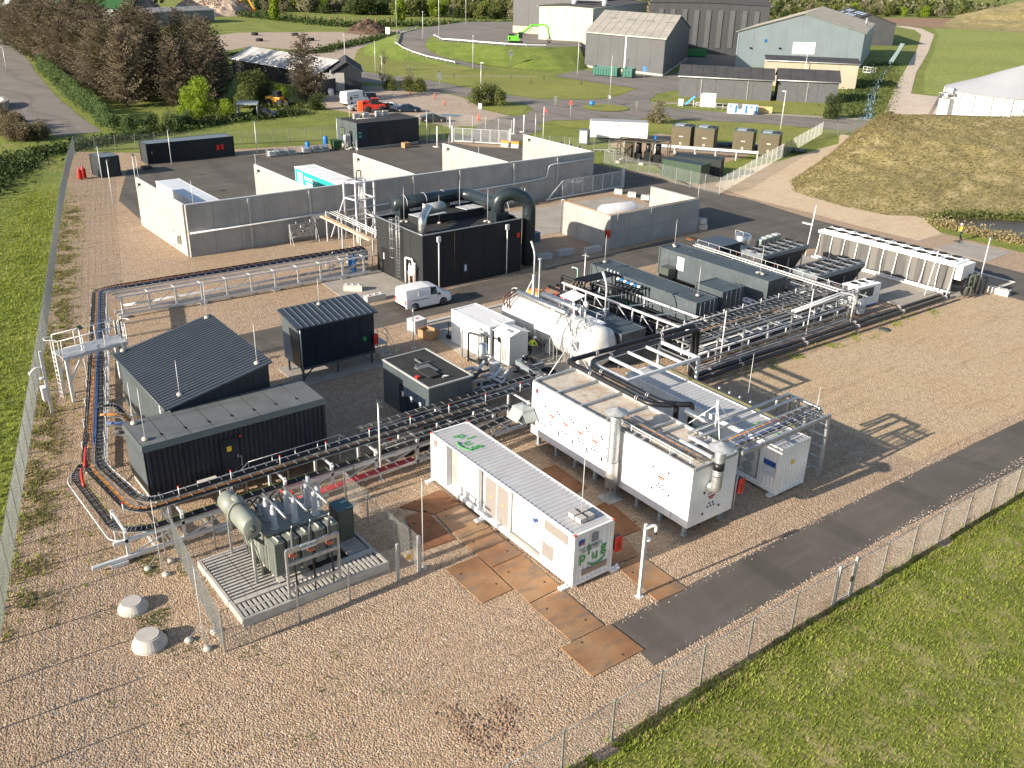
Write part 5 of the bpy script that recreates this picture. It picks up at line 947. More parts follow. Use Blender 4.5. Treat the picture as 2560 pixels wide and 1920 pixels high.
for k,(y,lab) in enumerate(((1.5,'grey pole with box lamp before the charcoal building, left of its door'),(8.9,'grey pole with box lamp before the charcoal building, right of its door'))):
    p_ = thing('box_lamp_pole',lab,'lamp',(-64.95,41.35+y,0),0,'box lamp poles'); M().tube([(0,0,0),(0,0,4.5)],.06,8).build('pole', STEELW, p_); M().box(-.12,.12,-.15,.15,4.3,4.75).build('lamp_box', STEELW, p_)
for x,y,z in ((.3,L,0),): pass
M().box(L,L+.12,10.2,10.5,3.3,3.7).build('red_device', RED, t); M().tube([(L+.03,3.3,1.4),(L+.03,3.3,4.9)],.02,5).build('conduit', mat('copper pipe',(.4,.2,.1),.4,.6), t)
tr_ = thing('valve_rack','jumbled steel valve rack with small pipes between cable bridge and charcoal building','valve rack',(-74,38.5,0))
random.seed(9)
for k in range(60):
    x = random.uniform(-.6,.8); y = random.uniform(-1.9,2.4); z = random.uniform(.3,1.7); d_ = random.choice(((.5,0,0),(0,.7,0),(0,0,.6))); M().tube([(x,y,z),(x+d_[0],y+d_[1],z+d_[2])],random.choice((.02,.03,.05)),6).build('pipe', random.choice((GALV,SILV,STEELW,CONC2)), tr_)
for x in (-.7,.9):
    for y in (-2,0,2.4): M().bar((x,y,0),(x,y,1.9),.06).build('post', GALV, tr_)
M().box(-.2,.1,.3,2.4,.7,1.6).build('panel', GALV2, tr_)
for k in range(2): b_ = thing('gas_bottle','bright blue gas bottle, %s of the pair by the valve rack'%('left' if k==0 else 'right'),'gas bottle',(-73.1+k*.22,38.55+k*.3,0),0); M().lathe([(0,0),(.16,0),(.17,.1),(.17,1.45),(.1,1.65),(.05,1.8),(0,1.8)],(0,0,0),14).build('cylinder', BLUEP, b_); M().lathe([(.0,0),(.06,0),(.06,.15),(0,.15)],(0,0,1.8),8).build('cap', BLK, b_)
# tower of pipes behind the compressor house
t = thing('pipe_tower','open white steel tower with diagonal stays behind the charcoal building','tower',(-83,45.2,0)); P4 = [(-.7,-1.3),(1.0,-.9),(.8,1.3),(-.9,1.2)]
for x,y in P4: M().bar((x,y,0),(x,y,5.95),.16).build('leg', WHITE2, t)
for z in (2.2,4.2,5.9):
    for i in range(4): a,b = P4[i],P4[(i+1)%4]; M().bar((a[0],a[1],z),(b[0],b[1],z),.12).build('cross_beam', WHITE2, t)
for a,b in (((-.7,-1.3,4.2),(-.9,-2.9,.3)),((1.0,-.9,2.6),(2.0,-1.4,.1)),((.8,1.3,2.6),(1.5,2.8,.1)),((1,-.9,4.2),(.8,1.3,2.2))): M().bar(a,b,.1).build('stay', WHITE2, t)
for k in range(4): M().tube([(-.4+k*.3,.2,0),(-.4+k*.3,.2,6.3)],.035,6).build('pipe', GALV, t)
M().tube(bend([(0,-.2,5.9),(0,-.2,6.9),(0,.3,6.9),(0,.3,5.9)],.2,4),.05,8).build('vent_pipe', BLK, t)
t = thing('tray_bridge','yellowish cable tray bridge running from the concrete wall to the charcoal building','cable bridge',(-79,41.6,0)); tray(t,[(-5.0,-.1,2.55),(5.2,-.3,2.55)],.55,[(0,.03,ORANGE,2),(.12,.03,mat('cream cable',(.6,.5,.36),.6),5)],.4,mt=mat('cream tray',(.6,.52,.42),.5))
for x in (-4.7,-1.5,2.2): M().bar((x,.2,0),(x,.2,3.1),.12).bar((x,1.5,0),(x,1.5,3.0),.12).build('post', STEELW, t)
for k in range(3): M().tube([(-5,.5+k*.35,2.9),(5,.4+k*.35,2.9)],.045,6).build('pipe', STEELW, t)
# ---------------- masts ----------------
for x,y,z,h,k,lab in ((-38.5,9.6,0,3.8,2,'thin mast on three block feet nearest the bend of the cable bridge'),(-32.4,9.3,0,3.8,2,'thin mast on three block feet at the near corner of the mesh enclosure'),(-31.3,19.6,0,5.0,0,'thin mast with single round foot beside the mesh gate'),
    (-44.1,11.2,3.95,2.9,0,'roof mast at the near corner of the long dark cabin'),(-46.2,11.3,3.95,2.4,0,'roof mast at the left rear corner of the long dark cabin'),(-47.4,14.2,4.35,2.1,0,'roof mast on the low side of the big pitched roof, above the long cabin'),(-55.4,13.6,4.35,2.4,0,'roof mast at the left corner of the big pitched roof, near the platform'),(-55.3,18.9,5.4,2.4,0,'roof mast at the top left corner of the big pitched roof'),(-47.0,18.6,5.3,2.4,0,'roof mast at the right corner of the big pitched roof'),
    (-56.2,27.1,4.4,2.0,0,'roof mast on the black clad stilt cabin'),(-56.3,54.3,2.8,2.4,0,'roof mast on the far left end of the long grey container with manifolds'),(-45.7,54.4,2.8,2.4,0,'roof mast on the near right end of the long grey container with manifolds'),(-56.2,62.9,2.9,2.5,1,'roof mast with twin blocks on the left end of the longest grey container'),(-46.4,62.9,2.9,2.5,1,'roof mast with twin blocks on the right end of the longest grey container'),
    (-70.8,43.0,4.72,3.2,1,'tall mast at the left of the charcoal building roof'),(-68.9,45.5,4.72,2.5,1,'mast in the middle of the charcoal building roof behind the silver elbow'),(-71.0,49.2,4.72,3.1,1,'tall mast by the dark duct bend on the charcoal building roof'),(-66.7,49.3,4.72,3.1,1,'tall mast near the front of the charcoal building roof, by the u shaped duct'),
    (-33.1,45.4,0,4.4,0,'thin mast standing on the gravel right of the black pipes'),(-26.6,43.0,0,5.2,0,'thin mast at the right end of the container behind the enclosure')):
    mast((x,y,z),h,lab,k)
for x,y,h,lab,a,hd in ((-39.7,22.2,4.7,'floodlight pole between the cable bridge and the plug lettered container',1.2,2),(-39.5,50.3,4.3,'floodlight pole before the left part of the pipe bridge',.8,1),(-39.3,60.2,4.1,'floodlight pole before the middle of the pipe bridge',.8,1),(-37.6,83.4,5.0,'floodlight pole by the white block at the road junction',1.0,2),
    (-55.0,50.8,4.4,'slender floodlight pole at the left end of the long manifold container',2.,1),(-54.9,33.9,3.2,'floodlight pole beside the white liquid tote',.6,1)): lamp((x,y,0),h,lab,a,hd)
# ---------------- steel road plates ----------------
m_,n_,b_ = nodes('rusty steel plate',.75,.1); co = coords(n_)
cc = ramp(n_, noise(n_,co,.35,5,.5),[(.3,(.18,.085,.038)),(.5,(.3,.165,.08)),(.72,(.37,.25,.145))])
cc = mix(n_, cc, (.13,.11,.095), ramp(n_, noise(n_,coords(n_,(1.3,.5,1)),.8,7,.7),[(.48,(0,0,0)),(.66,(.85,)*3)])); n_.links.new(cc,b_.inputs['Base Color']); PLATE = m_
m_,n_,b_ = nodes('deep rust plate',.8,.1); co = coords(n_); n_.links.new(ramp(n_, noise(n_,co,.8,6,.6),[(.3,(.14,.058,.025)),(.7,(.27,.125,.055))]),b_.inputs['Base Color']); PLATE2 = m_
PL = [((-36.6,21.5),(-36.8,24.2),(-34.95,24.3),(-34.95,22.6),1,'rust brown plate nearest the mesh enclosure, half in its shade'),((-35.6,21.3),(-35.5,22.45),(-32.4,22.2),(-32.55,20.1),1,'deep rust plate beside the mesh gate'),
((-34.9,22.65),(-34.9,24.3),(-32.3,24.25),(-32.3,22.35),0,'plate in the left part of the row along the plug lettered container'),((-32.25,22.35),(-32.25,24.2),(-29.45,24.15),(-29.45,22.3),0,'grey streaked plate in the row along the plug lettered container'),
((-30.6,20.4),(-30.6,22.25),(-27.5,22.05),(-27.5,20.3),0,'separate plate in front of the row with pale scuffs'),((-29.4,22.3),(-29.4,24.1),(-26.3,24.0),(-26.25,22.05),0,'wide brown plate by the middle of the plug lettered container'),
((-26.2,22.0),(-26.1,23.9),(-23.1,23.75),(-23.15,21.9),0,'plate with a grey patch off the corner of the plug lettered container'),((-23.1,21.25),(-23.0,24.05),(-20.95,24.05),(-21.0,21.2),0,'last plate at the end of the asphalt road'),
((-35.3,30.1),(-35.3,31.2),(-32.3,31.0),(-32.2,30.0),1,'rusty plate farthest left between the two white boxes'),((-30.6,30.1),(-30.6,31.0),(-27.6,30.5),(-27.7,28.7),1,'rusty plate by the feet of the exhaust stack'),
((-27.6,28.5),(-27.5,29.3),(-26.0,28.8),(-26.15,27.1),0,'brown plate behind the red fire box of the plug lettered container'),((-25.9,27.2),(-26.0,28.8),(-22.8,28.7),(-22.9,26.9),0,'grey brown plate under the camera pole shadow')]
for i,(a,b,c,d_,k,lab) in enumerate(PL):
    o = M().prism([a,d_,c,b],.02,.06); o = o.build('steel_plate',(PLATE,PLATE2)[k]); o['label'] = lab; o['category'] = 'steel plate'; o['group'] = 'steel road plates'
    cx,cy = (a[0]+c[0])/2,(a[1]+c[1])/2
    for s in (-1,1): M().lathe([(0,0),(.06,0),(.06,.006),(0,.006)],(cx+s*.8,cy+.45*s,.06),8).build('lifting_hole', BLKR, o)
# ---------------- transformer in its mesh enclosure ----------------
t = thing('transformer_slab','slotted concrete basin slab under the green transformer','slab',(-35,14.5,0))
x0,x1,y0,y1 = -37.55,-32.2,11.0,18.25
for a in ((x0,x1,y0,y0+.14),(x0,x1,y1-.14,y1),(x0,x0+.14,y0+.14,y1-.14),(x1-.14,x1,y0+.14,y1-.14)): M().box(a[0],a[1],a[2],a[3],0,.42).build('kerb', CONC2, t, True)
M().box(x0+.14,x1-.14,y0+.14,y1-.14,0,.12).build('basin_floor', mat('dark basin',(.06,.055,.05),.9), t, True)
M().box(-36.3,-33.6,13.4,13.7,.12,.45).build('beam', CONC2, t, True); M().box(-33.7,-33.4,11.2,18.1,.12,.45).build('beam', CONC2, t, True); M().box(-36.3,-36.0,13.7,18.1,.12,.45).build('beam', CONC2, t, True)
def grating(ax,bx,ay,by,long_x,n,step):
    for i in range(n):
        if long_x: y = ay+(by-ay)*(i+.1)/n; m = M().box(ax,bx,y,y+(by-ay)/n*.52,.3,.42)
        else: x = ax+(bx-ax)*(i+.1)/n; m = M().box(x,x+(bx-ax)/n*.52,ay,by,.3,.42)
        m.build('slot_bar', CONC2, t, True)
grating(-33.35,-32.38,11.2,18.0,True,30,.15)
for x in (-32.88,): M().box(x-.03,x+.03,11.2,18.0,.2,.425).build('rib', CONC2, t, True)
for a,b in ((11.2,12.25),(12.3,13.35)): grating(-37.38,-33.75,a,b,False,15,.15)
grating(-37.38,-36.35,13.75,15.6,True,7,.15); grating(-35.95,-33.8,13.75,15.0,False,9,.15); grating(-35.95,-33.8,17.0,18.0,False,14,.15); grating(-37.38,-36.35,15.7,18.0,True,8,.15)
t = thing('power_transformer','grey green power transformer with ribbed radiators, insulators and a conservator drum','transformer',(-35.0,14.22,.42)); t.scale = (1.15,1.07,1.25)
M().box(-1.15,.55,-.9,1.9,.25,1.75).build('tank', TRAF, t); M().box(-1.2,.6,-.95,1.95,1.75,1.84).build('lid', TRAF, t); M().box(-.8,-.6,-1.1,2.1,0,.25).box(.1,.3,-1.1,2.1,0,.25).build('skid', TRAFD, t)
for k in range(5):
    y = -.95+k*.62; r = M().box(.72,1.28,y,y+.5,.4,1.78).build('radiator', TRAF, t)
    for j in range(6): M().box(.72,1.31,y+.02+j*.082,y+.05+j*.082,.42,1.76).build('fin', TRAFD if j == 5 else TRAF, r)
    for j in range(6): M().box(.74+j*.09,.77+j*.09,y-.02,y,.42,1.76).build('fin', TRAF, r) if k == 0 else None
    M().tube([(.5,y+.25,1.7),(1.0,y+.25,1.85)],.04,6).tube([(.9,y+.25,1.83),(1.25,y+.25,1.83)],.045,6).build('header_pipe', mat('cream header pipe',(.45,.45,.36),.5), r)
for k in range(4):
    y = -.95+k*.62; r = M().box(-1.85,-1.3,y,y+.5,.4,1.7).build('radiator', TRAF, t)
cons = M().lathe([(0,0),(.37,.0),(.42,.04),(.42,1.0)],(-1.95,-1.5,2.35),22,(1,.0,0)).lathe([(.42,1.0),(.42,2.55),(.37,2.6),(0,2.6)],(-1.95,-1.5,2.35),22,(1,0,0)).build('conservator', TRAF, t)
M().lathe([(.47,0),(.5,0),(.5,.1),(.47,.1)],(-.75,-1.5,2.35),22,(1,0,0)).build('flange', TRAF, cons); M().lathe([(0,0),(.14,0),(.14,.05),(.05,.05),(.05,.12),(0,.12)],(.65,-1.5,2.35),12,(1,0,0)).build('gauge', TRAFD, cons)
M().lathe([(0,0),(.26,0),(.26,.1),(0,.12)],(-1.1,-1.35,2.68),14,(.1,.3,1)).build('hatch', TRAF, cons)
for x in (-1.0,.2): M().bar((x,-1.5,1.9),(x,-.9,1.3),.12).bar((x,-1.0,1.7),(x,-1.6,1.75),.1).build('bracket', TRAFD, t)
for x in (-1.9,.6): M().bar((x,-1.55,-.05),(x,-1.55,1.9),.09).build('support_leg', GALV, t)
for k in range(5): M().tube(bend([(-1.0+k*.35,-1.6,2.0),(-1.0+k*.35,-1.3,1.2),(-1.0+k*.35,-1.15,.3)],.2,3),.03,6).build('small_pipe', TRAF, t)
for k in range(7): M().tube([(-.2+k*.09,-1.3-.03*k,.1),(-.2+k*.09,-1.3-.03*k,1.5)],.022,5).build('small_pipe', mat('cream header pipe',(.45,.45,.36),.5), t)
def insul(c, h=.7, r=.13, mt=CERAM, lean=(0,0)):
    pr = [(0,0),(r*1.5,0),(r*1.5,.06),(r*.7,.06)]; n = int(h/.075)
    for k in range(n): z = .08+k*h/n; pr += [(r*.62,z),(r*1.05,z+.02),(r*1.0,z+.035),(r*.62,z+h/n*.8)]
    pr += [(r*.8,h+.08),(r*.8,h+.2),(0,h+.22)]; return M().lathe(pr,c,14,(lean[0],lean[1],1)).build('insulator', mt, t)
for k,(y) in enumerate((-.4,.55,1.5)):
    insul((.28,y,1.84),.75); insul((-.45,y+.02,1.84),.75,.12)
    b_ = M().tube([(-.6,y,2.9),(1.5,y,2.86)],.055,8).build('bus_bar', SILV, t)
    for x in (-.45,.28): M().tube([(x,y,2.75),(x,y,2.9)],.04,6).build('clamp', SILV, b_)
    M().tube(bend([(.2,y,2.82),(.45,y-.1,2.95),(.6,y,2.82)],.05,3),.018,5).build('jumper', SILV, b_)
insul((-.8,1.75,1.84),.85,.12,CERAM,(.0,.05)); insul((-.25,1.95,1.84),.75,.12,CERAM)
for k in range(3): insul((-.95,-.5+k*.75,1.84),.28,.09)
for k in range(5): M().tube(bend([(-.95,-.6+k*.4,2.1),(-1.3,-.7+k*.4,2.45),(-2.2,-.8+k*.4,1.6)],.2,3),.035,6).build('black_cable', BLK, t)
M().cb((-.9,.9,2.35),(.25,.35,.12)).build('red_clamp', RED, t); M().tube([(-1.1,.6,2.5),(-.6,1.2,2.2)],.03,6).build('red_rod', RED, t)
c = thing('control_cabinet','dark green control cabinet at the right end of the transformer','cabinet',(-35.3,17.55,.45)); M().box(-.55,.35,-.45,.4,.05,1.75).build('casing', TRAFD, c); M().box(-.58,.38,-.48,.43,1.75,1.8).build('lid', mat('blue green lid',(.05,.11,.12),.5), c); M().box(.35,.37,-.4,.35,.1,1.7).build('door', TRAFD, c)
s_ = thing('cable_termination_stand','galvanised stand holding three black cable terminations before the transformer','stand',(-33.0,14.55,0)); s_.scale = (1,.83,1.27)
for y in (-1.55,1.45): M().bar((.65,y,.0),(.65,y,2.35),.13).build('post', GALV, s_)
for z in (2.3,1.75,.75): M().bar((.65,-1.55,z),(.65,1.45,z),.1,.12 if z < 2 else .2).build('beam', GALV, s_)
M().box(.72,.74,-.75,.15,2.2,2.42).build('name_plate', mat('pale name plate',(.62,.65,.66),.5), s_); text('GETRA GROUP',.14,s_,(.745,-.3,2.31),(PI/2,0,PI/2),DKT)
for y in (-1.1,-.05,1.05):
    tt = M()
    pr = [(0,2.1),(.05,2.1)]
    for k in range(11): z = 2.35+k*.055; pr += [(.05,z),(.1,z+.02),(.05,z+.04)]
    pr += [(.03,3.05),(0,3.05)]; tt.lathe(pr,(.55,y,0),12).build('termination', mat('dark grey rubber',(.07,.07,.075),.6), s_)
    M().tube([(.55,y,3.05),(.55,y+.05,3.22)],.025,6).build('lug', SILV, s_)
    M().tube([(.55,y,2.1),(.62,y+.03,1.2),(.7,y,.0)],.05,8).build('black_cable', BLK, s_)
    M().cb((.6,y-.05,2.05),(.22,.36,.12)).build('copper_clamp', mat('copper red clamp',(.42,.13,.08),.5), s_)
# mesh fence maker: posts and one wire panel per bay, panels of a kind share their mesh
WIRE = mat('fence wire',(.42,.45,.44),.5,.4); FC = {}
def fencepanel(L, h, dv, dh, r):
    k = (round(L,2),h,dv,dh,r)
    if k in FC: return FC[k]
    m = M(); n = max(1,round(L/dv)); q = max(1,round(h/dh))
    def wire(a, b, rr):
        a = Vector(a); b = Vector(b); u = (Vector((0,1,0)) if abs((b-a).z) < .1 else Vector((1,0,0))); v = (b-a).normalized().cross(u); vs = []
        for p in (a,b):
            for j in range(3): an = 2*PI*j/3; vs.append(p+u*math.cos(an)*rr+v*math.sin(an)*rr)
        m.add(vs,[(0,1,4,3),(1,2,5,4),(2,0,3,5)])
    for i in range(1,n): x = L*i/n; wire((x,0,.06),(x,0,h),r)
    for j in range(q+1): z = .06+(h-.06)*j/q; wire((0,.008,z),(L,.008,z),r*1.25)
    me = bpy.data.meshes.new('mesh_panel'); me.from_pydata(m.v,[],m.f); me.materials.append(WIRE); FC[k] = me; return me
def fence(label, pts, h=2.0, step=2.55, dv=.06, dh=.2, r=.0028, post=.035, closed=False, pm=GALV, top=False, group='wire mesh fences'):
    t = thing('mesh_fence', label, 'fence', (pts[0][0],pts[0][1],0), 0, group); pme = None; O = Vector((pts[0][0],pts[0][1],0))
    first = True
    for a,b in zip(pts,pts[1:]):
        a = Vector((a[0],a[1],0)); b = Vector((b[0],b[1],0)); L = (b-a).length; n = max(1,round(L/step)); s = L/n; u = (b-a)/L; ang = math.atan2(u.y,u.x)
        me = fencepanel(s,h,dv,dh,r)
        for i in range(n):
            o = bpy.data.objects.new('mesh_panel', me); COL.objects.link(o); o.parent = t; o.location = a+u*s*i-O; o.rotation_euler = (0,0,ang)
            if top: M().tube([tuple(a+u*s*i-O+Vector((0,0,h))),tuple(a+u*s*(i+1)-O+Vector((0,0,h)))],.02,6).build('top_rail', pm, t)
        for i in range(0 if first else 1, n+1):
            if pme is None: po = M().box(-post,post,-post,post,0,h+.08); po = po.build('fence_post', pm, t); pme = po.data
            else: po = bpy.data.objects.new('fence_post', pme); COL.objects.link(po); po.parent = t
            po.location = a+u*s*i-O; po.rotation_euler = (0,0,ang)
        first = False
    return t
fence('wire mesh fence between the asphalt road and near grass, right of the gate',[(-17.95,34.6),(-17.85,42),(-17.6,60),(-17.3,80),(-16.9,100)],2.0,2.5,.08,.2,.003,.03,top=True)
fence('wire mesh fence running from the gate down to the bottom edge',[(-18.0,33.2),(-18.1,24.4),(-17.95,12),(-17.8,0)],2.0,2.6,.08,.2,.003,.03,top=True)
g = thing('fence_gate','narrow mesh gate with thick posts in the fence by the asphalt road','gate',(-17.97,33.25,0)); 
for y in (0,1.3): M().box(-.06,.06,y-.06,y+.06,0,2.2).build('gate_post', GALV2, g)
M().box(-.02,.02,.1,1.2,.1,.15).box(-.02,.02,.1,1.2,1.95,2.0).box(-.02,.02,.1,.14,.15,1.95).box(-.02,.02,1.16,1.2,.15,1.95).build('gate_frame', GALV2, g)
o = bpy.data.objects.new('mesh_panel', fencepanel(1.1,2.0,.08,.2,.003)); COL.objects.link(o); o.parent = g; o.location = (0,.1,0); o.rotation_euler = (0,0,PI/2); M().box(.02,.1,1.0,1.15,.95,1.2).build('lock_box', TRAFD, g)
fence('long mesh fence down the left side of the site beside the bright grass',[(-143.2,33.1),(-130.5,29.1),(-111.2,23.4),(-72.9,12.7),(-37.2,2.4),(-27,-.5)],2.1,2.5,.05,.2,.0045,.03)
fence('mesh fence along the back of the yard behind the black containers',[(-143.2,33.1),(-139.5,46),(-135.2,62),(-131,79.5),(-124.3,83.2)],2.1,2.5,.06,.2,.004,.03)
fence('mesh fence between the parked cars and the office cabin',[(-131.5,80),(-139,88),(-135,93.6),(-125.5,97.5)],1.9,2.5,.1,.2,.004,.03)
fence('mesh fence round the dark generators, along the asphalt',[(-96.5,91.6),(-88,92.0),(-76.2,92.6)],2.1,2.4,.06,.2,.004,.035)
fence('bright mesh fence running back beside the sandy bank',[(-76.2,92.6),(-97,143.2)],2.1,2.6,.06,.2,.003,.035)
fence('mesh fence behind the generators by the back road',[(-97,143.2),(-90.5,152)],2.0,2.5,.06,.2,.005,.035)
fence('mesh fence from the sliding gate towards the white box trailer',[(-112.5,92),(-104,99.5),(-99,101),(-96.5,91.6)],1.9,2.5,.08,.2,.004,.03)
e = fence('fine mesh enclosure fence round the transformer, with warning sign',[(-31.2,18.1),(-31.15,13.1),(-31.2,9.75),(-42.0,10.9)],1.9,2.6,.05,.2,.0035,.03)
fence('mesh fence side of the transformer enclosure next to the cable bridge',[(-38.6,9.9),(-38.6,19.4),(-36.2,19.4),(-31.2,19.4)],1.9,2.5,.05,.2,.0028,.03)
g = thing('fence_gate','mesh gate leaf of the transformer enclosure with orange sign','gate',(-31.2,18.15,0)); 
for y in (0,1.15): M().box(-.06,.06,y-.06,y+.06,0,2.05).build('gate_post', GALV2, g)
o = bpy.data.objects.new('mesh_panel', fencepanel(1.1,1.9,.05,.2,.0028)); COL.objects.link(o); o.parent = g; o.location = (0,.03,0); o.rotation_euler = (0,0,PI/2); M().lathe([(0,0),(.14,0),(.14,.01),(0,.01)],(.02,.6,1.1),12,(1,0,0)).build('orange_sign', mat('orange sign',(.8,.4,.03),.5), g)
for k,(x,y,r,h,lab) in enumerate(((-33.5,7.4,.72,.52,'larger concrete manhole cone on the gravel, nearest the front'),(-36.3,7.6,.66,.4,'smaller concrete manhole cone behind the larger one'))):
    t = thing('manhole_cone',lab,'manhole',(x,y,0),k*.7,'concrete manhole cones'); M().lathe([(0,0),(r,0),(r*.98,h*.3),(r*.7,h),(0,h)],(0,0,0),28,smooth=False).build('cone', CONC2, t)
    M().lathe([(0,0),(r*.66,0),(r*.66,.03),(0,.035)],(-.03,-.03,h+.001),24,smooth=False).build('cover', CONC2, t)
    for a in (-.6,2.4): M().lathe([(0,0),(.05,0),(.05,.02),(0,.02)],(r*.86*math.cos(a),r*.86*math.sin(a),h*.45),8,(math.cos(a),math.sin(a),.6)).build('hole', BLKR, t)
t = thing('traffic_cone','small red cone on the gravel before the flat roofed cabin','cone',(-43.2,24.9,0)); M().lathe([(0,0),(.14,.0),(.03,.5),(0,.5)],(0,0,0),12).build('cone', RED, t)
t = thing('pallet_stack','dark wooden pallets lying between the flat roofed cabin and the cable bridge','pallets',(-44.6,24.7,0),.5)
for k in range(7): M().box(-.6+k*.18,-.5+k*.18,-.5,.5,.12,.15).build('slat', mat('dark weathered wood',(.06,.055,.05),.9), t)
for y in (-.45,0,.4): M().box(-.6,.6,y,y+.08,0,.12).build('bearer', mat('dark weathered wood',(.06,.055,.05),.9), t)
t = thing('manhole_cover','dark round cover lying on the gravel right of the black pipes','manhole',(-36.8,67.2,0)); M().lathe([(0,0),(.5,0),(.48,.06),(0,.08)],(0,0,0),20).build('cover', TRAFD, t)
t = thing('manhole_cover','rust coloured cover at the edge of the site road by the concrete bunker','manhole',(-63.9,74.0,.02)); M().lathe([(0,0),(.6,0),(.58,.03),(0,.03)],(0,0,0),20).build('cover', PLATE2, t)
# ---------------- gas delivery bays ----------------
def wall(name_t, x0,y0,x1,y1,th,h,nj,kids_extra=None):
    L = math.hypot(x1-x0,y1-y0); ux,uy = (x1-x0)/L,(y1-y0)/L; nx,ny = -uy*th/2,ux*th/2
    for i in range(nj):
        a = L*i/nj+.012; b = L*(i+1)/nj-.012
        for z0,z1 in ((0,h*.48),(h*.48+.02,h)):
            M().prism([(x0+ux*a-nx,y0+uy*a-ny),(x0+ux*b-nx,y0+uy*b-ny),(x0+ux*b+nx,y0+uy*b+ny),(x0+ux*a+nx,y0+uy*a+ny)],z0,z1).build('wall_panel', CONC, name_t, True)
    M().prism([(x0+ux*.1-nx*.7,y0+uy*.1-ny*.7),(x1-ux*.1-nx*.7,y1-uy*.1-ny*.7),(x1-ux*.1+nx*.7,y1-uy*.1+ny*.7),(x0+ux*.1+nx*.7,y0+uy*.1+ny*.7)],.1,h-.02).build('wall_core', CONC2, name_t, True)
w0 = thing('concrete_wall','long concrete wall along the front of the delivery bays','wall',(-85.9,54,0)); wall(w0,-85.85,28.5,-85.85,79.6,.35,5.0,20)
for y in (34.6,41.0,47.3,53.3,59.4,67.0,73.6): M().box(-85.65,-85.5,y-.1,y+.1,.1,4.9).build('down_pipe', GALV2, w0, True)
M().tube([(-85.5,28.6,2.35),(-85.5,45,2.4),(-85.5,67.5,2.55),(-85.5,71.2,2.7)],.09,8).tube(bend([(-85.5,71.2,2.7),(-85.5,71.9,2.8),(-85.5,72.2,4.1),(-85.5,73,4.2),(-85.5,79.5,4.3)],.3,4),.09,8).build('wall_pipe', STEELW, w0, True)
M().box(-85.95,-85.75,28.6,79.4,5.0,5.05).build('wall_cap', STEELW, w0, True)
for k,(y,lab) in enumerate(((28.5,'bright end wall of the delivery bays, nearest the left fence'),(41.4,'concrete divider wall right of the white roofed trailer'),(53.8,'concrete divider wall right of the turquoise trailer'),(66.5,'fourth concrete divider wall of the bays, counted from the left'),(79.5,'concrete end wall at the right end of the delivery bays'))):
    w1 = thing('concrete_wall',lab,'wall',(-93,y,0),0,'concrete divider walls'); wall(w1,-99.6,y,-86.05,y,.3,5.0,5)
    M().box(-99.7,-86.1,y-.06,y+.06,5.0,5.04).build('wall_cap', STEELW, w1, True); M().box(-98.3,-98.0,y-.35,y-.15,4.5,4.7).bar((-98.1,y-.2,4.6),(-98.1,y-.5,4.3),.06).build('wall_lamp', BLK, w1, True)
    if k == 0: aircon((-88.0,y-.2,.9),0,'cream outdoor fan unit on the bright end wall'); M().box(-89.6,-89.3,y-.2,y-.15,.1,1.9).build('door_edge', GALV2, w1, True)
for k,(x,y,z,h) in enumerate(((-99.5,28.6,5,2.2),(-86,29.3,5,2.2),(-99.6,41.4,5,1.2),(-86,36.8,5,2.0),(-99.5,54,5,1.6),(-86,62,5,2.2),(-99,66.8,5,1.2),(-86,75.5,5,2.0))):
    t = thing('lightning_mast',('thin rod on the bright end wall top, back corner','thin rod on the bay wall top at the bright corner','thin rod at the back of the divider beside the white roofed trailer','thin rod on the long bay wall before the white roofed trailer','thin rod at the back of the third divider wall','thin rod on the long bay wall above the pipe tower','thin rod at the back of the fourth divider wall','thin rod on the long bay wall near the sliding gate')[k],'mast',(x,y,z-.5),0,'lightning masts'); M().tube([(.25,0,0),(.25,0,h+.5)],.02,5).build('rod', STEELW, t); M().bar((0,0,.3),(.27,0,.3),.05).build('bracket', GALV, t)
def trailer(label, x0,x1,y0,y1,h,mt,side,roofm,txt=None):
    t = thing('gas_trailer', label, 'trailer', ((x0+x1)/2,(y0+y1)/2,0)); M().box(x0,x1,y0,y1,1.0,h).build('box_body', side, t, True)
    for k in range(7): M().box(x0+.05+k*(x1-x0)/7,x0-.02+(k+1)*(x1-x0)/7,y0+.05,y1-.05,h,h+.04).build('roof_panel', roofm, t, True)
    M().box(x0-.02,x1+.02,y0-.02,y0+.06,h-.15,h+.05).box(x0-.02,x1+.02,y1-.06,y1+.02,h-.15,h+.05).build('roof_rail', WHITE2, t, True); M().box(x0+.1,x1-.1,y0+.3,y1-.3,.6,1.0).build('chassis', BLK, t, True)
    for x in (x1-1.2,x1-2.5,x1-3.8):
        for y in (y0+.05,y1-.35): w_ = M().lathe([(0,0),(.5,0),(.5,.3),(0,.3)],(x,y,.5),18,(0,1,0)).build('wheel', TYRE, t, True)
    M().box(x0+1,x0+1.15,y0+.4,y0+.6,0,.8).box(x0+1,x0+1.15,y1-.6,y1-.4,0,.8).build('landing_leg', GALV2, t, True)
    return t
trailer('white roofed gas trailer parked against the bright end wall',-104.5,-91.5,31.9,34.4,3.3,WHITE,WHITE,mat('pale blue roof sheet',(.6,.64,.7),.5,var=.08,vs=.3))
TURQ = mat('turquoise paint',(.02,.36,.36),.4)
tt = trailer('turquoise and white container trailer parked in the second bay',-103.6,-91.5,48.0,50.5,3.35,TURQ,TURQ,WHITE); M().box(-103.65,-103.6,48,50.5,1.0,3.4).build('white_end', WHITE, tt, True)
M().box(-102.9,-101.6,47.97,47.99,1.2,2.9).build('logo_panel', WHITE, tt, True)
for k,(s_,z) in enumerate((('EUROPEAN',2.45),('ENERGY',1.85))): text(s_,.62,tt,(-99.6-tt.location.x,47.98-tt.location.y,z),(PI/2,0,0),WHITE)
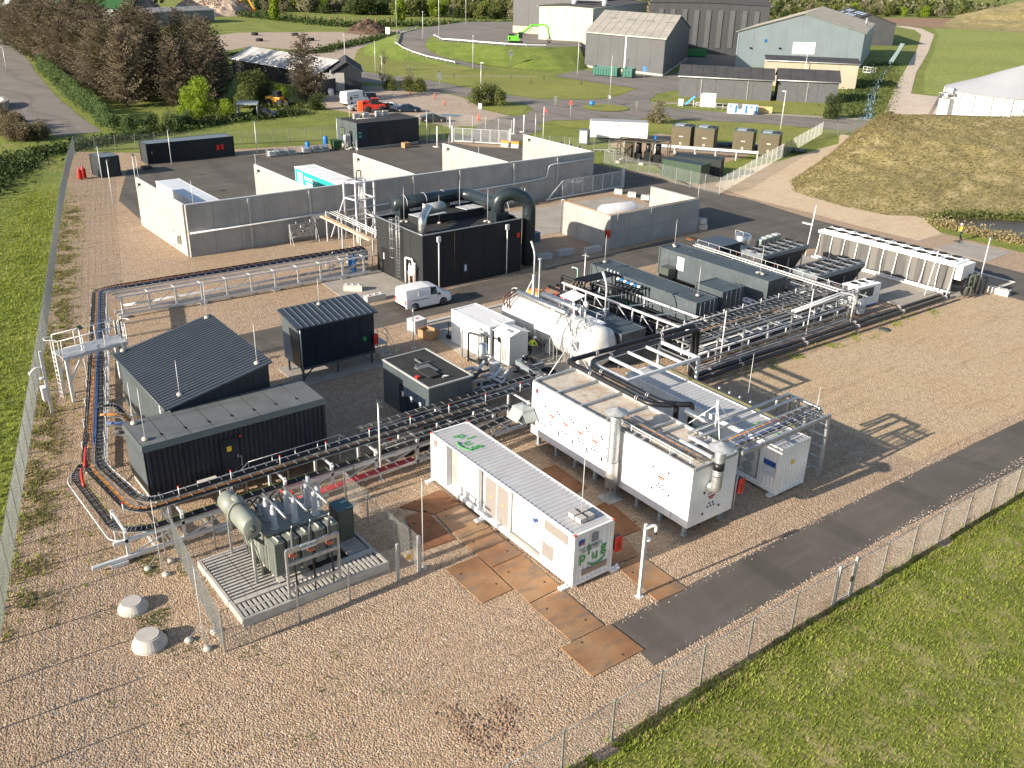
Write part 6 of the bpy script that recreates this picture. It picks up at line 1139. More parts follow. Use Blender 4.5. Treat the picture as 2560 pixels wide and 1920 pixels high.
for i in range(4):
    for j in range(2): M().box(-102.7+j*.6,-102.3+j*.6,47.955,47.97,1.4+i*.36,1.6+i*.36).build('logo_mark', TURQ, tt, True)
GD = mat('dark pipe bundle',(.09,.09,.09),.6,.3,.4,9)
for k,(x,y,lab) in enumerate(((-84.6,39.6,'jumbled valve panel standing against the bay wall, left of the pipe tower'),(-84.7,66.6,'dark valve panel against the bay wall behind the u shaped duct'),(-84.6,49.0,'valve panel against the bay wall behind the charcoal building roof'))):
    t = thing('pipe_manifold',lab,'valve panel',(x,y,0),0,'valve panels at the bay wall')
    for q in range(34): a = (random.uniform(-.3,.3),random.uniform(-1.3,1.3),random.uniform(.5,1.9)); d_ = random.choice(((0,.6,0),(0,0,.5),(.3,0,0))); M().tube([a,(a[0]+d_[0],a[1]+d_[1],a[2]+d_[2])],random.choice((.02,.035,.05)),5).build('pipe', random.choice((GD,GALV,SILV,GD)), t)
    M().box(-.4,-.35,-1.4,1.4,.5,1.9).build('back_plate', GALV2, t)
    for y_ in (-1.4,1.4): M().bar((0,y_,0),(0,y_,2.1),.08).bar((.7,y_,0),(0,y_,1.6),.05).build('frame_leg', STEELW, t)
t = thing('wall_box','cream box on the bay wall beside the jumbled valve panel','box',(-85.3,42.0,0)); M().box(-.3,.1,-1,1,2.0,2.4).build('casing', mat('cream enamel',(.6,.58,.53),.4), t)
def slide_gate(label, x,y, L, ang, tail):
    t = thing('sliding_gate',label,'gate',(x,y,0),ang); h = 2.25; B = mat('pale gate steel',(.56,.6,.64),.4,.3)
    M().box(0,L,-.05,.05,.15,.33).build('bottom_rail', B, t); M().box(0,L,-.04,.04,h-.06,h).build('top_rail', B, t)
    for k in range(7): M().box(L*k/6-.05,L*k/6+.05,-.045,.045,.33,h-.06).build('upright', B, t)
    n = int(L/.15)
    for k in range(n): M().box(L*k/n-.016,L*k/n+.016,-.016,.016,.33,h-.06).build('bar', B, t)
    if tail: M().bar((0,0,h-.05),(-2.4,0,.24),.1).box(-2.6,0,-.05,.05,.15,.33).build('tail_brace', B, t)
    for q in (L+.25,) if tail else (-.3,L+.3): M().box(q-.12,q+.12,-.15,.15,0,h+.3).build('gate_post', B, t)
slide_gate('white barred sliding gate standing open beside the bay wall end',-84.9,74.0,10.2,math.radians(92),True)
slide_gate('white barred entrance gate behind the bays, next to the office cabin',-122.6,83.9,8.6,math.radians(42),False)
# ---------------- concrete bunker with the white tank ----------------
w0 = thing('concrete_bunker','open concrete bunker with dark joints round a white horizontal tank','bunker',(-69.4,70.4,0)); wall(w0,-72.86,63.9,-66.05,63.95,.3,3.5,3); wall(w0,-65.92,63.8,-66.05,77.1,.3,3.5,5); wall(w0,-66.2,77.0,-73.0,76.9,.3,3.5,3)
M().tube([(-72.9,63.75,3.58),(-66,63.75,3.58),(-66.0,77.2,3.58)],.04,6).build('copper_line', mat('copper line',(.45,.28,.15),.5), w0, True)
M().tube(bend([(-73.0,63.6,.2),(-73.0,63.6,3.7),(-72.6,64,3.7)],.15,3),.06,8).build('pipe', GALV, w0, True)
firebox(thing('fire_box','red fire box at the corner of the concrete bunker','fire box',(-65.75,63.5,0)),(.15,-.05,1.75),(.3,.4,.7))
for y in (64.5,66.9): pass
t = thing('storage_tank','white horizontal tank lying inside the concrete bunker','tank',(-71,70,0)); M().lathe([(0,-.35),(.6,-.28),(.95,-.05),(1.05,.2),(1.05,3.9),(.95,4.15),(.6,4.35),(0,4.42)],(-71.6,68.2,1.75),24,(.12,1,0)).build('shell', WHITE, t, True)
for y in (69,71.6): M().box(-72.4,-70.8,y,y+.3,0,1).build('saddle', CONC2, t, True)
for k,(x,y,lab) in enumerate(((-65.35,64.7,'thin rod on the bunker wall by the red fire box'),(-65.4,69.5,'thin rod on the middle of the bunker wall'),(-66.2,77.4,'thin rod at the far right corner of the bunker'))):
    t = thing('lightning_mast',lab,'mast',(x,y,2.9),0,'lightning masts'); M().tube([(-.3,0,0),(-.3,0,1.9)],.02,5).build('rod', STEELW, t); M().bar((-.5,0,.3),(-.28,0,.3),.05).build('bracket', GALV, t)
BLKC = mat('concrete block',(.5,.49,.47),.85,var=.08,dirt=.2,dcol=(.3,.3,.28))
def cblock(x,y,L,rz,label,n=4,z=0,par=None):
    t = thing('concrete_block',label,'concrete block',(x,y,z),rz,'loose concrete blocks'); M().box(-L/2,L/2,-.3,.3,0,.55).build('block', BLKC, t)
    for k in range(n): M().lathe([(0,0),(.11,0),(.1,.08),(0,.08)],(-L/2+L*(k+.5)/n,0,.55),10).build('stud', BLKC, t)
for x,y,L,rz,lab in ((-68.8,36.5,1.6,.9,'studded white block on the apron, nearest the charcoal building'),(-65.6,36.8,1.8,1.57,'studded white block at the road edge behind the van'),(-66.9,56.2,1.8,1.5,'pale block in the shade right of the u shaped duct'),(-66.9,59.0,1.8,1.5,'pale block between two others on the shaded gravel'),(-66.1,62.0,1.8,1.5,'pale block just left of the bunker corner'),(-36.1,84.2,1.9,.1,'white studded block at the road junction corner'),(-83.3,81.9,1.0,.6,'block nearest the sliding gate end behind the bunker'),(-81.2,82.2,1.0,.6,'middle one of three blocks behind the bunker'),(-79.2,82.5,1.0,.6,'block closest to the bunker back wall'),(-66.0,78.1,1.0,.8,'block leaning at the right end of the bunker')): cblock(x,y,L,rz,lab,3)
cblock(-66.1,78.0,1.0,.4,'upper block of the pair stacked at the right end of the bunker',2,.64)
# gate area, barriers, poles, office
for k,(x,y) in enumerate(((-115.6,88.6),(-114.2,89.5))): t = thing('barrier_block','orange topped concrete barrier at the right end of the entrance gate, %s'%('left' if k == 0 else 'right'),'barrier',(x,y,0),.6,'orange topped barriers'); M().add([(-.6,-.35,0),(.6,-.35,0),(.6,.35,0),(-.6,.35,0),(-.6,-.2,.55),(.6,-.2,.55),(.6,.2,.55),(-.6,.2,.55)],[(3,2,1,0),(4,5,6,7),(0,1,5,4),(1,2,6,5),(2,3,7,6),(3,0,4,7)]).build('base', BLKC, t); M().box(-.6,.6,-.19,.19,.56,.95).build('orange_top', mat('orange barrier',(.8,.28,.05),.5), t)
t = thing('orange_box','orange topped white box by the lamp mast at the apron corner','box',(-57.9,47.9,0),.3); M().box(-.5,.5,-.4,.4,0,.75).build('base', WHITE2, t); M().box(-.52,.52,-.42,.42,.76,1.05).build('lid', mat('orange barrier',(.8,.28,.05),.5), t)
for k,(x,y) in enumerate(((-57.4,48.7),(-56.9,49.3))): t = thing('red_post','leaning red and white marker beside the orange topped box, %s'%('nearer' if k else 'farther'),'marker',(x,y,0),0,'red marker posts'); M().tube([(0,0,0),(.15,.1,1.3)],.06,8).build('post', RED, t)
t = thing('wooden_crate','open wooden crate beside the white liquid tote','crate',(-56.1,36.0,.05),.3)
for a in ((-.65,.65,-.5,-.45),(-.65,.65,.45,.5),(-.65,-.6,-.45,.45),(.6,.65,-.45,.45)): M().box(a[0],a[1],a[2],a[3],.1,.6).build('side_board', WOOD, t)
M().box(-.65,.65,-.5,.5,.0,.1).build('base_board', WOOD, t); M().box(-.4,.4,-.3,.3,.1,.4).build('contents', mat('brown cardboard',(.3,.18,.1),.9), t)
t = thing('pallet_truck','black pallet truck handle standing by the crate','pallet truck',(-55.0,37.1,.05)); M().tube([(0,0,.1),(0,0,1.15)],.03,6).tube([(-.2,0,1.2),(.2,0,1.2)],.03,6).box(-.2,.2,-.1,.1,0,.25).build('handle', BLK, t)
# ---------------- buildings beyond the site ----------------
ROOFL = mat('weathered fibre cement roof',(.36,.34,.3),.85,var=.12,vs=.25,dirt=.5,dcol=(.25,.23,.2))
ROOFDK = mat('dark roofing',(.05,.05,.055),.8,var=.2,vs=.5)
def hall(label, FL, FR, BR, h, hr, wmat, rmat, gable=True, npan=8, z0=0., cat='warehouse', name='warehouse', plinth=None, lights=0):
    """four corners from three ground points; gable=True: ridge runs from front wall to back wall"""
    FL,FR,BR = Vector((*FL,0)),Vector((*FR,0)),Vector((*BR,0)); BL = BR+FL-FR; t = thing(name, label, cat, (FL.x,FL.y,z0)); O = FL.copy(); z = Vector((0,0,1))
    Q = [FL-O,FR-O,BR-O,BL-O]
    def top(i, f):
        if gable and i%2 == 0: return h+(hr-h)*(1-abs(2*f-1))
        if not gable and i%2 == 1: return h+(hr-h)*(1-abs(2*f-1))
        return h
    for i in range(4):
        a,b = Q[i],Q[(i+1)%4]; L = (b-a).length; u = (b-a)/L; n = u.cross(z); k = max(2,2*round(L/npan/2)) if (i%2==0)==gable else max(1,round(L/npan))
        for j in range(k):
            f0,f1 = j/k,(j+1)/k; p = a+u*(L*f0+.02); q = a+u*(L*f1-.02); T0,T1 = top(i,f0),top(i,f1)
            M().add([p,q,q+z*T1,p+z*T0,p-n*.2,q-n*.2,q-n*.2+z*T1,p-n*.2+z*T0],[(0,1,2,3),(7,6,5,4),(0,4,5,1),(1,5,6,2),(2,6,7,3),(3,7,4,0)]).build('wall_panel', wmat, t)
        if plinth and i < 2: M().add([a+n*.06,b+n*.06,b+n*.06+z*plinth,a+n*.06+z*plinth,a-n*.1,b-n*.1,b-n*.1+z*plinth,a-n*.1+z*plinth],[(0,1,2,3),(7,6,5,4),(0,4,5,1),(1,5,6,2),(2,6,7,3),(3,7,4,0)]).build('plinth', CONC2, t)
    e = .35
    if gable: R0,R1 = (Q[0]+Q[1])/2,(Q[3]+Q[2])/2; pl = [(Q[0],Q[3],R0,R1),(Q[1],Q[2],R0,R1)]
    else: R0,R1 = (Q[0]+Q[3])/2,(Q[1]+Q[2])/2; pl = [(Q[0],Q[1],R0,R1),(Q[3],Q[2],R0,R1)]
    for a,b,r0,r1 in pl:
        d = (b-a).normalized(); o = (a-r0).normalized(); A,B = a-d*e+o*e+z*(h-.1),b+d*e+o*e+z*(h-.1); C_,D = r1+d*e+z*hr,r0-d*e+z*hr
        m = M().add([A,B,C_,D,A+z*.18,B+z*.18,C_+z*.18,D+z*.18],[(3,2,1,0),(4,5,6,7),(0,1,5,4),(1,2,6,5),(2,3,7,6),(3,0,4,7)]); s = m.build('roof_slope', rmat, t)
        ns = max(3,int((b-a).length/2.4))
        for j in range(1,ns): f = j/ns; M().bar(A.lerp(B,f)+z*.2,D.lerp(C_,f)+z*.2,.08,.06).build('roof_seam', rmat, s)
        for j in range(lights):
            f = .15+.72*j/max(1,lights-1); P_ = A.lerp(B,f)+(D.lerp(C_,f)-A.lerp(B,f))*.62+z*.2; dd = (B-A).normalized(); up_ = (D-A).normalized()
            M().add([P_,P_+dd*2.6,P_+dd*2.6+up_*.9,P_+up_*.9,P_+z*.06,P_+dd*2.6+z*.06,P_+dd*2.6+up_*.9+z*.06,P_+up_*.9+z*.06],[(3,2,1,0),(4,5,6,7),(0,1,5,4),(1,2,6,5),(2,3,7,6),(3,0,4,7)]).build('skylight', mat('dull skylight',(.2,.19,.18),.4), s)
        M().tube([A+o*.08,B+o*.08],.1,6).build('gutter', STEELW, s)
    return t, Q
def onwall(par, Q, i, f0, f1, z0, z1, mt, name, out=.06):
    a,b = Q[i],Q[(i+1)%4]; u = (b-a).normalized(); n = u.cross(Vector((0,0,1))); L = (b-a).length; p,q = a+u*L*f0,a+u*L*f1; z = Vector((0,0,1))
    return M().add([p+z*z0+n*out,q+z*z0+n*out,q+z*z1+n*out,p+z*z1+n*out,p+z*z0,q+z*z0,q+z*z1,p+z*z1],[(0,1,2,3),(7,6,5,4),(0,4,5,1),(1,5,6,2),(2,6,7,3),(3,7,4,0)]).build(name, mt, par)
BGB = mat('pale blue grey cladding',(.26,.32,.36),.55,var=.06,vs=.2,dirt=.12,dcol=(.22,.25,.26))
DG = mat('dark grey cladding',(.082,.087,.096),.6,var=.1,vs=.25); CREAM = mat('cream cladding',(.4,.36,.28),.7,var=.07,vs=.3); MINT = mat('pale mint cladding',(.47,.49,.42),.55,var=.04,vs=.15)
t,Q = hall('large pale blue grey hall with brownish sheet roof and white sign panel',(-179.1,217.9),(-160.2,249.5),(-186.5,294.8),9.4,14.2,BGB,ROOFL,True,5)
onwall(t,Q,0,.44,.62,3.6,6.8,WHITE,'white_panel'); onwall(t,Q,0,.37,.40,0.2,2.6,WHITE,'door'); onwall(t,Q,0,.21,.23,6.6,7.4,BLUEP,'blue_number_sign'); 
for f in (.1,.33): onwall(t,Q,0,f,f+.012,4.9,5.3,BLK,'wall_lamp',.3)
for j in range(12): a = Q[1].lerp(Q[2],.25+j*.05)
M().tube([Q[1].lerp(Q[2],.55)+Vector((-1,-1,9.6)),Q[1].lerp(Q[2],.55)+Vector((-1,-1,12.2))],.35,8).build('flue', GALV, t)
t,Q = hall('dark grey barn hall with weathered grey roof and four roof lights',(-197.1,177.5),(-171.8,181.4),(-199.9,221),8.9,13.2,DG,ROOFL,False,4,lights=4,plinth=.5)
onwall(t,Q,1,.35,.55,0,5.4,mat('darker door',(.08,.085,.095),.6),'sliding_door'); onwall(t,Q,1,.72,.78,0,3,mat('darker door',(.08,.085,.095),.6),'door'); onwall(t,Q,0,.52,.535,0,8.8,WHITE2,'downpipe',.15)
t,Q = hall('pale mint and cream hall behind the green material handler',(-233,190.5),(-219.5,200),(-245,248),13.0,13.3,MINT,ROOFDK,True,3,z0=.5)
onwall(t,Q,0,0,1,0,3.2,CONC2,'plinth',.1); onwall(t,Q,0,.22,.23,4,12,GALV2,'downpipe',.1)
M().tube(bend([Q[1]+Vector((-6,10,13)),Q[1]+Vector((-6,10,15)),Q[1]+Vector((-12,3,15)),Q[1]+Vector((-12,3,13))],1.5,4),.8,10).build('duct', STEELW, t)
t,Q = hall('tall dark grey hall left of the mint coloured hall',(-258,200),(-236,208),(-275,272),16.0,16.4,DG,ROOFDK,True,5,z0=.5); onwall(t,Q,0,0,1,0,5.6,CREAM,'plinth',.1)
t,Q = hall('tall black ribbed hall behind the barn hall with dark slots',(-222,226),(-196,252),(-236,300),14.8,15.1,mat('charcoal cladding',(.05,.055,.06),.6),ROOFDK,True,3)
for j in range(9): onwall(t,Q,0,.08+j*.1,.12+j*.1,2,13,mat('paler rib',(.09,.095,.1),.6),'wall_rib',.25)
t,Q = hall('long low dark shed with black pitched roof, left half of the pair',(-143.4,156.8),(-128.4,169.2),(-134.5,176.5),4.3,6.0,mat('mid grey cladding',(.1,.106,.117),.6),ROOFDK,False,4)
for f in (.24,.74): onwall(t,Q,0,f,f+.006,0,4.1,GALV2,'downpipe',.12)
t,Q = hall('long low dark shed with black pitched roof, right half by the ditch',(-128.1,170.8),(-118.9,178.9),(-125,186),4.4,6.1,mat('mid grey cladding',(.1,.106,.117),.6),ROOFDK,False,4); onwall(t,Q,0,.49,.5,0,4.1,GALV2,'downpipe',.12)
t,Q = hall('beige block building with black flat roof before the pale blue grey hall',(-147.5,191),(-131.5,204.6),(-139,213.5),5.8,6.3,CREAM,ROOFDK,False,4); onwall(t,Q,1,.2,.5,0,4.5,DG,'dark_opening')
M().box(17,19,14,16,4.0,4.2).build('balcony', GALV, t); railing(M(),[(17,14,4.2),(19,14,4.2),(19,16,4.2)],1.1,.05).build('railing', WHITE2, t)
t,Q = hall('dark hall with solar panels on its roof beyond the pale blue grey hall',(-214,318),(-203,335),(-238,372),7.5,10.6,DG,ROOFDK,True,5)
for i in range(6):
    for j in range(3):
        if (i+j)%4 == 1: continue
        a = Q[0].lerp(Q[3],.08+i*.13); r = (Q[0]+Q[1])/2; r = r.lerp((Q[3]+Q[2])/2,.08+i*.13); p = a.lerp(r,.2+j*.27)+Vector((0,0,7.5+3.1*(.2+j*.27)+.35)); M().add([p,p+(r-a)*.2+Vector((0,0,.62)),p+(r-a)*.2+(Q[3]-Q[0])*.09+Vector((0,0,.62)),p+(Q[3]-Q[0])*.09],[(0,1,2,3)]).build('solar_panel', mat('solar panel',(.3,.36,.45),.2), t)
t,Q = hall('low weathered barn with pale lichen roof behind the single conifer',(-222,89),(-186.5,93.5),(-189,104),3.4,5.6,mat('black boards',(.03,.03,.032),.7),mat('lichen grey roof',(.42,.42,.42),.8,var=.25,vs=.3),False,5,cat='barn',name='barn')
t,Q = hall('small black barn with gable end beside the parked white van',(-182.2,94.3),(-179.6,99.6),(-192,106),4.0,6.0,mat('dark blue black boards',(.018,.025,.035),.6),ROOFDK,True,2.5,cat='barn',name='barn'); onwall(t,Q,0,-.35,.4,.2,3.9,CONC2,'pale_wall_panel')
t = thing('lean_to_shed','little lean-to shed with sloping roof before the small black barn','shed',(-180.5,92.5,0)); M().prism([(-2.2,-2.2),(.8,-1.4),(0.3,1.4),(-2.6,.6)],0,[2.2,3.0,3.1,2.3]).build('walls', mat('dark boards',(.05,.05,.055),.7), t); M().box(-2.2,-2.1,-2,.6,.1,2.1).build('pale_wall', CONC2, t); M().box(1.4,2.6,-1.0,-.4,0,1.3).build('white_cabinet', WHITE2, t)
# slurry store with cone roof
t = thing('storage_dome','round white storage tank with grey cone roof and outside stair','tank',(-89,194.5,0)); R = 13.3; WT = mat('pale panel',(.4,.41,.42),.5,var=.05)
for k in range(48):
    a0,a1 = 2*PI*k/48+.004,2*PI*(k+1)/48-.004
    M().add([(R*math.cos(a0),R*math.sin(a0),0),(R*math.cos(a1),R*math.sin(a1),0),(R*math.cos(a1),R*math.sin(a1),5.1),(R*math.cos(a0),R*math.sin(a0),5.1)],[(0,1,2,3)]).build('wall_panel', WT, t)
    if k%2 == 0: M().bar(((R+.12)*math.cos(a0),(R+.12)*math.sin(a0),0),((R+.12)*math.cos(a0),(R+.12)*math.sin(a0),5.1),.16).build('rib', WHITE2, t)
for z in (1.2,2.4,3.6,5.0): M().lathe([(R+.02,z),(R+.14,z),(R+.14,z+.12),(R+.02,z+.12)],(0,0,0),48).build('hoop', WHITE2, t)
M().lathe([(R+.3,5.1),(R*.6,7.0),(R*.3,8.6),(.2,10.0),(0,10.05)],(0,0,0),40,smooth=False).build('cone_roof', mat('grey tent membrane',(.36,.38,.41),.7,var=.05,vs=.1), t)
c_,s_ = math.cos(4.15),math.sin(4.15)
M().cb((R*c_*1.09,R*s_*1.09,1.8),(2.2,1.8,3.6)).build('stair_cabin', WT, t); M().cb((R*c_*1.08,R*s_*1.08,4.6),(3,2,.12)).build('platform', GALV, t); M().bar((R*-.83,R*-.85,.2),(R*c_*1.1-1,R*s_*1.1,4.5),.9,.15).build('stair', GALV, t); M().cb((R*c_*1.08+.5,R*s_*1.08,5.2),(1.0,.8,.9)).build('mixer_unit', GALV2, t)
# office cabin
t = thing('office_cabin','dark blue office cabin with four fan units on its roof and dark windows','cabin',(-130.2,67.6,0),math.radians(2)); L,W,H = 5.9,11.0,3.85
for k in range(5): M().box(L-.06,L,k*W/5+.01,(k+1)*W/5-.01,.35,H).build('wall_panel', NAVY, t)
for k in range(3): M().box(k*L/3+.01,(k+1)*L/3-.01,0,.06,.35,H).build('wall_panel', NAVYL, t)
M().box(.06,L-.06,.06,W,.35,H-.05).build('core', NAVY, t); M().box(.1,L-.1,.1,W-.1,0,.35).build('plinth', CONC2, t); M().box(.05,L-.05,.05,W-.05,H-.05,H+.02).build('roof_felt', ROOFD, t)
M().box(-.03,L+.03,-.03,.1,H,H+.06).box(L-.1,L+.03,.1,W,H,H+.06).box(-.03,L+.03,W-.1,W+.03,H+.06,H+.08).build('roof_edge', NAVYL, t)
wn = M().box(L,L+.04,1.9,4.4,1.4,2.9).build('window', BLK, t); M().box(L+.04,L+.05,2.0,3.1,1.5,2.8).build('pane', GLASS, wn); M().box(L+.04,L+.05,3.2,4.3,1.5,2.8).build('pane', GLASS, wn)
wn = M().box(1.0,2.4,-.04,0,1.6,2.8).build('window', BLK, t); M().box(1.08,1.65,-.05,-.04,1.7,2.7).build('pane', mat('greenish window glass',(.1,.13,.1),.1), wn); M().box(1.75,2.32,-.05,-.04,1.7,2.7).build('pane', mat('greenish window glass',(.1,.13,.1),.1), wn)
wn = M().box(3.7,4.6,-.04,0,.4,2.6).build('door', BLK, t); M().box(3.8,4.5,-.05,-.04,.6,2.5).build('pane', GLASS, wn)
for z in (2.35,1.85): M().box(L,L+.02,.3,.75,z,z+.25).build('green_sign', mat('mint sign',(.1,.45,.3),.5), t)
for k,(x,y) in enumerate(((2.0,2.2),(2.0,3.9),(1.6,6.3),(1.6,7.6))): aircon((x,y,H),PI/2,'',.95,1,par=t)
M().tube([(1.2,1.6,H),(1.2,1.6,H+1.2)],.03,6).build('antenna', STEELW, t); M().tube([(2.4,2,H+.06),(3.2,7,H+.06)],.04,6).build('white_cable', WHITE2, t)
for k in range(3): M().box(3.4,5.0,-.5-k*.3,-.2-k*.3,0,.35-k*.11).build('step', CONC2, t)
railing(M(),[(5.0,-.2,.35),(5.0,-1.2,.05)],1,.03).build('railing', GALV, t)
# black containers by the yard
t = container('black_container','long black container with two red boxes on its side at the yard edge','container',(-132.3,38.8,0),math.radians(0),2.9,12.2,2.75,mat('black container paint',(.02,.028,.035),.5),ends=(0,1),rmat=mat('blue grey roof paint',(.2,.24,.28),.5))
M().corr((2.87,.13,.16),(0,1,0),11.9,(0,0,1),2.5,(1,0,0)).build('side_panel', mat('black container paint',(.02,.028,.035),.5), t)
for y in (9.6,10.2): M().box(2.9,3.1,y,y+.4,1.1,1.8).build('red_box', RED, t)
M().box(2.9,2.95,.6,.75,1.4,1.75).build('small_sign', WOOD, t)
t = container('black_container','small black container at the left corner of the yard','container',(-127.3,31.0,0),math.radians(8),3.0,2.5,2.55,mat('black container paint',(.02,.028,.035),.5),rmat=mat('blue grey roof paint',(.2,.24,.28),.5))
for k,(x,y) in enumerate(((-124.9,28.9),(-125.4,29.5))): t = thing('fire_extinguisher','red wheeled extinguisher against the left fence corner, %s'%('nearer' if k == 0 else 'farther'),'extinguisher',(x,y,0),0,'red extinguishers'); M().lathe([(0,0),(.2,0),(.22,.1),(.22,1.0),(.1,1.3),(.06,1.5),(0,1.5)],(0,0,.1),12).build('cylinder', RED, t); M().box(-.2,.2,.2,.3,0,1.2).build('trolley', RED, t)
# yard clutter by the office
CT = mat('galvanised crate',(.35,.38,.4),.5,.4,.3,6)
for k,(x,y) in enumerate(((-126.4,55.2),(-126.3,56.6),(-126.2,58.0),(-126.3,60.4),(-126.2,61.9),(-126.1,63.2))):
    t = thing('mesh_crate','%s of six galvanised crates lined up along the yard edge'%('leftmost','second from left','third from left','fourth from left','fifth from left','rightmost')[k],'crate',(x,y,0),0,'galvanised crates')
    M().box(-.5,.5,-.6,.6,.1,.2).build('base', CT, t)
    for z in (.45,.7,.95): M().bar((.5,-.6,z),(.5,.6,z),.05).bar((-.5,-.6,z),(-.5,.6,z),.05).bar((-.5,-.6,z),(.5,-.6,z),.05).bar((-.5,.6,z),(.5,.6,z),.05).build('side_bar', CT, t)
    for a in (-.5,.5):
        for b in (-.6,.6): M().bar((a,b,0),(a,b,1.05),.07).build('corner_post', CT, t)
    M().box(-.35,.35,-.45,.45,.2,.75).build('contents', (WHITE2,CT,GALV2)[k%3], t)
for k,(x,y,h,lab) in enumerate(((-126.6,60.9,1.5,'blue drum standing between the galvanised crates'),(-127.0,64.0,2.0,'tall blue gas bottle pair by the green bin'))): t = thing('blue_drum',lab,'drum',(x,y,0)); M().lathe([(0,0),(.35,0),(.35,h*.9),(.28,h),(0,h)],(0,0,0),14).build('drum', BLUEP, t)
t = thing('waste_bin','dark green wheeled waste bin beside the office cabin','bin',(-126.7,65.6,0)); M().add([(-.45,-.6,.15),(.45,-.6,.15),(.45,.6,.15),(-.45,.6,.15),(-.55,-.7,1.25),(.55,-.7,1.25),(.55,.7,1.25),(-.55,.7,1.25)],[(3,2,1,0),(0,1,5,4),(1,2,6,5),(2,3,7,6),(3,0,4,7),(4,5,6,7)]).build('body', mat('bin green',(.015,.08,.03),.5), t); M().box(-.57,.57,-.72,.72,1.25,1.35).build('lid', mat('bin green lid',(.02,.1,.04),.5), t)
for a in (-.4,.4): M().lathe([(0,0),(.12,0),(.12,.06),(0,.06)],(a,-.5,.12),10,(1,0,0)).build('wheel', TYRE, t)
t = thing('gas_bottle_rack','rack of pale gas bottles between the bin and the office steps','gas bottles',(-126.0,67.2,0))
for k in range(6): M().lathe([(0,0),(.16,0),(.16,1.9),(.06,2.15),(0,2.2)],(-.2+.35*(k%2),-.5+.35*(k//2),0),10).build('cylinder', GALV2, t)
t = thing('wood_crate','small wooden crate alone on the asphalt before the office cabin','crate',(-122.6,75.1,.02)); M().box(-.5,.5,-.5,.5,.12,.75).build('box', WOOD, t); M().box(-.5,.5,-.5,-.4,0,.12).box(-.5,.5,.4,.5,0,.12).build('skid', WOOD, t)
t = thing('pallet_stack','dark pallets on the asphalt by the long black container','pallets',(-127.0,37.8,.02)); 
for k in range(2): M().box(-.6,.6,-.6,.6,.05+k*.2,.17+k*.2).build('pallet', mat('dark weathered wood',(.06,.055,.05),.9), t)
# generators, skids and trailer right of the bays
BR = mat('olive brown cladding',(.095,.08,.045),.6,var=.12,vs=.6)
tw = thing('generator_tower','tall olive brown cabinet with vents on top, leftmost of the four','generator',(-100.9,112.3,0),math.radians(28),'olive brown cabinets')
M().box(-1.5,1.5,-1.3,1.3,.2,3.3).build('casing', BR, tw); M().box(-1.55,1.55,-1.35,1.35,3.3,3.5).build('roof_frame', TRAFD, tw); M().box(-1.1,.3,-1.0,.9,3.5,3.62).build('roof_vent', mat('blue grey vent',(.25,.3,.36),.5), tw); M().box(.5,1.2,-1.0,.9,3.5,3.6).build('roof_grille', BLK, tw)
M().box(-.25,.35,-1.33,-1.31,1.9,2.0).build('white_label', WHITE, tw); M().box(-.1,-.04,-1.33,-1.31,.7,1.1).box(.1,.16,-1.33,-1.31,.7,1.1).build('handle', WHITE, tw); M().box(-1.3,1.3,-1.1,1.1,0,.2).build('base', BLK, tw)
for x,y,lab in ((-97.9,114.3,'second olive brown cabinet from the left'),(-93.0,117.5,'third olive brown cabinet from the left'),(-89.5,119.2,'rightmost olive brown cabinet of the four')): dup(tw,(x,y,0),math.radians(28),lab)
t = thing('pipe_walkway','pale pipe rack on posts running before the olive brown cabinets','pipe rack',(-93,110.5,0)); p0,p1 = Vector((-7,-5,0)),Vector((5.2,4,0))
for o in (0,1.2): q = Vector((.6,-.8,0))*o; M().bar(p0+q+Vector((0,0,1.3)),p1+q+Vector((0,0,1.3)),.14,.14).build('beam', STEELW, t)
for k in range(6):
    q = p0.lerp(p1,k/5); M().bar(q,q+Vector((0,0,1.3)),.14).bar(q+Vector((.7,-1,0)),q+Vector((.7,-1,1.3)),.14).build('post', STEELW, t); M().bar(q+Vector((0,0,1.2)),q+Vector((.7,-1,1.2)),.1).build('cross_beam', STEELW, t)
for k in range(3): M().tube([p0+Vector((.2*k,-.3*k,1.0)),p1+Vector((.2*k,-.3*k,1.0))],.09,6).build('pipe', GALV, t)
GR = mat('dark green container paint',(.04,.075,.045),.5)
container('green_container','dark green container behind the mesh fence at the yard exit','container',(-87.4,93.6,0),math.radians(12),6.0,2.5,2.45,GR,group='dark containers at the yard exit',rmat=mat('slate green roof',(.06,.085,.09),.5)); container('green_container','near black container directly behind the dark green one','container',(-88.2,96.6,0),math.radians(30),6.6,2.5,2.45,mat('near black paint',(.025,.032,.035),.5),group='dark containers at the yard exit')
t = thing('skid_frame','open olive brown machinery skid in a dark steel frame on blocks','skid',(-95.4,98.2,0),math.radians(35)); OB = mat('olive steel',(.06,.05,.03),.6)
for x in (-3.6,-1.2,1.2,3.6):
    for y in (-1.25,1.25): M().bar((x,y,.35),(x,y,3.2),.14).build('post', OB, t)
for z in (.4,3.2):
    for y in (-1.25,1.25): M().bar((-3.6,y,z),(3.6,y,z),.16).build('beam', OB, t)
    for x in (-3.6,-1.2,1.2,3.6): M().bar((x,-1.25,z),(x,1.25,z),.12).build('cross_beam', OB, t)
M().bar((-3.6,-1.25,.5),(-1.2,-1.25,3.1),.1).bar((-3.6,-1.25,3.1),(-1.2,-1.25,.5),.1).build('brace', OB, t)
M().box(-2.6,-1.6,-1.1,1.1,.5,2.9).build('end_casing', OB, t)
for k in range(3): M().box(-1.2+k*1.4,-.3+k*1.4,-.9,.9,.5,1.5+.3*(k%2)).lathe([(0,0),(.4,0),(.4,1.6),(0,1.7)],(-.7+k*1.4,0,1.3),12).build('machine', BLK, t)
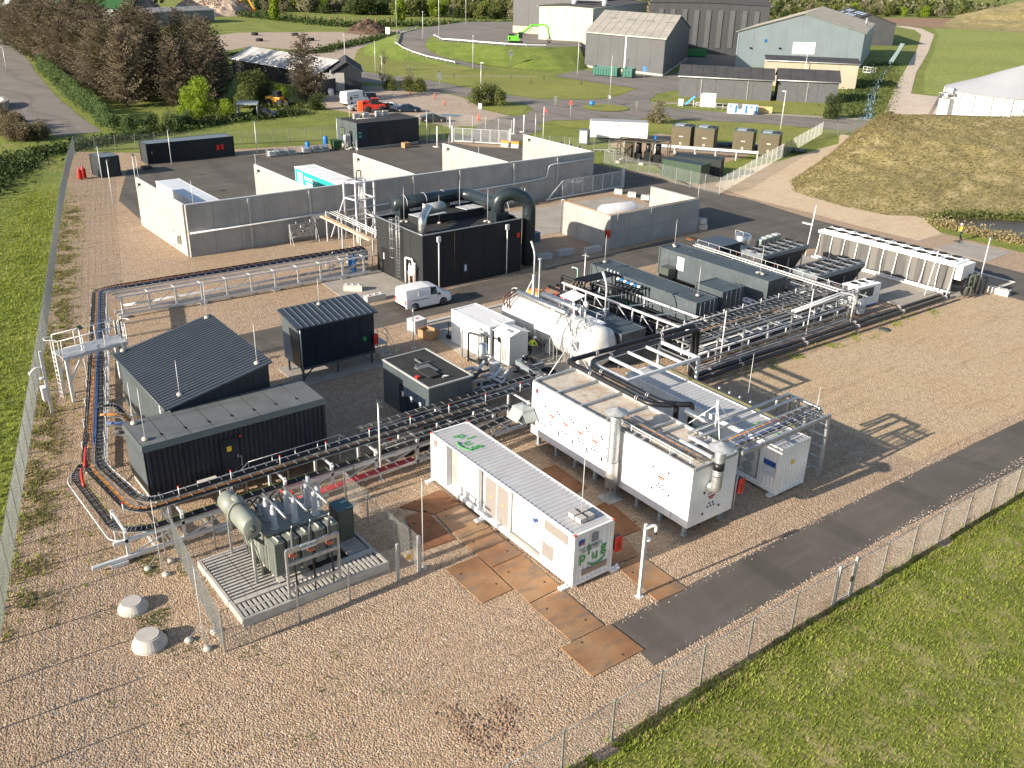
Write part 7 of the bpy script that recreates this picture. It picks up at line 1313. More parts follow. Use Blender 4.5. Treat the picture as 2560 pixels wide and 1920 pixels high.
for x in (-3.4,0,3.4):
    for y in (-1.2,1.2): M().box(x-.3,x+.3,y-.3,y+.3,0,.34).build('block', BLKC, t)
t = thing('box_trailer','white box trailer standing on the gravel by the back lawn','trailer',(-110.3,107.4,0),math.radians(48)); M().box(-4.6,4.6,-1.3,1.3,.7,3.15).build('box_body', WHITE, t); M().box(-4.5,4.5,-1.25,1.25,3.15,3.25).build('roof', GALV2, t); M().box(-.4,.4,-1.33,-1.3,2.6,2.7).build('label', REDT, t)
for x in (-1.4,-.2): M().lathe([(0,0),(.38,0),(.38,.25),(0,.25)],(x,-1.25,.4),14,(0,1,0)).build('wheel', TYRE, t)
M().box(-4.4,4.4,-.5,.5,.45,.7).build('chassis', BLK, t); M().bar((4.6,0,.6),(6,0,.5),.12).build('drawbar', BLK, t)
t = thing('blue_drum','blue drum at the right end of the white box trailer','drum',(-106.3,111.8,0)); M().lathe([(0,0),(.35,0),(.35,1.1),(0,1.15)],(0,0,0),12).build('drum', BLUEP, t)
t = thing('grey_kiosk','tall grey kiosk on the gravel before the white box trailer','kiosk',(-111.0,100.8,0),.5); M().box(-.7,.7,-.6,.6,.1,2.3).build('casing', mat('kiosk grey',(.12,.14,.15),.5), t); M().box(-.6,.6,-.63,-.6,.3,2.1).build('grille', GALV2, t)
t = thing('site_clutter','pile of silvery mesh and planks lying left of the skid frame','material pile',(-103.5,99.6,0))
for k in range(14): a = random.random()*PI; x,y = random.uniform(-2.5,2.5),random.uniform(-1.5,1.5); M().bar((x,y,.1+k*.03),(x+1.8*math.cos(a),y+1.8*math.sin(a),.12+k*.03),.15,.05).build('plank', random.choice((GALV,STEELW,CONC2)), t)
t = thing('tarpaulin','dark blue black tarpaulin and rubble behind the olive brown cabinets','tarpaulin',(-95.5,121,0)); M1 = M(); loftgrid(M1,[(-8,-6,0),(0,-1,0),(8,4,0)],[(-9,-3.5,.0),(-1,1.5,.0),(7,6.5,0)],24,6,lambda s: s,.0); M1.v = [(x,y,z+.5*math.sin(min(1,max(0,abs(math.sin(x*1.3+y))))*2.6)) for x,y,z in M1.v]; M1.build('sheet', mat('dark tarpaulin',(.012,.018,.03),.5), t)
# small row of white tanks and skips by the back road
for k,(x,y) in enumerate(((-121.3,148.4),(-119.8,149.6),(-118.3,150.8))): t = thing('white_tank_box','%s of three white and blue striped boxes by the back road'%('left','middle','right')[k],'box',(x,y,.05),.68,'white and blue boxes'); M().box(-.95,.95,-.6,.6,0,1.7).build('box', WHITE, t); M().box(.5,.9,-.62,-.6,.1,1.6).build('blue_stripe', BLUEP, t); M().box(-.6,.0,-.62,-.6,1.2,1.5).build('blue_label', BLUEP, t)
t = thing('timber_fence','yellow timber screen behind the white and blue boxes','fence',(-119.6,152,.05),.68)
for k in range(10): M().box(-4+k*.8,-3.25+k*.8,0,.08,.1,1.3).build('board', mat('yellow timber',(.55,.42,.2),.8), t)
t = container('white_site_box','small white container by the blue conveyor on the back lawn','container',(-130.3,149.2,.05),.68,3.0,2.4,2.4,WHITE); 
t = thing('blue_conveyor','bright blue slanting chute beside the small white container','chute',(-131.5,148,.05),.6); M().bar((-1.2,0,.3),(.6,0,2.0),.7,.35).build('chute', mat('sky blue paint',(.05,.35,.7),.5), t); M().bar((.4,0,0),(.4,0,1.8),.12).build('leg', STEELW, t); M().box(-2.6,-1.6,-.6,.4,0,1.3).build('grey_box', STEELW, t)
railing(thing and M(),[(-129,146.5,.1),(-122,152.5,.1)],1.1,.04).build('site_railing', STEELW, thing('site_railing','light railing round the small white container','railing',(0,0,0)))
def skip(label, x,y,rz,L,mt,h=2.2,grp='green skips',z=.05):
    t = thing('waste_skip',label,'skip',(x,y,z),rz,grp); m = M(); m.add([(-L/2,-1.2,.2),(L/2,-1.2,.2),(L/2,1.2,.2),(-L/2,1.2,.2),(-L/2-.1,-1.25,h),(L/2+.1,-1.25,h),(L/2+.1,1.25,h),(-L/2-.1,1.25,h)],[(3,2,1,0),(0,1,5,4),(1,2,6,5),(2,3,7,6),(3,0,4,7)]); m.build('body', mt, t)
    n = int(L/.7)
    for k in range(n+1):
        x_ = -L/2+L*k/n
        for s in (-1,1): M().bar((x_,s*1.25,.25),(x_,s*1.3,h-.05),.1).build('rib', mt, t)
    M().box(-L/2-.12,L/2+.12,-1.3,1.3,h*.82,h*.86).build('load', mat('skip load',(.2,.2,.19),.9,var=.5,vs=2), t); M().box(-L/2,L/2,-.5,.5,0,.2).build('runner', BLK, t); return t
GS = mat('green skip paint',(.02,.13,.1),.5); GS2 = mat('leaf green skip paint',(.03,.24,.07),.5)
skip('long teal green skip before the dark barn hall',-178.6,168.4,.42,6.5,GS); skip('shorter teal green skip at the right end of the long one',-173.6,171.3,.42,2.4,GS)
skip('leaf green skip with white load between the two halls',-204.5,229.5,.8,6.5,GS2); skip('leaf green skip half hidden behind the dark barn hall',-209,225.5,.8,5,GS2); skip('dark green skip farther back between the halls',-247.5,277,.8,5.5,GS); skip('second dark green skip farther back between the halls',-251,274,.8,4,GS)
skip('bright blue skip by the rubble heap',-289,341,.8,12,mat('bright blue paint',(.02,.2,.6),.5),3.4,'blue skips')
t = thing('screen_wall','long pale blue panel fence behind the green skips','fence',(-262,312,.1),.72)
for k in range(14): M().box(-10+k*1.5,-8.6+k*1.5,0,.15,0,3).build('panel', mat('pale blue panel',(.4,.5,.6),.5), t)
# ---------------- lamps, signs, guard rails in the background ----------------
def bpole(label, x, y, h, kind=0, z=0):
    t = thing('street_lamp',label,'lamp post',(x,y,z),random.random()*6,'lamp posts along the roads'); M().tube([(0,0,0),(0,0,h)],[.11,.06],6).build('pole', STEELW, t); M().box(-.1,.6,-.12,.12,h-.05,h+.07).build('lamp_head', STEELW, t)
for x,y,h,lab,z in ((-168.5,122.3,6,'lamp post on the lawn edge above the round hedge',0),(-206,146.9,8,'lamp post before the grass slope below the green machine',0),(-247,158,7.5,'lamp post inside the bend of the ramp',3.9),(-285,172,17,'tall pole at the bend of the ramp road',3.9),(-249,165,16,'tall pole at the top of the grass slope',4),(-292,205,14,'tall pole behind the raised yard',3.9),(-104,141,6.5,'lamp post right of the olive brown cabinets',0),
    (-211,121,7,'lamp post where the footpath meets the road',0),(-232,124,7,'lamp post near the dirt road end',0),(-197.5,115,5,'lamp post by the young trees',0),(-140,196,8,'tall post by the dark barn hall front',0),(-184,163.5,9,'white pole beside the long teal green skip',0),(-250,46,5,'short lamp post between the conifers and hedge',0)): bpole(lab,x,y,h,0,z)
for x,y,h,lab,a in ((-128.4,41.6,4.5,'floodlight pole before the long black container',1),(-120.9,30.5,4.6,'floodlight pole right of the small black container',1),(-111.1,28.8,4.8,'floodlight pole on the gravel by the bright end wall',1),(-129.2,54.2,4.6,'floodlight pole right of the long black container',1),(-115.5,32.9,4.2,'floodlight pole at the back corner of the bright end wall',1),(-124.2,79.9,4.9,'floodlight pole at the right end of the office cabin',1),(-128.6,66.8,4.2,'floodlight pole left of the office cabin',1),(-118.5,96.9,4.0,'floodlight pole behind the entrance gate',1)): lamp((x,y,0),h,lab,a,1,'slim floodlight poles of the yard')
for x,y,h,lab in ((-124.6,84.5,3.6,'white post with box at the left end of the entrance gate'),(-120.7,79.5,3.1,'white post on a round base before the entrance gate'),(-124.5,99.3,2.8,'white post behind the entrance gate, left of two'),(-124.1,96.9,2.5,'white post behind the entrance gate, right of two')):
    t = thing('white_post',lab,'post',(x,y,0),0,'white posts at the gate'); M().tube([(0,0,0),(0,0,h)],.1,8).build('pole', WHITE2, t); M().lathe([(0,0),(.7,0),(.7,.06),(0,.06)],(0,0,.02),14).build('base', CONC2, t)
t = thing('flagpole','white flagpole with a limp red and white flag by the white box trailer','flagpole',(-118.3,98.4,0)); M().tube([(0,0,0),(0,0,5)],[.07,.04],8).build('pole', WHITE, t); M().add([(.05,0,4.8),(.3,.3,4.5),(.5,.45,3.9),(.1,0,4.3)],[(0,1,2,3)]).build('flag', mat('faded red flag',(.5,.08,.07),.8), t)
def sign(label, x,y,h,mt,shape='box',s=.6,z=0,rz=.4):
    t = thing('road_sign',label,'sign',(x,y,z),rz); M().tube([(0,0,0),(0,0,h)],.05,6).build('pole', GALV2, t)
    if shape == 'disc': M().lathe([(0,0),(s,0),(s,.04),(0,.04)],(0,-.06,h-s),16,(.4,-1,0)).build('plate', mt, t)
    else: M().box(-s/2,s/2,-.1,-.06,h-s*1.3,h).build('plate', mt, t)
sign('round blue direction sign on the traffic island',-140.4,129.0,1.3,BLUEP,'disc',.5); sign('blue square sign at the edge of the paved yard',-169.5,172.5,3,BLUEP,s=.9); sign('dark road sign on the lawn edge by the round hedge',-178.5,118.4,3.2,TRAFD,s=1.2); sign('yield sign facing the roundabout left side',-143.5,122.2,2.2,TRAFD,s=.8); sign('dark sign at the right side of the roundabout',-131.5,132.5,2.0,TRAFD,s=.7); sign('red and white sign on a thin pole beside the gate road',-130.6,114.9,3.3,RED,s=.5); sign('white and blue sign on the dirt lot edge by red posts',-137.1,99.4,3.1,mat('pale blue sign',(.5,.6,.72),.5),s=.7); sign('triangular sign by the start of the ramp',-284,168,4.5,WHITE2,s=1.6); sign('dark sign on the grass slope foot',-205,158.5,4,TRAFD,s=1.1,z=.3); sign('dark blue sign on the back road verge',-117.8,146.3,2.4,TRAFD,s=.8)
t = thing('thin_mast','tall thin mast with round sign at the back of the traffic island','mast',(-140.5,133.8,0)); M().tube([(0,0,0),(0,0,9.5)],.08,6).build('pole', GALV2, t); M().lathe([(0,0),(.5,0),(.5,.04),(0,.04)],(0,-.12,1.6),14,(0,-1,0)).build('round_plate', GALV, t)
def guard(label, pts):
    t = thing('guard_rail',label,'guard rail',(0,0,0),0,'guard rails of the ramp')
    for a,b in zip(pts,pts[1:]):
        a,b = Vector(a),Vector(b); n = max(1,round((b-a).length/4))
        for k in range(n): p,q = a.lerp(b,k/n),a.lerp(b,(k+1)/n); M().bar(p+Vector((0,0,.6)),q+Vector((0,0,.6)),.12,.34).build('rail', mat('bright guard rail',(.6,.61,.62),.4,.4), t); M().box(p.x-.07,p.x+.07,p.y-.07,p.y+.07,p.z-.3,p.z+.6).build('post', GALV2, t)
guard('long curved guard rail on the outside of the ramp road',[(o[0]-.3,o[1]-.5,o[2]) for o in outer[1:]]); guard('guard rail along the top edge of the grass slope by the green machine',[(-252,165,4),(-250,164.2,4),(-238,158.8,4),(-233.4,161.4,4),(-226,163.6,4),(-218.6,166.7,4),(-213.8,170.6,4),(-210.6,175,4)])
for k,(x,y) in enumerate(((-183.8,108),(-170.5,105.8),(-164,107.5),(-155.5,104.2),(-137.6,99.6),(-136.9,98.8))): t = thing('red_bollard','red bollard on the dirt lot, number-less plain post at %s'%('the barn corner','the left hedge end','the middle hedge','the round hedge left side','the gate road sign, left','the gate road sign, right')[k],'bollard',(x,y,0),0,'red bollards'); t['label'] = 'red bollard post at '+('the barn corner','the left hedge end','the middle hedge','the left side of the round hedge','the blue and white sign, left one','the blue and white sign, right one')[k]; M().tube([(0,0,0),(0,0,1.2)],.12,8).build('post', mat('faded red post',(.6,.12,.07),.6), t)
# ---------------- vehicles ----------------
def vehicle(label, loc, rz, st, paint, name='parked_car', cat='car', wheels=(.18,.8), wr=.33, win=(), glass=None, lights=True, plate=True, tr=(0.,), group=None):
    """st: stations along the length: (x, bottom z, belt z, roof z, half width low, half width belt, half width roof); win: (i0,i1) station spans that are side glass"""
    t = thing(name, label, cat, loc, rz, group); G = glass or GLASS
    P = []
    for x,b,be,ro,w0,w1,w2 in st: P.append([(x,-w0,b),(x,-w0*1.01,(b+be)/2),(x,-w1,be),(x,-w2,ro-.05),(x,-w2*.86,ro),(x,w2*.86,ro),(x,w2,ro-.05),(x,w1,be),(x,w0*1.01,(b+be)/2),(x,w0,b)])
    m = M(); n = len(P); k = 10; vs = [p for q in P for p in q]; fs = [(i*k+j,(i+1)*k+j,(i+1)*k+(j+1)%k,i*k+(j+1)%k) for i in range(n-1) for j in range(k)]
    m.add(vs, fs+[tuple(range(k)),tuple((n-1)*k+j for j in range(k))[::-1]]); body = m.build('body', paint, t)
    for i in range(len(body.data.polygons)): pass
    bv = body.modifiers.new('bevel','BEVEL'); bv.width = .035; bv.segments = 2; bv.limit_method = 'ANGLE'; bv.angle_limit = .5
    def patch(i, j, f0, f1, g0, g1, name_, mt, out=.008):
        a,b,c,d = Vector(P[i][j]),Vector(P[i+1][j]),Vector(P[i+1][j+1]),Vector(P[i][j+1]); L = lambda u,v: a.lerp(b,u).lerp(d.lerp(c,u),v)
        nn_ = (b-a).cross(d-a).normalized()
        ctr = Vector((0,0,(P[i][0][2]+P[i][4][2])/2)); nn_ = nn_ if nn_.dot(L(.5,.5)-Vector((L(.5,.5).x,0,ctr.z))) > 0 else -nn_
        return M().add([L(f0,g0)+nn_*out,L(f1,g0)+nn_*out,L(f1,g1)+nn_*out,L(f0,g1)+nn_*out,L(f0,g0)-nn_*.01,L(f1,g0)-nn_*.01,L(f1,g1)-nn_*.01,L(f0,g1)-nn_*.01],[(0,1,2,3),(0,4,5,1),(1,5,6,2),(2,6,7,3),(3,7,4,0)]).build(name_, mt, t)
    for i in win:
        for j in (2,6): patch(i,j,.06,.94,.1,.92,'side_window',G)
    for i,kk in tr: patch(i,4,.06,.94,.06,.94,kk,G,.012)
    L0,L1 = st[0][0],st[-1][0]
    for f in wheels:
        x = L0+(L1-L0)*f
        for s in (-1,1):
            w_ = st[len(st)//2][4]; y = s*(w_-.12); arch = M().lathe([(0,0),(wr*1.16,0),(wr*1.16,.02),(0,.02)],(x,s*(w_-.008),wr),20,(0,s,0)).build('wheel_arch', BLK, t)
            wh = M().lathe([(wr*.55,-.1),(wr*.95,-.1),(wr,-.05),(wr,.05),(wr*.95,.11),(wr*.62,.12)],(x,y+s*.04,wr),20,(0,s,0)).build('wheel', TYRE, t); M().lathe([(0,.1),(wr*.6,.1),(wr*.62,.125),(wr*.2,.1),(0,.11)],(x,y+s*.04,wr),12,(0,s,0)).build('rim', GALV, wh)
    if lights:
        for s in (-1,1):
            M().box(L0-.02,L0+.1,s*(st[0][5]-.1)-.08,s*(st[0][5]-.1)+.08,st[0][2]-.35,st[0][2]+.05).build('tail_light', RED, t); M().box(L1-.16,L1+.015,s*(st[-1][4]-.14)-.14,s*(st[-1][4]-.14)+.14,st[-1][3]-.28,st[-1][3]-.12).build('headlight', CERAM, t)
            i = max(1,int(len(st)*.6)); M().box(st[i][0],st[i][0]+.15,s*(st[i][5]+.12)-.1,s*(st[i][5]+.12)+.1,st[i][2]+.02,st[i][2]+.18).build('mirror', BLK, t)
    if plate: M().box(L0-.03,L0-.01,-.26,.26,st[0][1]+.28,st[0][1]+.4).build('number_plate', YEL if plate == 2 else WHITE, t)
    M().box(L0-.05,L0+.1,-st[0][4]+.03,st[0][4]-.03,st[0][1],st[0][1]+.18).build('bumper', BLK, t); M().box(L1-.1,L1+.04,-st[-1][4]+.03,st[-1][4]-.03,st[-1][1],st[-1][1]+.2).build('bumper', BLK, t)
    return t
CARW = mat('white car paint',(.78,.79,.8),.15,var=.01)
van = [(0,.32,1.0,1.72,.86,.88,.74),(.12,.26,1.05,1.86,.9,.91,.76),(1.3,.22,1.05,1.9,.92,.92,.78),(2.35,.22,1.05,1.88,.92,.92,.78),(3.05,.22,1.03,1.76,.92,.91,.72),(3.75,.22,1.0,1.18,.91,.9,.82),(4.25,.26,.9,1.02,.88,.85,.76),(4.48,.34,.7,.82,.78,.74,.66)]
v = vehicle('small white delivery van parked on the site road beside the charcoal building',(-62.4,37.35,.02),PI/2-.02,van,CARW,'delivery_van','van',(.19,.8),.33,(3,),tr=((4,'windscreen'),),plate=2)
M().box(.6,2.2,-.935,-.925,.88,.93).build('dark_slide_rail', BLK, v); M().box(3.0,3.03,-.93,-.92,.4,1.0).build('door_seam', GALV, v); M().box(2.32,2.34,-.935,-.925,.4,1.7).build('door_seam', GALV, v); M().box(1.2,2.2,-.9,-.88,1.15,1.6).build('side_panel_recess', mat('faint blue white',(.66,.7,.76),.3), v)
M().box(.03,.05,-.5,.5,.55,1.6).build('rear_door', CARW, v); M().cb((-.01,.0,1.15),(.03,.14,.14)).build('badge', DKT, v)
spr = [(0,.35,1.3,2.5,.95,.97,.88),(.15,.3,1.3,2.62,.98,.98,.9),(2.2,.3,1.3,2.66,.98,.98,.9),(4.4,.3,1.3,2.6,.98,.98,.88),(5.1,.3,1.25,2.2,.98,.96,.8),(5.7,.3,1.15,1.35,.96,.94,.8),(6.2,.35,.8,1.0,.88,.86,.7)]
v = vehicle('large white high roof van parked before the small black barn',(-164.0,86.9,.02),math.radians(108),spr,CARW,'delivery_van','van',(.2,.82),.36,(3,),tr=((4,'windscreen'),))
M().lathe([(0,0),(.35,0),(.4,.0),(0,.01)],(1.1,-.995,1.4),6,(0,-1,0),False).build('dark_emblem', mat('brown print',(.12,.1,.06),.6), v)
for k in range(2): M().box(1.7,3.1,-.995,-.985,1.75-k*.35,1.87-k*.35).build('print_line', DKT, v)
sed = [(0,.3,.72,.9,.82,.82,.72),(.15,.22,.85,.98,.88,.87,.75),(.75,.2,.9,1.08,.9,.88,.7),(1.45,.2,.92,1.42,.9,.88,.6),(2.4,.2,.92,1.45,.9,.88,.6),(3.25,.2,.9,1.06,.9,.87,.7),(4.2,.22,.72,.88,.88,.82,.72),(4.6,.3,.55,.66,.78,.72,.6)]
hat = [(0,.3,.85,1.2,.82,.82,.62),(.2,.22,.9,1.42,.88,.87,.6),(1.3,.2,.92,1.5,.9,.88,.6),(2.3,.2,.92,1.46,.9,.88,.6),(3.1,.2,.9,1.06,.9,.87,.7),(3.9,.22,.75,.9,.88,.82,.7),(4.2,.3,.55,.68,.78,.72,.6)]
vehicle('black saloon car alone behind the mesh fence near the puddle',(-141.2,89.6,.02),math.radians(70),sed,mat('black car paint',(.012,.014,.02),.12,var=.05),win=(2,3,4),tr=((2,'rear_window'),(4,'windscreen')),group='parked cars')
vehicle('dark blue saloon car next to the white hatchback on the dirt lot',(-153.4,92.0,.02),math.radians(62),sed,mat('dark blue car paint',(.012,.025,.05),.12,var=.05),win=(2,3,4),tr=((2,'rear_window'),(4,'windscreen')),group='parked cars')
vehicle('white estate car between the red telehandler and the dark blue saloon',(-156.2,90.4,.02),math.radians(65),hat,CARW,win=(1,2,3),tr=((3,'windscreen'),),group='parked cars')
vehicle('silver car partly hidden behind the red telehandler',(-157.3,88.8,.02),math.radians(250),hat,mat('silver car paint',(.45,.46,.47),.2,.4),win=(1,2,3),tr=((3,'windscreen'),),group='parked cars')
vehicle('dark car parked behind the large white van',(-168.5,96.5,.02),math.radians(250),hat,mat('black car paint',(.012,.014,.02),.12,var=.05),win=(1,2,3),tr=((3,'windscreen'),),group='parked cars')
t = thing('telehandler','red telehandler with orange attachment among the parked cars','telehandler',(-154.9,88.3,.02),math.radians(70)); RD = mat('red machine paint',(.5,.03,.02),.4)
M().box(-2,1.8,-.9,.9,.7,1.5).build('chassis', RD, t); M().box(-.6,.7,-.85,.05,1.5,2.5).build('cab', GLASS, t); M().box(-.65,.75,-.9,.1,2.5,2.6).build('cab_roof', RD, t); M().box(-2.0,-1.0,.1,.9,1.5,2.0).build('engine_cover', RD, t); M().bar((-1.8,.45,2.0),(2.6,.45,1.3),.35).build('boom', RD, t)
M().box(-3.0,-2.2,-.6,.6,.3,2.0).build('orange_attachment', mat('orange attachment',(.8,.13,.03),.5), t); M().box(2.5,2.8,-.9,.9,.3,1.6).box(2.8,3.8,-.6,-.45,.3,.4).box(2.8,3.8,.45,.6,.3,.4).build('forks', BLK, t)
for x in (-1.3,1.2):
    for y in (-.95,.65): M().lathe([(.3,0),(.62,0),(.62,.35),(.3,.35)],(x,y,.62),18,(0,1,0)).build('wheel', TYRE, t); M().lathe([(0,.05),(.3,.05),(.3,.3),(0,.3)],(x,y,.62),12,(0,1,0)).build('rim', RD, t)
t = thing('material_handler','bright green material handler with bent arm on the raised yard','excavator',(-221.5,172.8,4.0),math.radians(55)); t.scale = (.78,.78,.78); GM = mat('lime machine paint',(.16,.62,.05),.4)
for y in (-1.3,1.0):
    for x in (-1.8,-.6,.6,1.8): M().lathe([(0,0),(.55,0),(.55,.4),(0,.4)],(x,y-.05,.55),14,(0,1,0)).build('wheel', TYRE, t)
M().box(-2.6,2.6,-.9,.9,.5,1.1).build('undercarriage', BLK, t); M().box(-2.8,1.2,-1.4,1.4,1.3,3.0).build('house', GM, t); M().box(-2.6,-.6,-1.2,1.2,3.0,3.5).build('engine_cover', BLK, t); M().box(.9,2.4,-1.4,-.2,2.2,4.2).build('cab', GLASS, t); M().box(.85,2.45,-1.45,-.15,4.2,4.3).build('cab_roof', GM, t)
M().tube(bend([(.5,.5,2.6),(5.5,.5,6.4),(6.2,.5,6.6)],.5,3),[.5]*1+[.42]*4+[.35],8).build('boom', GM, t); M().bar((6.0,.5,6.6),(10.5,.5,6.9),.55,.6).build('boom', GM, t); M().tube(bend([(10.3,.5,7.0),(11.6,.5,6.0),(12.3,.5,2.6)],.6,4),[.35,.35,.34,.33,.32,.3,.28],8).build('stick', GM, t); M().tube([(3,.2,3.2),(6,.2,5.7)],.14,6).build('cylinder', SILV, t)
for k in range(4): a = k*PI/2; M().tube(bend([(12.3,.5,2.6),(12.3+.8*math.cos(a),.5+.8*math.sin(a),1.8),(12.3+.3*math.cos(a),.5+.3*math.sin(a),.6)],.3,3),.13,5).build('grab_claw', BLK, t)
M().box(-2.5,-2.0,-1.42,-1.4,1.6,2.6).build('grille', BLK, t)
def digger(label, x,y,rz,s,mt,z=0):
    t = thing('excavator',label,'excavator',(x,y,z),rz); 
    for yy in (-1.2,.8): M().box(-1.8*s,1.8*s,yy*s,(yy+.5)*s,0,.8*s).build('track', BLK, t)
    M().box(-1.8*s,1.2*s,-1.3*s,1.3*s,.9*s,2.2*s).build('house', mt, t); M().box(.2*s,1.4*s,.1*s,1.2*s,1.6*s,3.0*s).build('cab', GLASS, t); M().bar((1*s,-.3*s,1.8*s),(3.2*s,-.3*s,5*s),.5*s).build('boom', mt, t); M().bar((3.2*s,-.3*s,5*s),(5*s,-.3*s,1.6*s),.4*s).build('stick', mt, t); M().box(4.6*s,5.5*s,-.8*s,.2*s,.4*s,1.6*s).build('bucket', mt, t)
OR_ = mat('digger orange',(.75,.32,.03),.5)
digger('orange excavator with raised arm at the far rubble heap',-432,176,1.0,1.8,OR_); digger('small orange excavator on top of the far rubble',-452,150,2.6,1.3,OR_,4)
t = thing('wheel_loader','orange loader parked under the conifers by the old trailer','loader',(-169.5,76,0),.6); M().box(-2,1,-.9,.9,.9,1.8).build('body', OR_, t); M().box(-.4,.6,-.8,.8,1.8,2.8).build('cab', GLASS, t); M().box(2,2.8,-1.1,1.1,.3,1.1).build('bucket', BLK, t); M().bar((1,0,1.3),(2.3,0,.8),.3).build('arm', OR_, t)
for x in (-1.3,1.0):
    for y in (-1.1,.7): M().lathe([(0,0),(.75,0),(.75,.4),(0,.4)],(x,y,.75),16,(0,1,0)).build('wheel', TYRE, t)
t = thing('open_shelter','small grey open shelter with a car inside at the grass edge','shelter',(-161.5,66.8,0),1.1); M().box(-1.8,1.8,-2.2,2.2,2.2,2.35).build('roof', GALV2, t)
for x,y in ((-1.7,-2),(1.6,-2),(-1.7,2),(1.6,2)): M().box(x,x+.1,y,y+.1,0,2.2).build('post', STEELW, t)
M().box(-1.8,-1.7,-2,2,.1,2.2).build('wall', GALV2, t)
vehicle('black vintage car under the small grey shelter',(-160.8,67.6,0),math.radians(40),hat,mat('black car paint',(.012,.014,.02),.12,var=.05),win=(1,2,3),tr=((3,'windscreen'),))
# ---------------- people ----------------
def skin_chain(name, chains, mt, par, sub=2):
    """chains: list of [(co, radius), ...]; the first vertex of later chains may repeat one already placed"""
    vs = []; rs = []; es = []; ix = {}
    for c in chains:
        prev = None
        for co, r in c:
            k = tuple(round(x,3) for x in co)
            if k not in ix: ix[k] = len(vs); vs.append(co); rs.append(r)
            if prev is not None: es.append((prev, ix[k]))
            prev = ix[k]
    me = bpy.data.meshes.new(name); me.from_pydata(vs, es, []); o = bpy.data.objects.new(name, me); COL.objects.link(o); o.parent = par; me.materials.append(mt)
    o.modifiers.new('skin','SKIN'); 
    if not me.skin_vertices: pass
    for i,v in enumerate(me.skin_vertices[0].data): r = rs[i]; v.radius = (r,r) if not isinstance(r,tuple) else r; v.use_root = (i == 0)
    s = o.modifiers.new('sub','SUBSURF'); s.levels = s.render_levels = sub; return o
def person(label, loc, rz, pose, vest=HIVIS, trouser=TROUS, helmet=WHITE):
    t = thing('person', label, 'person', loc, rz)
    pz = Vector(pose['pelvis']); ch = Vector(pose['chest']); nk = ch+(ch-pz).normalized()*.2; hd = nk+Vector(pose.get('head',(0.03,0,.15)))
    legs = []; arms = []; hands = []
    for s,key in ((1,'legL'),(-1,'legR')):
        k,a = pose[key]; hip = pz+Vector((0,.1*s,-.04)); k = Vector(k); a = Vector(a); toe = a+Vector((.19,.01*s,-.05)); legs += [[(tuple(pz),.13),(tuple(hip),.1),(tuple((hip+k)/2),.082),(tuple(k),.062),(tuple((k+a)/2),.058),(tuple(a),.042),(tuple(toe),.038)]]
    for s,key in ((1,'armL'),(-1,'armR')):
        e,w_ = pose[key]; sh = ch+Vector((0,.18*s,.1)); e = Vector(e); w_ = Vector(w_); arms += [[(tuple(ch),.14),(tuple(sh),.068),(tuple(e),.048),(tuple(w_),.034)]]; d = (w_-e).normalized(); hands.append((w_,d,s))
    hc = [[(tuple(ch),.14),(tuple(nk),.055),(tuple(hd),.085),(tuple(hd+Vector((0,0,.09))),.075)],[(tuple(pz),.13),(tuple((pz+ch)/2),.13),(tuple(ch),.14)]]
    skin_chain('body', [[(tuple(pz),.115),(tuple((pz+ch)/2),.12),(tuple(ch),.13),(tuple(nk),.055),(tuple(hd),.08),(tuple(hd+Vector((0,0,.1))),.072)]]+[[(c[0][0],.11)]+[(p,r*.86) for p,r in c[1:]] for c in arms+legs], SKIN, t)
    for w_,d,s in hands:
        sd = d.orthogonal().normalized(); up_ = d.cross(sd)
        fc = [[(tuple(w_),.03),(tuple(w_+d*.06),.034)]]
        for q,L in ((-.028,.085),(-.009,.095),(.01,.09),(.028,.07)): fc.append([(tuple(w_+d*.06),.034),(tuple(w_+d*(.06+L*.5)+sd*q),.011),(tuple(w_+d*(.06+L)+sd*q-up_*.02),.009)])
        fc.append([(tuple(w_),.03),(tuple(w_+d*.05+sd*(.05*s)),.012),(tuple(w_+d*.09+sd*(.055*s)-up_*.02),.01)]); skin_chain('hand', fc, SKIN if not pose.get('gloves') else BLK, t, 1)
    skin_chain('trousers', [[(tuple(pz+Vector((0,0,.04))),.135)]+[(p,r*1.05) for p,r in l[1:-1]] for l in legs], trouser, t)
    for l in legs: a = Vector(l[-2][0]); tt = Vector(l[-1][0]); skin_chain('boot', [[(tuple(a+Vector((0,0,.05))),.055),(tuple(a-Vector((0.02,0,.01))),.052),(tuple(tt),.045)]], BLK, t, 1)
    j = skin_chain('jacket', [[(tuple(pz+Vector((0,0,.02))),.15),(tuple((pz+ch)/2),.15),(tuple(ch),.165),(tuple(nk-Vector((0,0,.06))),.09)]]+[[(a[0][0],.165)]+[(p,r*1.2) for p,r in a[1:]] for a in arms], vest, t)
    tp = (ch-pz).normalized()
    for f in (.25,.55): c_ = pz.lerp(ch,f); M().lathe([(.155,0),(.163,0),(.163,.05),(.155,.05)],c_,14,tp).build('reflective_band', STEELW, j)
    M().lathe([(.12,-.01),(.135,0),(.125,.03),(.115,.07),(.08,.12),(.03,.14),(0,.142)],hd+Vector((0,0,.08)),16).build('helmet', helmet, t)
    for s in (-1,1): M().lathe([(0,0),(.012,0),(.009,.006),(0,.008)],hd+Vector((.078,s*.03,.05)),8,(1,0,0)).build('eye', BLK, t)
    M().add([hd+Vector((.07,-.014,.0)),hd+Vector((.07,.014,.0)),hd+Vector((.07,0,.05)),hd+Vector((.11,0,.005))],[(0,1,3),(1,2,3),(2,0,3),(0,2,1)]).build('nose', SKIN, t); M().cb(hd+Vector((.078,0,-.035)),(.01,.045,.01)).build('mouth', mat('lips',(.4,.15,.12),.6), t)
    return t
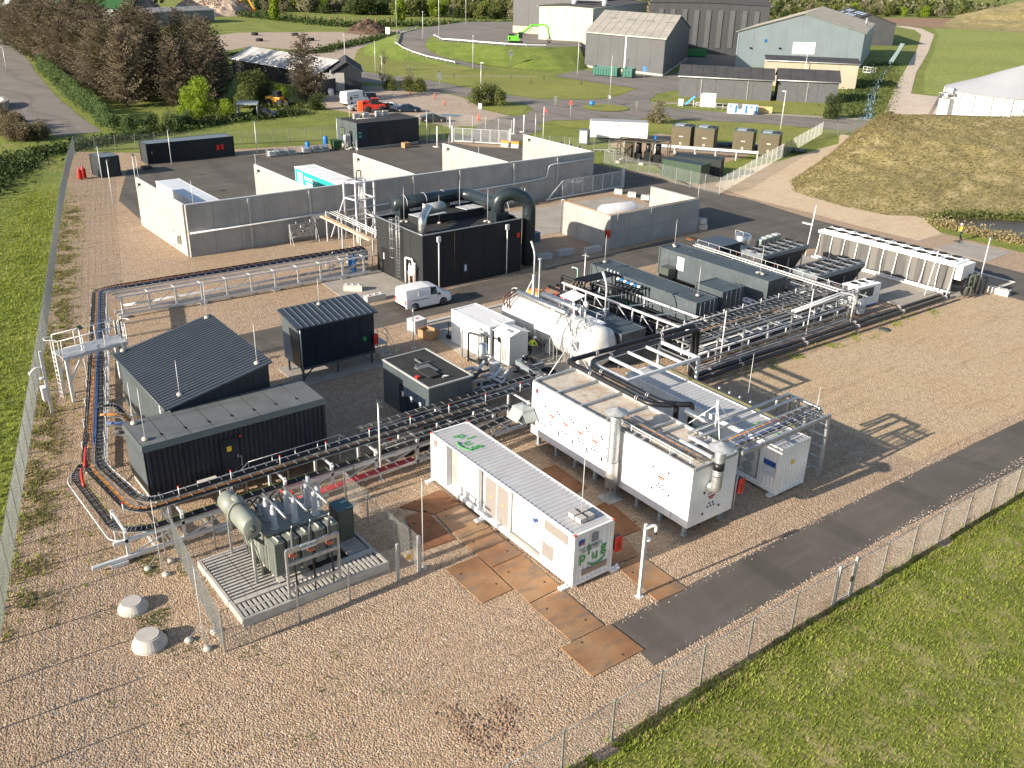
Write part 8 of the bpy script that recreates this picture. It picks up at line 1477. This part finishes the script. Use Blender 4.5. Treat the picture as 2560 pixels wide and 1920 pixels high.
stand = dict(pelvis=(0,0,.95),chest=(.05,0,1.32),head=(.06,0,.12),legL=((.1,.12,.5),(-.02,.13,.08)),legR=((.0,-.12,.5),(-.2,-.16,.08)),armL=((.12,.3,1.15),(.38,.1,1.22)),armR=((.12,-.3,1.15),(.38,-.06,1.22)))
p_ = person('person in high visibility vest, dark trousers and white helmet standing by the pond',(-47.5,98.4,.03),math.radians(215),stand); M().cb((.47,.02,1.25),(.1,.2,.12)).build('remote_controller', BLK, p_)
t = thing('camera_drone','small black drone on the concrete pad in front of the person by the pond','drone',(-47.2,97.3,.03)); M().box(-.12,.12,-.08,.08,.08,.17).build('body', TRAFD, t)
for a,b in ((-1,-1),(-1,1),(1,-1),(1,1)): M().bar((0,0,.12),(a*.22,b*.22,.15),.03).lathe([(0,0),(.12,0),(.12,.01),(0,.01)],(a*.22,b*.22,.17),10).build('rotor_arm', BLK, t)
lean = dict(pelvis=(0,0,.92),chest=(.18,0,1.24),head=(.12,0,.1),legL=((.06,.12,.48),(-.05,.13,.08)),legR=((.12,-.12,.49),(.1,-.13,.08)),armL=((.38,.24,1.08),(.55,.12,1.0)),armR=((.38,-.24,1.08),(.58,-.1,1.1)))
person('worker in high visibility jacket and white helmet leaning towards the white vessel',(-48.6,39.9,.05),math.radians(20),lean); person('worker in high visibility jacket partly hidden behind the pale cabinet house',(-49.6,40.3,.05),math.radians(200),stand)
kneel = dict(pelvis=(0,0,.6),chest=(.24,0,.9),head=(.14,0,.08),legL=((.38,.12,.45),(.3,.13,.07)),legR=((.2,-.14,.16),(-.2,-.14,.1)),armL=((.45,.24,.72),(.62,.1,.6)),armR=((.45,-.24,.72),(.62,-.08,.7)))
person('worker in yellow high visibility jacket bending down beside the fan condenser',(-46.9,37.4,.05),math.radians(35),kneel)
# ---------------- vegetation ----------------
def leafmat(name, a, b_, c, s=.5):
    m, n, b = nodes(name, .8); co = coords(n); oi = n.nodes.new('ShaderNodeObjectInfo')
    k = ramp(n, noise(n, co, s, 5, .7), [(.3,a),(.5,b_),(.72,c)]); hs = n.nodes.new('ShaderNodeHueSaturation')
    mr = n.nodes.new('ShaderNodeMapRange'); n.links.new(oi.outputs['Random'], mr.inputs[0]); mr.inputs[3].default_value = .8; mr.inputs[4].default_value = 1.25
    n.links.new(k, hs.inputs['Color']); n.links.new(mr.outputs[0], hs.inputs['Value']); n.links.new(hs.outputs[0], b.inputs['Base Color'])
    tr = n.nodes.new('ShaderNodeBsdfTranslucent'); n.links.new(hs.outputs[0], tr.inputs[0]); mx = n.nodes.new('ShaderNodeMixShader'); mx.inputs[0].default_value = .4
    n.links.new(b.outputs[0], mx.inputs[1]); n.links.new(tr.outputs[0], mx.inputs[2]); n.links.new(mx.outputs[0], n.nodes['Material Output'].inputs[0]); return m
BARK = mat('bark',(.13,.1,.075),.9,var=.3,vs=4)
CONM = leafmat('brown conifer needles',(.1,.08,.052),(.17,.14,.092),(.26,.215,.145),.6)
CONG = leafmat('olive conifer needles',(.05,.045,.02),(.09,.08,.032),(.13,.11,.05),.6)
HEDM = leafmat('hedge leaves',(.06,.1,.03),(.1,.155,.05),(.14,.2,.07),.8)
BRIT = leafmat('bright spring leaves',(.13,.19,.015),(.2,.28,.02),(.27,.36,.035),.7)
MIDG = leafmat('olive spring leaves',(.085,.105,.028),(.13,.155,.04),(.18,.205,.06),.7)
DARKG = leafmat('dark green leaves',(.03,.055,.015),(.055,.085,.02),(.085,.12,.03),.7)
PALE = leafmat('pale budding twigs',(.17,.16,.09),(.25,.235,.15),(.33,.31,.22),.7)
TWIG = leafmat('bare hedge twigs',(.11,.09,.05),(.17,.14,.08),(.23,.2,.12),.9)
def rv(s=1): return Vector((random.gauss(0,1),random.gauss(0,1),random.gauss(0,1))).normalized()*s
def leaf(m, p, s, d=None):
    u = rv(); v = u.cross(rv()).normalized(); m.add([p-u*s,p+v*s*.55,p+u*s,p-v*s*.5],[(0,1,2,3)])
def conifer_mesh(h, seed, mt, dens=1.):
    random.seed(seed); tr = M(); lx,ly = random.uniform(-.4,.4),random.uniform(-.2,.6); ax = lambda z: Vector((lx*(z/h)**1.5*1.5,ly*(z/h)**1.5*1.5,z))
    tr.tube([ax(h*k/6) for k in range(7)],[.28*(1-k/6.4) for k in range(7)],6); cr = M(); z = h*.05
    while z < h*.98:
        f = z/h; nb = 7 if f < .8 else 5
        for i in range(nb):
            a = random.random()*2*PI; L = h*.34*(1-f)**.62*random.uniform(.55,1.15)*(.75 if f < .12 else 1)+.25; d = Vector((math.cos(a),math.sin(a),random.uniform(.0,.35)))
            if L > 1.2: tr.tube([ax(z),ax(z)+d*L*.8],[.05,.015],3,False)
            n = max(3,int(L*5.2*dens))
            for k in range(n):
                q = (k+.6)/n; p = ax(z)+d*(L*q)+Vector((0,0,.28*L*q*q-.1))+rv(.12+.22*L*.3*q)
                e = Vector((d.x,d.y,random.uniform(-.25,.4))).normalized(); sd = e.cross(Vector((0,0,1))).normalized()*random.uniform(.06,.12)+Vector((0,0,random.uniform(-.1,.05))); l = random.uniform(.25,.55)
                cr.add([p-sd,p+e*l*.5+sd*1.2,p+e*l,p+e*l*.4-sd*1.3-Vector((0,0,.06))],[(0,1,2,3)])
                sd2 = Vector((0,0,1)).cross(sd).normalized()*.1; cr.add([p,p+e*l*.6+sd2+Vector((0,0,-.18)),p+e*l*.9,p+e*l*.3-sd2],[(0,1,2,3)])
        z += h*.017+.07
    return tr, cr
def tree(name, label, cat, x, y, meshes, rz, s, group, z=0):
    t = thing(name, label, cat, (x,y,z), 0, group); t.matrix_basis = Matrix.Translation((x,y,z)) @ Matrix.Rotation(rz,4,'Z') @ Matrix.Diagonal((s if not isinstance(s,tuple) else s[0],s if not isinstance(s,tuple) else s[0],s if not isinstance(s,tuple) else s[1],1))
    for n_, me in meshes: o = bpy.data.objects.new(n_, me); COL.objects.link(o); o.parent = t
    return t
def tomesh(m, name, mt):
    me = bpy.data.meshes.new(name); me.from_pydata(m.v,[],m.f); me.materials.append(mt); me.update(); return me
CONV = []
for k in range(4): tr,cr = conifer_mesh(13,20+k,CONM); CONV.append([('trunk',tomesh(tr,'trunk',BARK)),('crown',tomesh(cr,'crown',CONM if k != 3 else CONG))])
random.seed(3)
spots = []
for i in range(46):
    f = (i//2)/22; a = Vector((-184,62,0)).lerp(Vector((-305,74,0)),f); b = Vector((-186,56.5,0)).lerp(Vector((-310,64,0)),f); p = (a if i%2 else b)+Vector((random.uniform(-2,2),random.uniform(-1.6,1.6),0)); spots.append((p.x,p.y,random.uniform(.8,1.15)))
for i in range(22): f = i/21; p = Vector((-181,52.5,0)).lerp(Vector((-312,60,0)),f); spots.append((p.x+random.uniform(-2,2),p.y+random.uniform(-1,1),random.uniform(.7,1.05)))
for x,y,s in ((-178,60,.85),(-176.5,64.5,.8),(-181,68,.95),(-190,72,1.0),(-202,75,1.0),(-214,77,.95),(-225,78,1.0)): spots.append((x,y,s))
for i,(x,y,s) in enumerate(spots): tree('conifer',('brown green conifer in the back rows of the dense tall belt','brown green conifer in the hedge side row of the dense tall belt','brown green conifer at the right end of the belt towards the barn')[0 if i < 46 else (1 if i < 68 else 2)],'tree',x,y,CONV[i%4],random.random()*6,s*1.12,'conifers of the tall belt, '+('back rows','hedge side row','barn end')[0 if i < 46 else (1 if i < 68 else 2)])
tree('conifer','single brown conifer standing apart before the lichen roofed barn','tree',-172.6,83.6,CONV[1],1.0,.98,None)
def crown(seed, h, r, n, mt, s=.22, base=.25, lob=9, trunk=.16, gap=.3, up=1.15):
    random.seed(seed); tr = M(); cr = M(); tr.tube([(0,0,0),(.05,.02,h*.35),(.1,0,h*.6)],[trunk,trunk*.7,trunk*.3],6); lobes = []
    for k in range(lob):
        a = random.random()*2*PI; z = h*random.uniform(base,.85); q = r*random.uniform(.25,.75)*(1-abs(z/h-.5)*.7); c = Vector((q*math.cos(a),q*math.sin(a),z)); lobes.append((c, r*random.uniform(.32,.55))); tr.tube([(0,0,h*.25),c],[trunk*.5,.02],4,False)
    lobes.append((Vector((0,0,h*.8)), r*.5))
    for c,R_ in lobes:
        for k in range(int(n/len(lobes))):
            d = rv(); p = c+Vector((d.x,d.y,d.z*up))*R_*(random.random()**.35); p += rv(.15*R_)
            if p.z > .05: leaf(cr, p, s*random.uniform(.6,1.4))
    return [('trunk',tomesh(tr,'trunk',BARK)),('crown',tomesh(cr,'crown',mt))]
HB = [crown(40+k,2.9,1.9,1500,HEDM,.15,.12,10,.1) for k in range(3)]
random.seed(11); HL = [(-312,55.5),(-300,55),(-264.3,55.5),(-237.8,50.5),(-200,45.6),(-170.8,42.6),(-160,41)]
k = 0
for a,b in zip(HL[2:],HL[3:]):
    a,b = Vector((*a,0)),Vector((*b,0)); n = int((b-a).length/1.9)
    for i in range(n):
        p = a.lerp(b,i/n); tree('hedge_bush','rounded green bush in the long hedge along the left road','hedge',p.x+random.uniform(-.3,.3),p.y+random.uniform(1.2,1.9),HB[k%3],random.random()*6,(random.uniform(.85,1.1),random.uniform(.85,1.1)),'bushes of the long hedge'); k += 1
for i,(x,y) in enumerate(((-156.5,44.5),(-156,48),(-155.6,51),(-155.5,54),(-158,42.5))): tree('hedge_bush','dark green bush at the near end of the hedge by the site grass','bush',x,y,HB[i%3],i,(1.0,.85),'bushes at the hedge end')
for i in range(26): f = i/25; x = -264-f*80; y = 58+f*5; tree('hedge_bush','rounded bush in the far part of the left hedge','hedge',x,y+random.uniform(-1,1),HB[i%3],i,(1.2,.9),'bushes of the far hedge')
TW = [crown(60+k,2.4,1.7,1200,TWIG,.13,.08,9,.08) for k in range(2)]
random.seed(12)
for i in range(26): x = -154.5-random.random()*21; y = 33.2-(-154.5-x)*.13-random.uniform(.5,5.0); tree('bare_bush','twiggy brown bush left of the road mouth','bush',x,y,TW[i%2],i,(1.0,random.uniform(.8,1.1)),'twiggy bushes by the road mouth')
BR2 = [crown(70,6.5,3.1,5200,BRIT,.17,.2,14,.2),crown(71,4,2.2,2600,BRIT,.16,.12,11,.14)]
for x,y,s,k,l in ((-164.3,59.3,1.0,0,'bright lime green tree before the conifer belt'),(-160.5,57.8,.75,1,'bright green bush left of the lime green tree'),(-159.5,62.2,.8,1,'bright green bush just in front of the lime green tree'),(-158.8,54.7,.7,1,'smaller bright bush nearest the hedge end'),(-171.9,77.9,.85,1,'round yellow green bush before the lichen roofed barn')): tree('leafy_tree',l,'tree',x,y,BR2[k],x,s,None)
MG = [crown(80+k,6,2.8,3800,MIDG,.17,.18,14,.2) for k in range(2)]
for x,y,s,k,l in ((-173.5,72.5,1.0,0,'olive green tree between the conifers and the single conifer'),(-176,76,.9,1,'second olive green tree beside the barn'),(-170.5,69.8,.7,1,'smaller olive green tree at the end of the conifer belt')): tree('leafy_tree',l,'tree',x,y,MG[k],x,s,None)
DG_ = [crown(90,2.6,1.9,2200,DARKG,.13,.05,10,.1)]
tree('dark_bush','dark green bush at the foot of the single conifer','bush',-162.6,80.8,DG_[0],0,1.05,None)
RB = [crown(95+k,2.7,1.9,2600,MIDG,.13,.02,12,.08,up=1.3) for k in range(2)]
for i,(x,y,s,l) in enumerate(((-152.6,110.6,1.35,'left half of the big round bush pair by the roundabout road'),(-151.6,113.6,1.3,'right half of the big round bush pair by the roundabout road'),(-179.4,106.6,1.0,'round bush at the left end of the dirt lot hedge'),(-176.9,109.3,.95,'middle bush at the back of the dirt lot'),(-174.3,110.6,.95,'right bush at the back of the dirt lot'),(-175.6,109.8,.8,'low bush between the middle and right dirt lot bushes'))): tree('round_bush',l,'bush',x,y,RB[i%2],i,s,None)
PB = crown(99,3.2,2.0,2400,PALE,.12,.05,12,.09); tree('pale_bush','pale silvery bush on the verge beyond the white box trailer','bush',-119.8,127,PB,0,1.15,None); tree('twig_bush','brown twiggy shrub at the foot of the pale silvery bush','bush',-120.6,125.6,TW[0],0,.8,None)
tree('ditch_bush','dark green bush at the ditch mouth by the back road','bush',-107.5,160.5,DG_[0],1,(1.2,1.6),None)
YT = crown(100,5.5,1.3,500,PALE,.11,.35,9,.09)
for i,(x,y,l) in enumerate(((-183,106.6,'slender young tree with few leaves left of the dirt lot bushes'),(-177.5,109.9,'slender young tree among the dirt lot bushes'),(-211,123.5,'thin young tree on the lawn below the ramp'))): tree('young_tree',l,'tree',x,y,YT,i,1.,None)
random.seed(13)
for i in range(8): x,y = ((-198,131),(-193,143),(-188,137),(-182,141),(-176,146),(-172,139),(-165,148),(-190,130))[i]; tree('sapling','staked sapling with tiny crown on the mown lawn','sapling',x,y,YT,i,.33,'saplings on the lawn')
# far wood: individual crowns that stay apart in the picture, then low scrub as one mass
FT = [crown(110,9,4.6,1900,MIDG,.5,.12,13,.25),crown(111,10,4.4,1900,BRIT,.5,.15,13,.25),crown(112,9.5,4.8,1700,PALE,.5,.15,13,.25),crown(113,8,5,1900,DARKG,.5,.1,13,.25)]
random.seed(14); pts_ = []
for row in range(4):
    n = 34
    for i in range(n):
        f = (i+random.random()*.6)/n; a = Vector((-475,175,0)).lerp(Vector((-345,300,0)),f*2) if f < .5 else Vector((-345,300,0)).lerp(Vector((-330,560,0)),(f-.5)*2)
        out = Vector((-1,.25,0)) if f < .5 else Vector((-.85,.5,0)); p = a+out*(row*9+random.uniform(-3,3)); pts_.append(p)
for i in range(56):
    f = i/55; a = Vector((-335,530,0)).lerp(Vector((-190,700,0)),f); pts_.append(a+Vector((random.uniform(-16,6),random.uniform(-4,20),0)))
LB = {0:'olive green tree in the far wood behind the halls',1:'yellow green spring tree in the far wood behind the halls',2:'pale bare budding tree in the far wood behind the halls',3:'dark green tree in the far wood behind the halls'}
for i,p in enumerate(pts_):
    k = random.choice((0,0,0,2,2,3,3,1)) ; s = random.uniform(.6,1.0)*(.8 if p.y > 420 else 1); t = tree('far_tree',LB[k],'tree',p.x,p.y,FT[k],random.random()*6,(s*1.1,s),'far wood, '+('olive trees','spring green trees','budding trees','dark trees')[k])
tree('spring_tree','bright yellow green tree standing before the far wood, left','tree',-388,176,FT[1],0,(.7,1.15),None); tree('spring_tree','bright yellow green tree standing before the far wood, right','tree',-352,214,FT[1],2,(.6,1.1),None)
def scrub(label, pts, w, n, s, mt, h=1.2, z0=0):
    m = M(); random.seed(n)
    P = [Vector((*p,0)) for p in pts]; Ls = [(b-a).length for a,b in zip(P,P[1:])]; T_ = sum(Ls)
    for k in range(n):
        u = random.random()*T_; i = 0
        while u > Ls[i]: u -= Ls[i]; i += 1
        p = P[i].lerp(P[i+1],u/Ls[i])+Vector((random.gauss(0,w*.4),random.gauss(0,w*.4),abs(random.gauss(0,h*.45))+z0)); leaf(m,p,s*random.uniform(.6,1.4))
    return m.build('scrub', mt, kind='stuff', label=label, cat='scrub')
GBL = leafmat('near grass blades',(.15,.2,.025),(.26,.32,.045),(.4,.42,.11),.35); GDR = leafmat('dry grass blades',(.28,.23,.11),(.38,.31,.16),(.46,.38,.22),.6)
scrub('dark green scrub strip along the fence before the far wood',[(-470,168),(-350,186),(-338,256),(-330,300)],6,9000,.55,DARKG,2.2); scrub('green scrub beyond the paved yard and the skips',[(-330,330),(-318,400),(-300,455)],12,7000,.7,MIDG,2.5); scrub('low hedge strip on the dirt field edge',[(-264,134),(-277,150),(-305,184)],3.,3500,.4,DARKG,1.3); scrub('green weedy strip between dirt field and barn lane',[(-262,105),(-258,122),(-262,134)],3.5,2500,.35,DARKG,.8)
scrub('dark weeds on the ditch banks',[(-106.5,165.5),(-121,189),(-129,203),(-153,247),(-165,272)],6,5000,.22,DARKG,.5); scrub('light weeds on the right ditch bank',[(-101,168),(-115,190),(-122,203),(-147,246)],3,2500,.2,MIDG,.4)
scrub('tall reeds at the pond edge below the bank',[(-53,103),(-50,102.6),(-44,103.2),(-38,105.5),(-30,109.5),(-15,119)],1.5,8000,.14,GDR,.9); scrub('reeds on the far pond edge at the foot of the bank',[(-54,104.5),(-53.5,107.5),(-51,111.5),(-47,115.5),(-38,122),(-20,133)],1.5,7000,.16,MIDG,.8)
scrub('dark ditch growth beyond the left fence corner',[(-134,21),(-142,26),(-146,32),(-149,40),(-158,60),(-160,76)],3.2,9000,.26,DARKG,1.0); scrub('scruffy growth outside the left fence corner',[(-120,14),(-131,19),(-138,24)],5,6000,.25,DARKG,.9)
scrub('rough green growth under the conifer belt',[(-168,58),(-176,70),(-166,80)],4,4000,.25,MIDG,.8)
scrub('wooded belt at the far edge behind the fields, right',[(-300,640),(-180,760),(-60,860),(60,930)],38,22000,2.0,MIDG,7); scrub('wooded belt at the far edge, darker part',[(-330,610),(-200,730),(-80,830),(60,900)],30,12000,1.8,DARKG,6); scrub('wooded belt behind the halls, far part',[(-560,250),(-440,330),(-400,560),(-330,640)],34,22000,1.6,MIDG,7); scrub('wooded belt behind the halls, pale part',[(-560,260),(-440,340),(-400,560),(-330,640)],34,9000,1.5,PALE,7)
# rubble and brush heaps, recycling works far left
def heap(label, x,y,rx,ry,h,mt,seed=0,n=60,z=0,name='rubble_heap',cat='heap'):
    random.seed(seed); m = M(); from mathutils import noise as NZ; K = 26; vs = []
    for i in range(K+1):
        for j in range(K+1):
            u,v_ = i/K*2-1,j/K*2-1; r = math.hypot(u,v_); vs.append((u*rx,v_*ry,max(0,(1-r**1.3))*h*(1+.5*NZ.noise(Vector((u*3+seed,v_*3,0))))+(.1*h*NZ.noise(Vector((u*9,v_*9,seed))) if r < .9 else -.05)))
    m.add(vs,[(i*(K+1)+j,(i+1)*(K+1)+j,(i+1)*(K+1)+j+1,i*(K+1)+j+1) for i in range(K) for j in range(K)]); t = thing(name,label,cat,(x,y,z)); m.build('mound', mt, t); m = M()
    for k in range(n*8):
        a = random.random()*2*PI; r = random.random()**.5*.85; p = Vector((r*rx*math.cos(a),r*ry*math.sin(a),(1-r**1.3)*h+random.uniform(0,.3))); d = rv(random.uniform(.2,.6)*min(1.6,h*.22)); m.bar(p-d,p+d,random.uniform(.1,.45)*min(1.5,h*.2),.12)
    m.build('rubble', mt, t, kind='stuff')
WR = mat('mixed demolition rubble',(.42,.32,.25),.9,var=.5,vs=1.6,dirt=.6,dcol=(.6,.56,.5)); BRU = mat('brown brushwood',(.09,.06,.04),.9,var=.5,vs=2)
heap('brown brushwood heap on the dirt field',-318,180,10,8,4.5,BRU,1); heap('pale rubble heap behind the large pale blue grey hall',-268,322,20,16,9,WR,2,90); heap('large rubble heap at the recycling works, right',-440,170,22,18,12,WR,3,90); heap('large rubble heap at the recycling works, middle',-470,142,28,14,9,WR,4,90); heap('rubble heap at the recycling works, left',-462,108,14,12,9,WR,5,60)
m = M(); random.seed(31)
for k in range(480):
    cx,cy,sg = random.choice(((-20.9,16.3,.42),(-21.2,15.4,.3),(-22.4,15.5,.35),(-21.7,17.2,.3))); c = Vector((cx+random.gauss(0,sg*1.6),cy+random.gauss(0,sg),.01)); r = random.uniform(.02,.09)*(1.3 if random.random() < .1 else 1); a = random.random()*PI
    P4 = [c+Vector((r*math.cos(a+q*PI/2)*random.uniform(.6,1.4),r*math.sin(a+q*PI/2)*random.uniform(.6,1.4),0)) for q in range(4)]; m.add(P4+[c+Vector((0,0,r*.7))],[(0,1,4),(1,2,4),(2,3,4),(3,0,4)])
m.build('soil_clods', mat('dark disturbed soil',(.22,.145,.1),.95,var=.4,vs=5), kind='stuff', label='dark soil clods scattered on the near gravel', cat='soil')
LG = mat('works light cladding',(.5,.52,.54),.6,var=.1)
t,Q = hall('low grey works shed with small roof lights above the conifer tops',(-372,110),(-388,150),(-400,146),4.5,5.5,mat('works grey cladding',(.22,.22,.23),.7),mat('works roof',(.2,.2,.21),.8),False,6,lights=6)
t,Q = hall('dark green works hall at the top left edge',(-430,100),(-420,128),(-460,142),14,15,mat('deep green cladding',(.05,.17,.07),.6),ROOFDK,False,6)
for k in range(9): t = thing('white_container','white container stack at the recycling works far left','container',(-470+random.uniform(-6,6)-k*3,72+k*6.5,0),.4+.1*random.random(),'white containers at the works'); M().box(-6,6,-1.5,1.5,0,random.choice((2.8,5.6))).build('box', LG, t); M().box(6,6.1,-1.4,1.4,.2,2.5).build('door', GALV2, t)
for k,(x,y,r,h) in enumerate(((-445,104,3.2,14),(-440,97,2.6,8))): t = thing('silo','white round silo at the works, %s'%('taller' if k == 0 else 'shorter'),'silo',(x,y,0)); M().lathe([(0,0),(r,0),(r,h),(r*.4,h*1.12),(0,h*1.13)],(0,0,0),18).build('shell', LG, t); M().lathe([(r+.05,h*.5),(r+.15,h*.5),(r+.15,h*.52),(r+.05,h*.52)],(0,0,0),18).build('hoop', GALV2, t)
# sunken dark basin wall at the left road
t = thing('loading_ramp_wall','curved concrete ramp wall and dark rails at the left edge road','ramp',(-176,31.5,0)); 
for k in range(9): a0 = .4+k*.16; M().box(-.4,.4,-1.0,1.0,0,1.2).build('wall_segment', CONC2, t).matrix_basis = Matrix.Translation((9*math.cos(a0)-8-10,9*math.sin(a0)-6,0)) @ Matrix.Rotation(a0,4,'Z')
for k,(x,y) in enumerate(((-312,118),(-322,138),(-300,130),(-316,150),(-296,146))): t = thing('tyre_stack','dark tyre stack lying on the dirt field','tyres',(x,y,0),0,'tyre stacks'); M().lathe([(.5,0),(1.1,0),(1.2,.2),(1.2,.6),(1.1,.9),(.5,.9)],(0,0,0),14).build('tyre', TYRE, t)
for k in range(7): t = thing('wooden_post_fence','post and wire fence before the far wood, %s stretch'%('first','second','third','fourth','fifth','sixth','seventh')[k],'fence',(0,0,0),0,'far post fences'); a = Vector((-440,160,0)).lerp(Vector((-334,230,0)),k/7); b = Vector((-440,160,0)).lerp(Vector((-334,230,0)),(k+1)/7); [M().bar(a.lerp(b,i/5),a.lerp(b,i/5)+Vector((0,0,1.8)),.25).build('post', WOOD, t) for i in range(5)]
# ---------------- grass and weeds close by ----------------
def tufts(label, n, samp, s, mt, blades=5, seed=1):
    m = M(); random.seed(seed)
    for k in range(n):
        x,y,z = samp(); q = s*random.uniform(.5,1.4)
        for b in range(blades):
            a = random.random()*2*PI; d = Vector((math.cos(a),math.sin(a),0)); l = q*random.uniform(.6,1.2); p = Vector((x,y,z))+d*q*.25*random.random(); sd = Vector((-d.y,d.x,0))*q*.13
            m.add([p-sd,p+sd,p+d*l*.55+Vector((0,0,l*.75))],[(0,1,2)])
    return m.build('grass', mt, kind='stuff', label=label, cat='grass')
def near(): 
    while True:
        y = random.uniform(5,62); x = -17.4+random.random()**1.2*26
        if x < -17.4+ (26 if y < 45 else 14): return (x,y,0)
tufts('rough green grass blades outside the near fence',62000,near,.14,GBL,3,2); tufts('dry straw blades mixed in the near grass',9000,near,.13,GDR,3,3)
from mathutils import noise as NZ_
def strip(x0,y0,x1,y1,w,lo=-.2):
    def f():
        while True:
            u = random.random(); x = x0+(x1-x0)*u+random.gauss(0,w); y = y0+(y1-y0)*u+random.gauss(0,w)
            if NZ_.noise(Vector((x*.7,y*.7,0))) > lo: return (x,y,.01)
    return f
tufts('grass fringe along the near fence foot',5200,strip(-17.7,8,-17.3,62,.22,-.4),.17,GBL,5,4); tufts('straw fringe along the near fence foot',2600,strip(-17.8,8,-17.4,62,.25,-.1),.17,GDR,4,5)
tufts('weedy fringe inside the left fence',4200,strip(-111,24.2,-37,3.2,.45,-.05),.14,MIDG,4,6); tufts('dry weedy fringe inside the left fence',5200,strip(-111,24.4,-37,3.4,.6,-.1),.15,GDR,4,7)
tufts('bright grass blades outside the left fence',12000,strip(-120,23,-40,.5,2.0,-.9),.25,GBL,3,8)
tufts('weeds round the manhole cones and enclosure corner',700,strip(-34,8.6,-40.5,9.2,.9,.15),.1,MIDG,4,9); tufts('sparse weeds on the near gravel',700,strip(-22,12,-41,5,3.0,.3),.1,MIDG,4,10); tufts('weeds under the black pipes',600,strip(-37.4,50,-37,75,.4,.1),.15,GBL,4,11)
def bankpt():
    import bisect
    v = MOUND.data.vertices; p = v[random.randrange(len(v))].co; return (p.x+random.uniform(-.3,.3),p.y+random.uniform(-.3,.3),p.z-.03)
tufts('tall dry grass on the bank',18000,bankpt,.27,GDR,4,12); tufts('green grass patches on the bank',7500,bankpt,.25,leafmat('bank green blades',(.09,.1,.03),(.15,.155,.045),(.22,.22,.08),.3),4,13)
# individual stones lying on the near gravel
random.seed(21); SM = [mat('stone pale',(.5,.44,.38),.9,var=.2,vs=9),mat('stone rust',(.38,.25,.19),.9,var=.2,vs=9),mat('stone grey',(.27,.25,.25),.9,var=.2,vs=9)]
m = M()
for k in range(9000):
    d = random.random()**1.5; y = 3+d*24; x = random.uniform(-45,-18.3)
    if y < 2.4+(-37.2-x)*.284+1.2 or (x > -23.3 and y > 20.8) or (-38<x<-31 and 9.5<y<19.8) or (x>-37 and y>19.5) or (x<-38.3 and y>7.3): continue
    m.k = random.randrange(3); r = random.uniform(.02,.05); c = Vector((x,y,.01)); a = random.random()*PI
    P4 = [c+Vector((r*math.cos(a+q*PI/2)*random.uniform(.7,1.3),r*math.sin(a+q*PI/2)*random.uniform(.7,1.3),0)) for q in range(4)]; T4 = c+Vector((random.uniform(-.3,.3)*r,random.uniform(-.3,.3)*r,r*random.uniform(.6,1.1)))
    m.add(P4+[T4],[(0,1,4),(1,2,4),(2,3,4),(3,0,4)])
for k in range(1600):
    y = random.uniform(24,70); e = random.choice((-23.0,-19.9)); x = e+(y-24)*.012+random.gauss(0,.16); r = random.uniform(.02,.045); c = Vector((x,y,.02)); a = random.random()*PI; m.k = random.randrange(3)
    P4 = [c+Vector((r*math.cos(a+q*PI/2),r*math.sin(a+q*PI/2),0)) for q in range(4)]; m.add(P4+[c+Vector((0,0,r*.8))],[(0,1,4),(1,2,4),(2,3,4),(3,0,4)])
m.build('loose_stones', SM, kind='stuff', label='loose stones scattered over the near gravel', cat='stones')
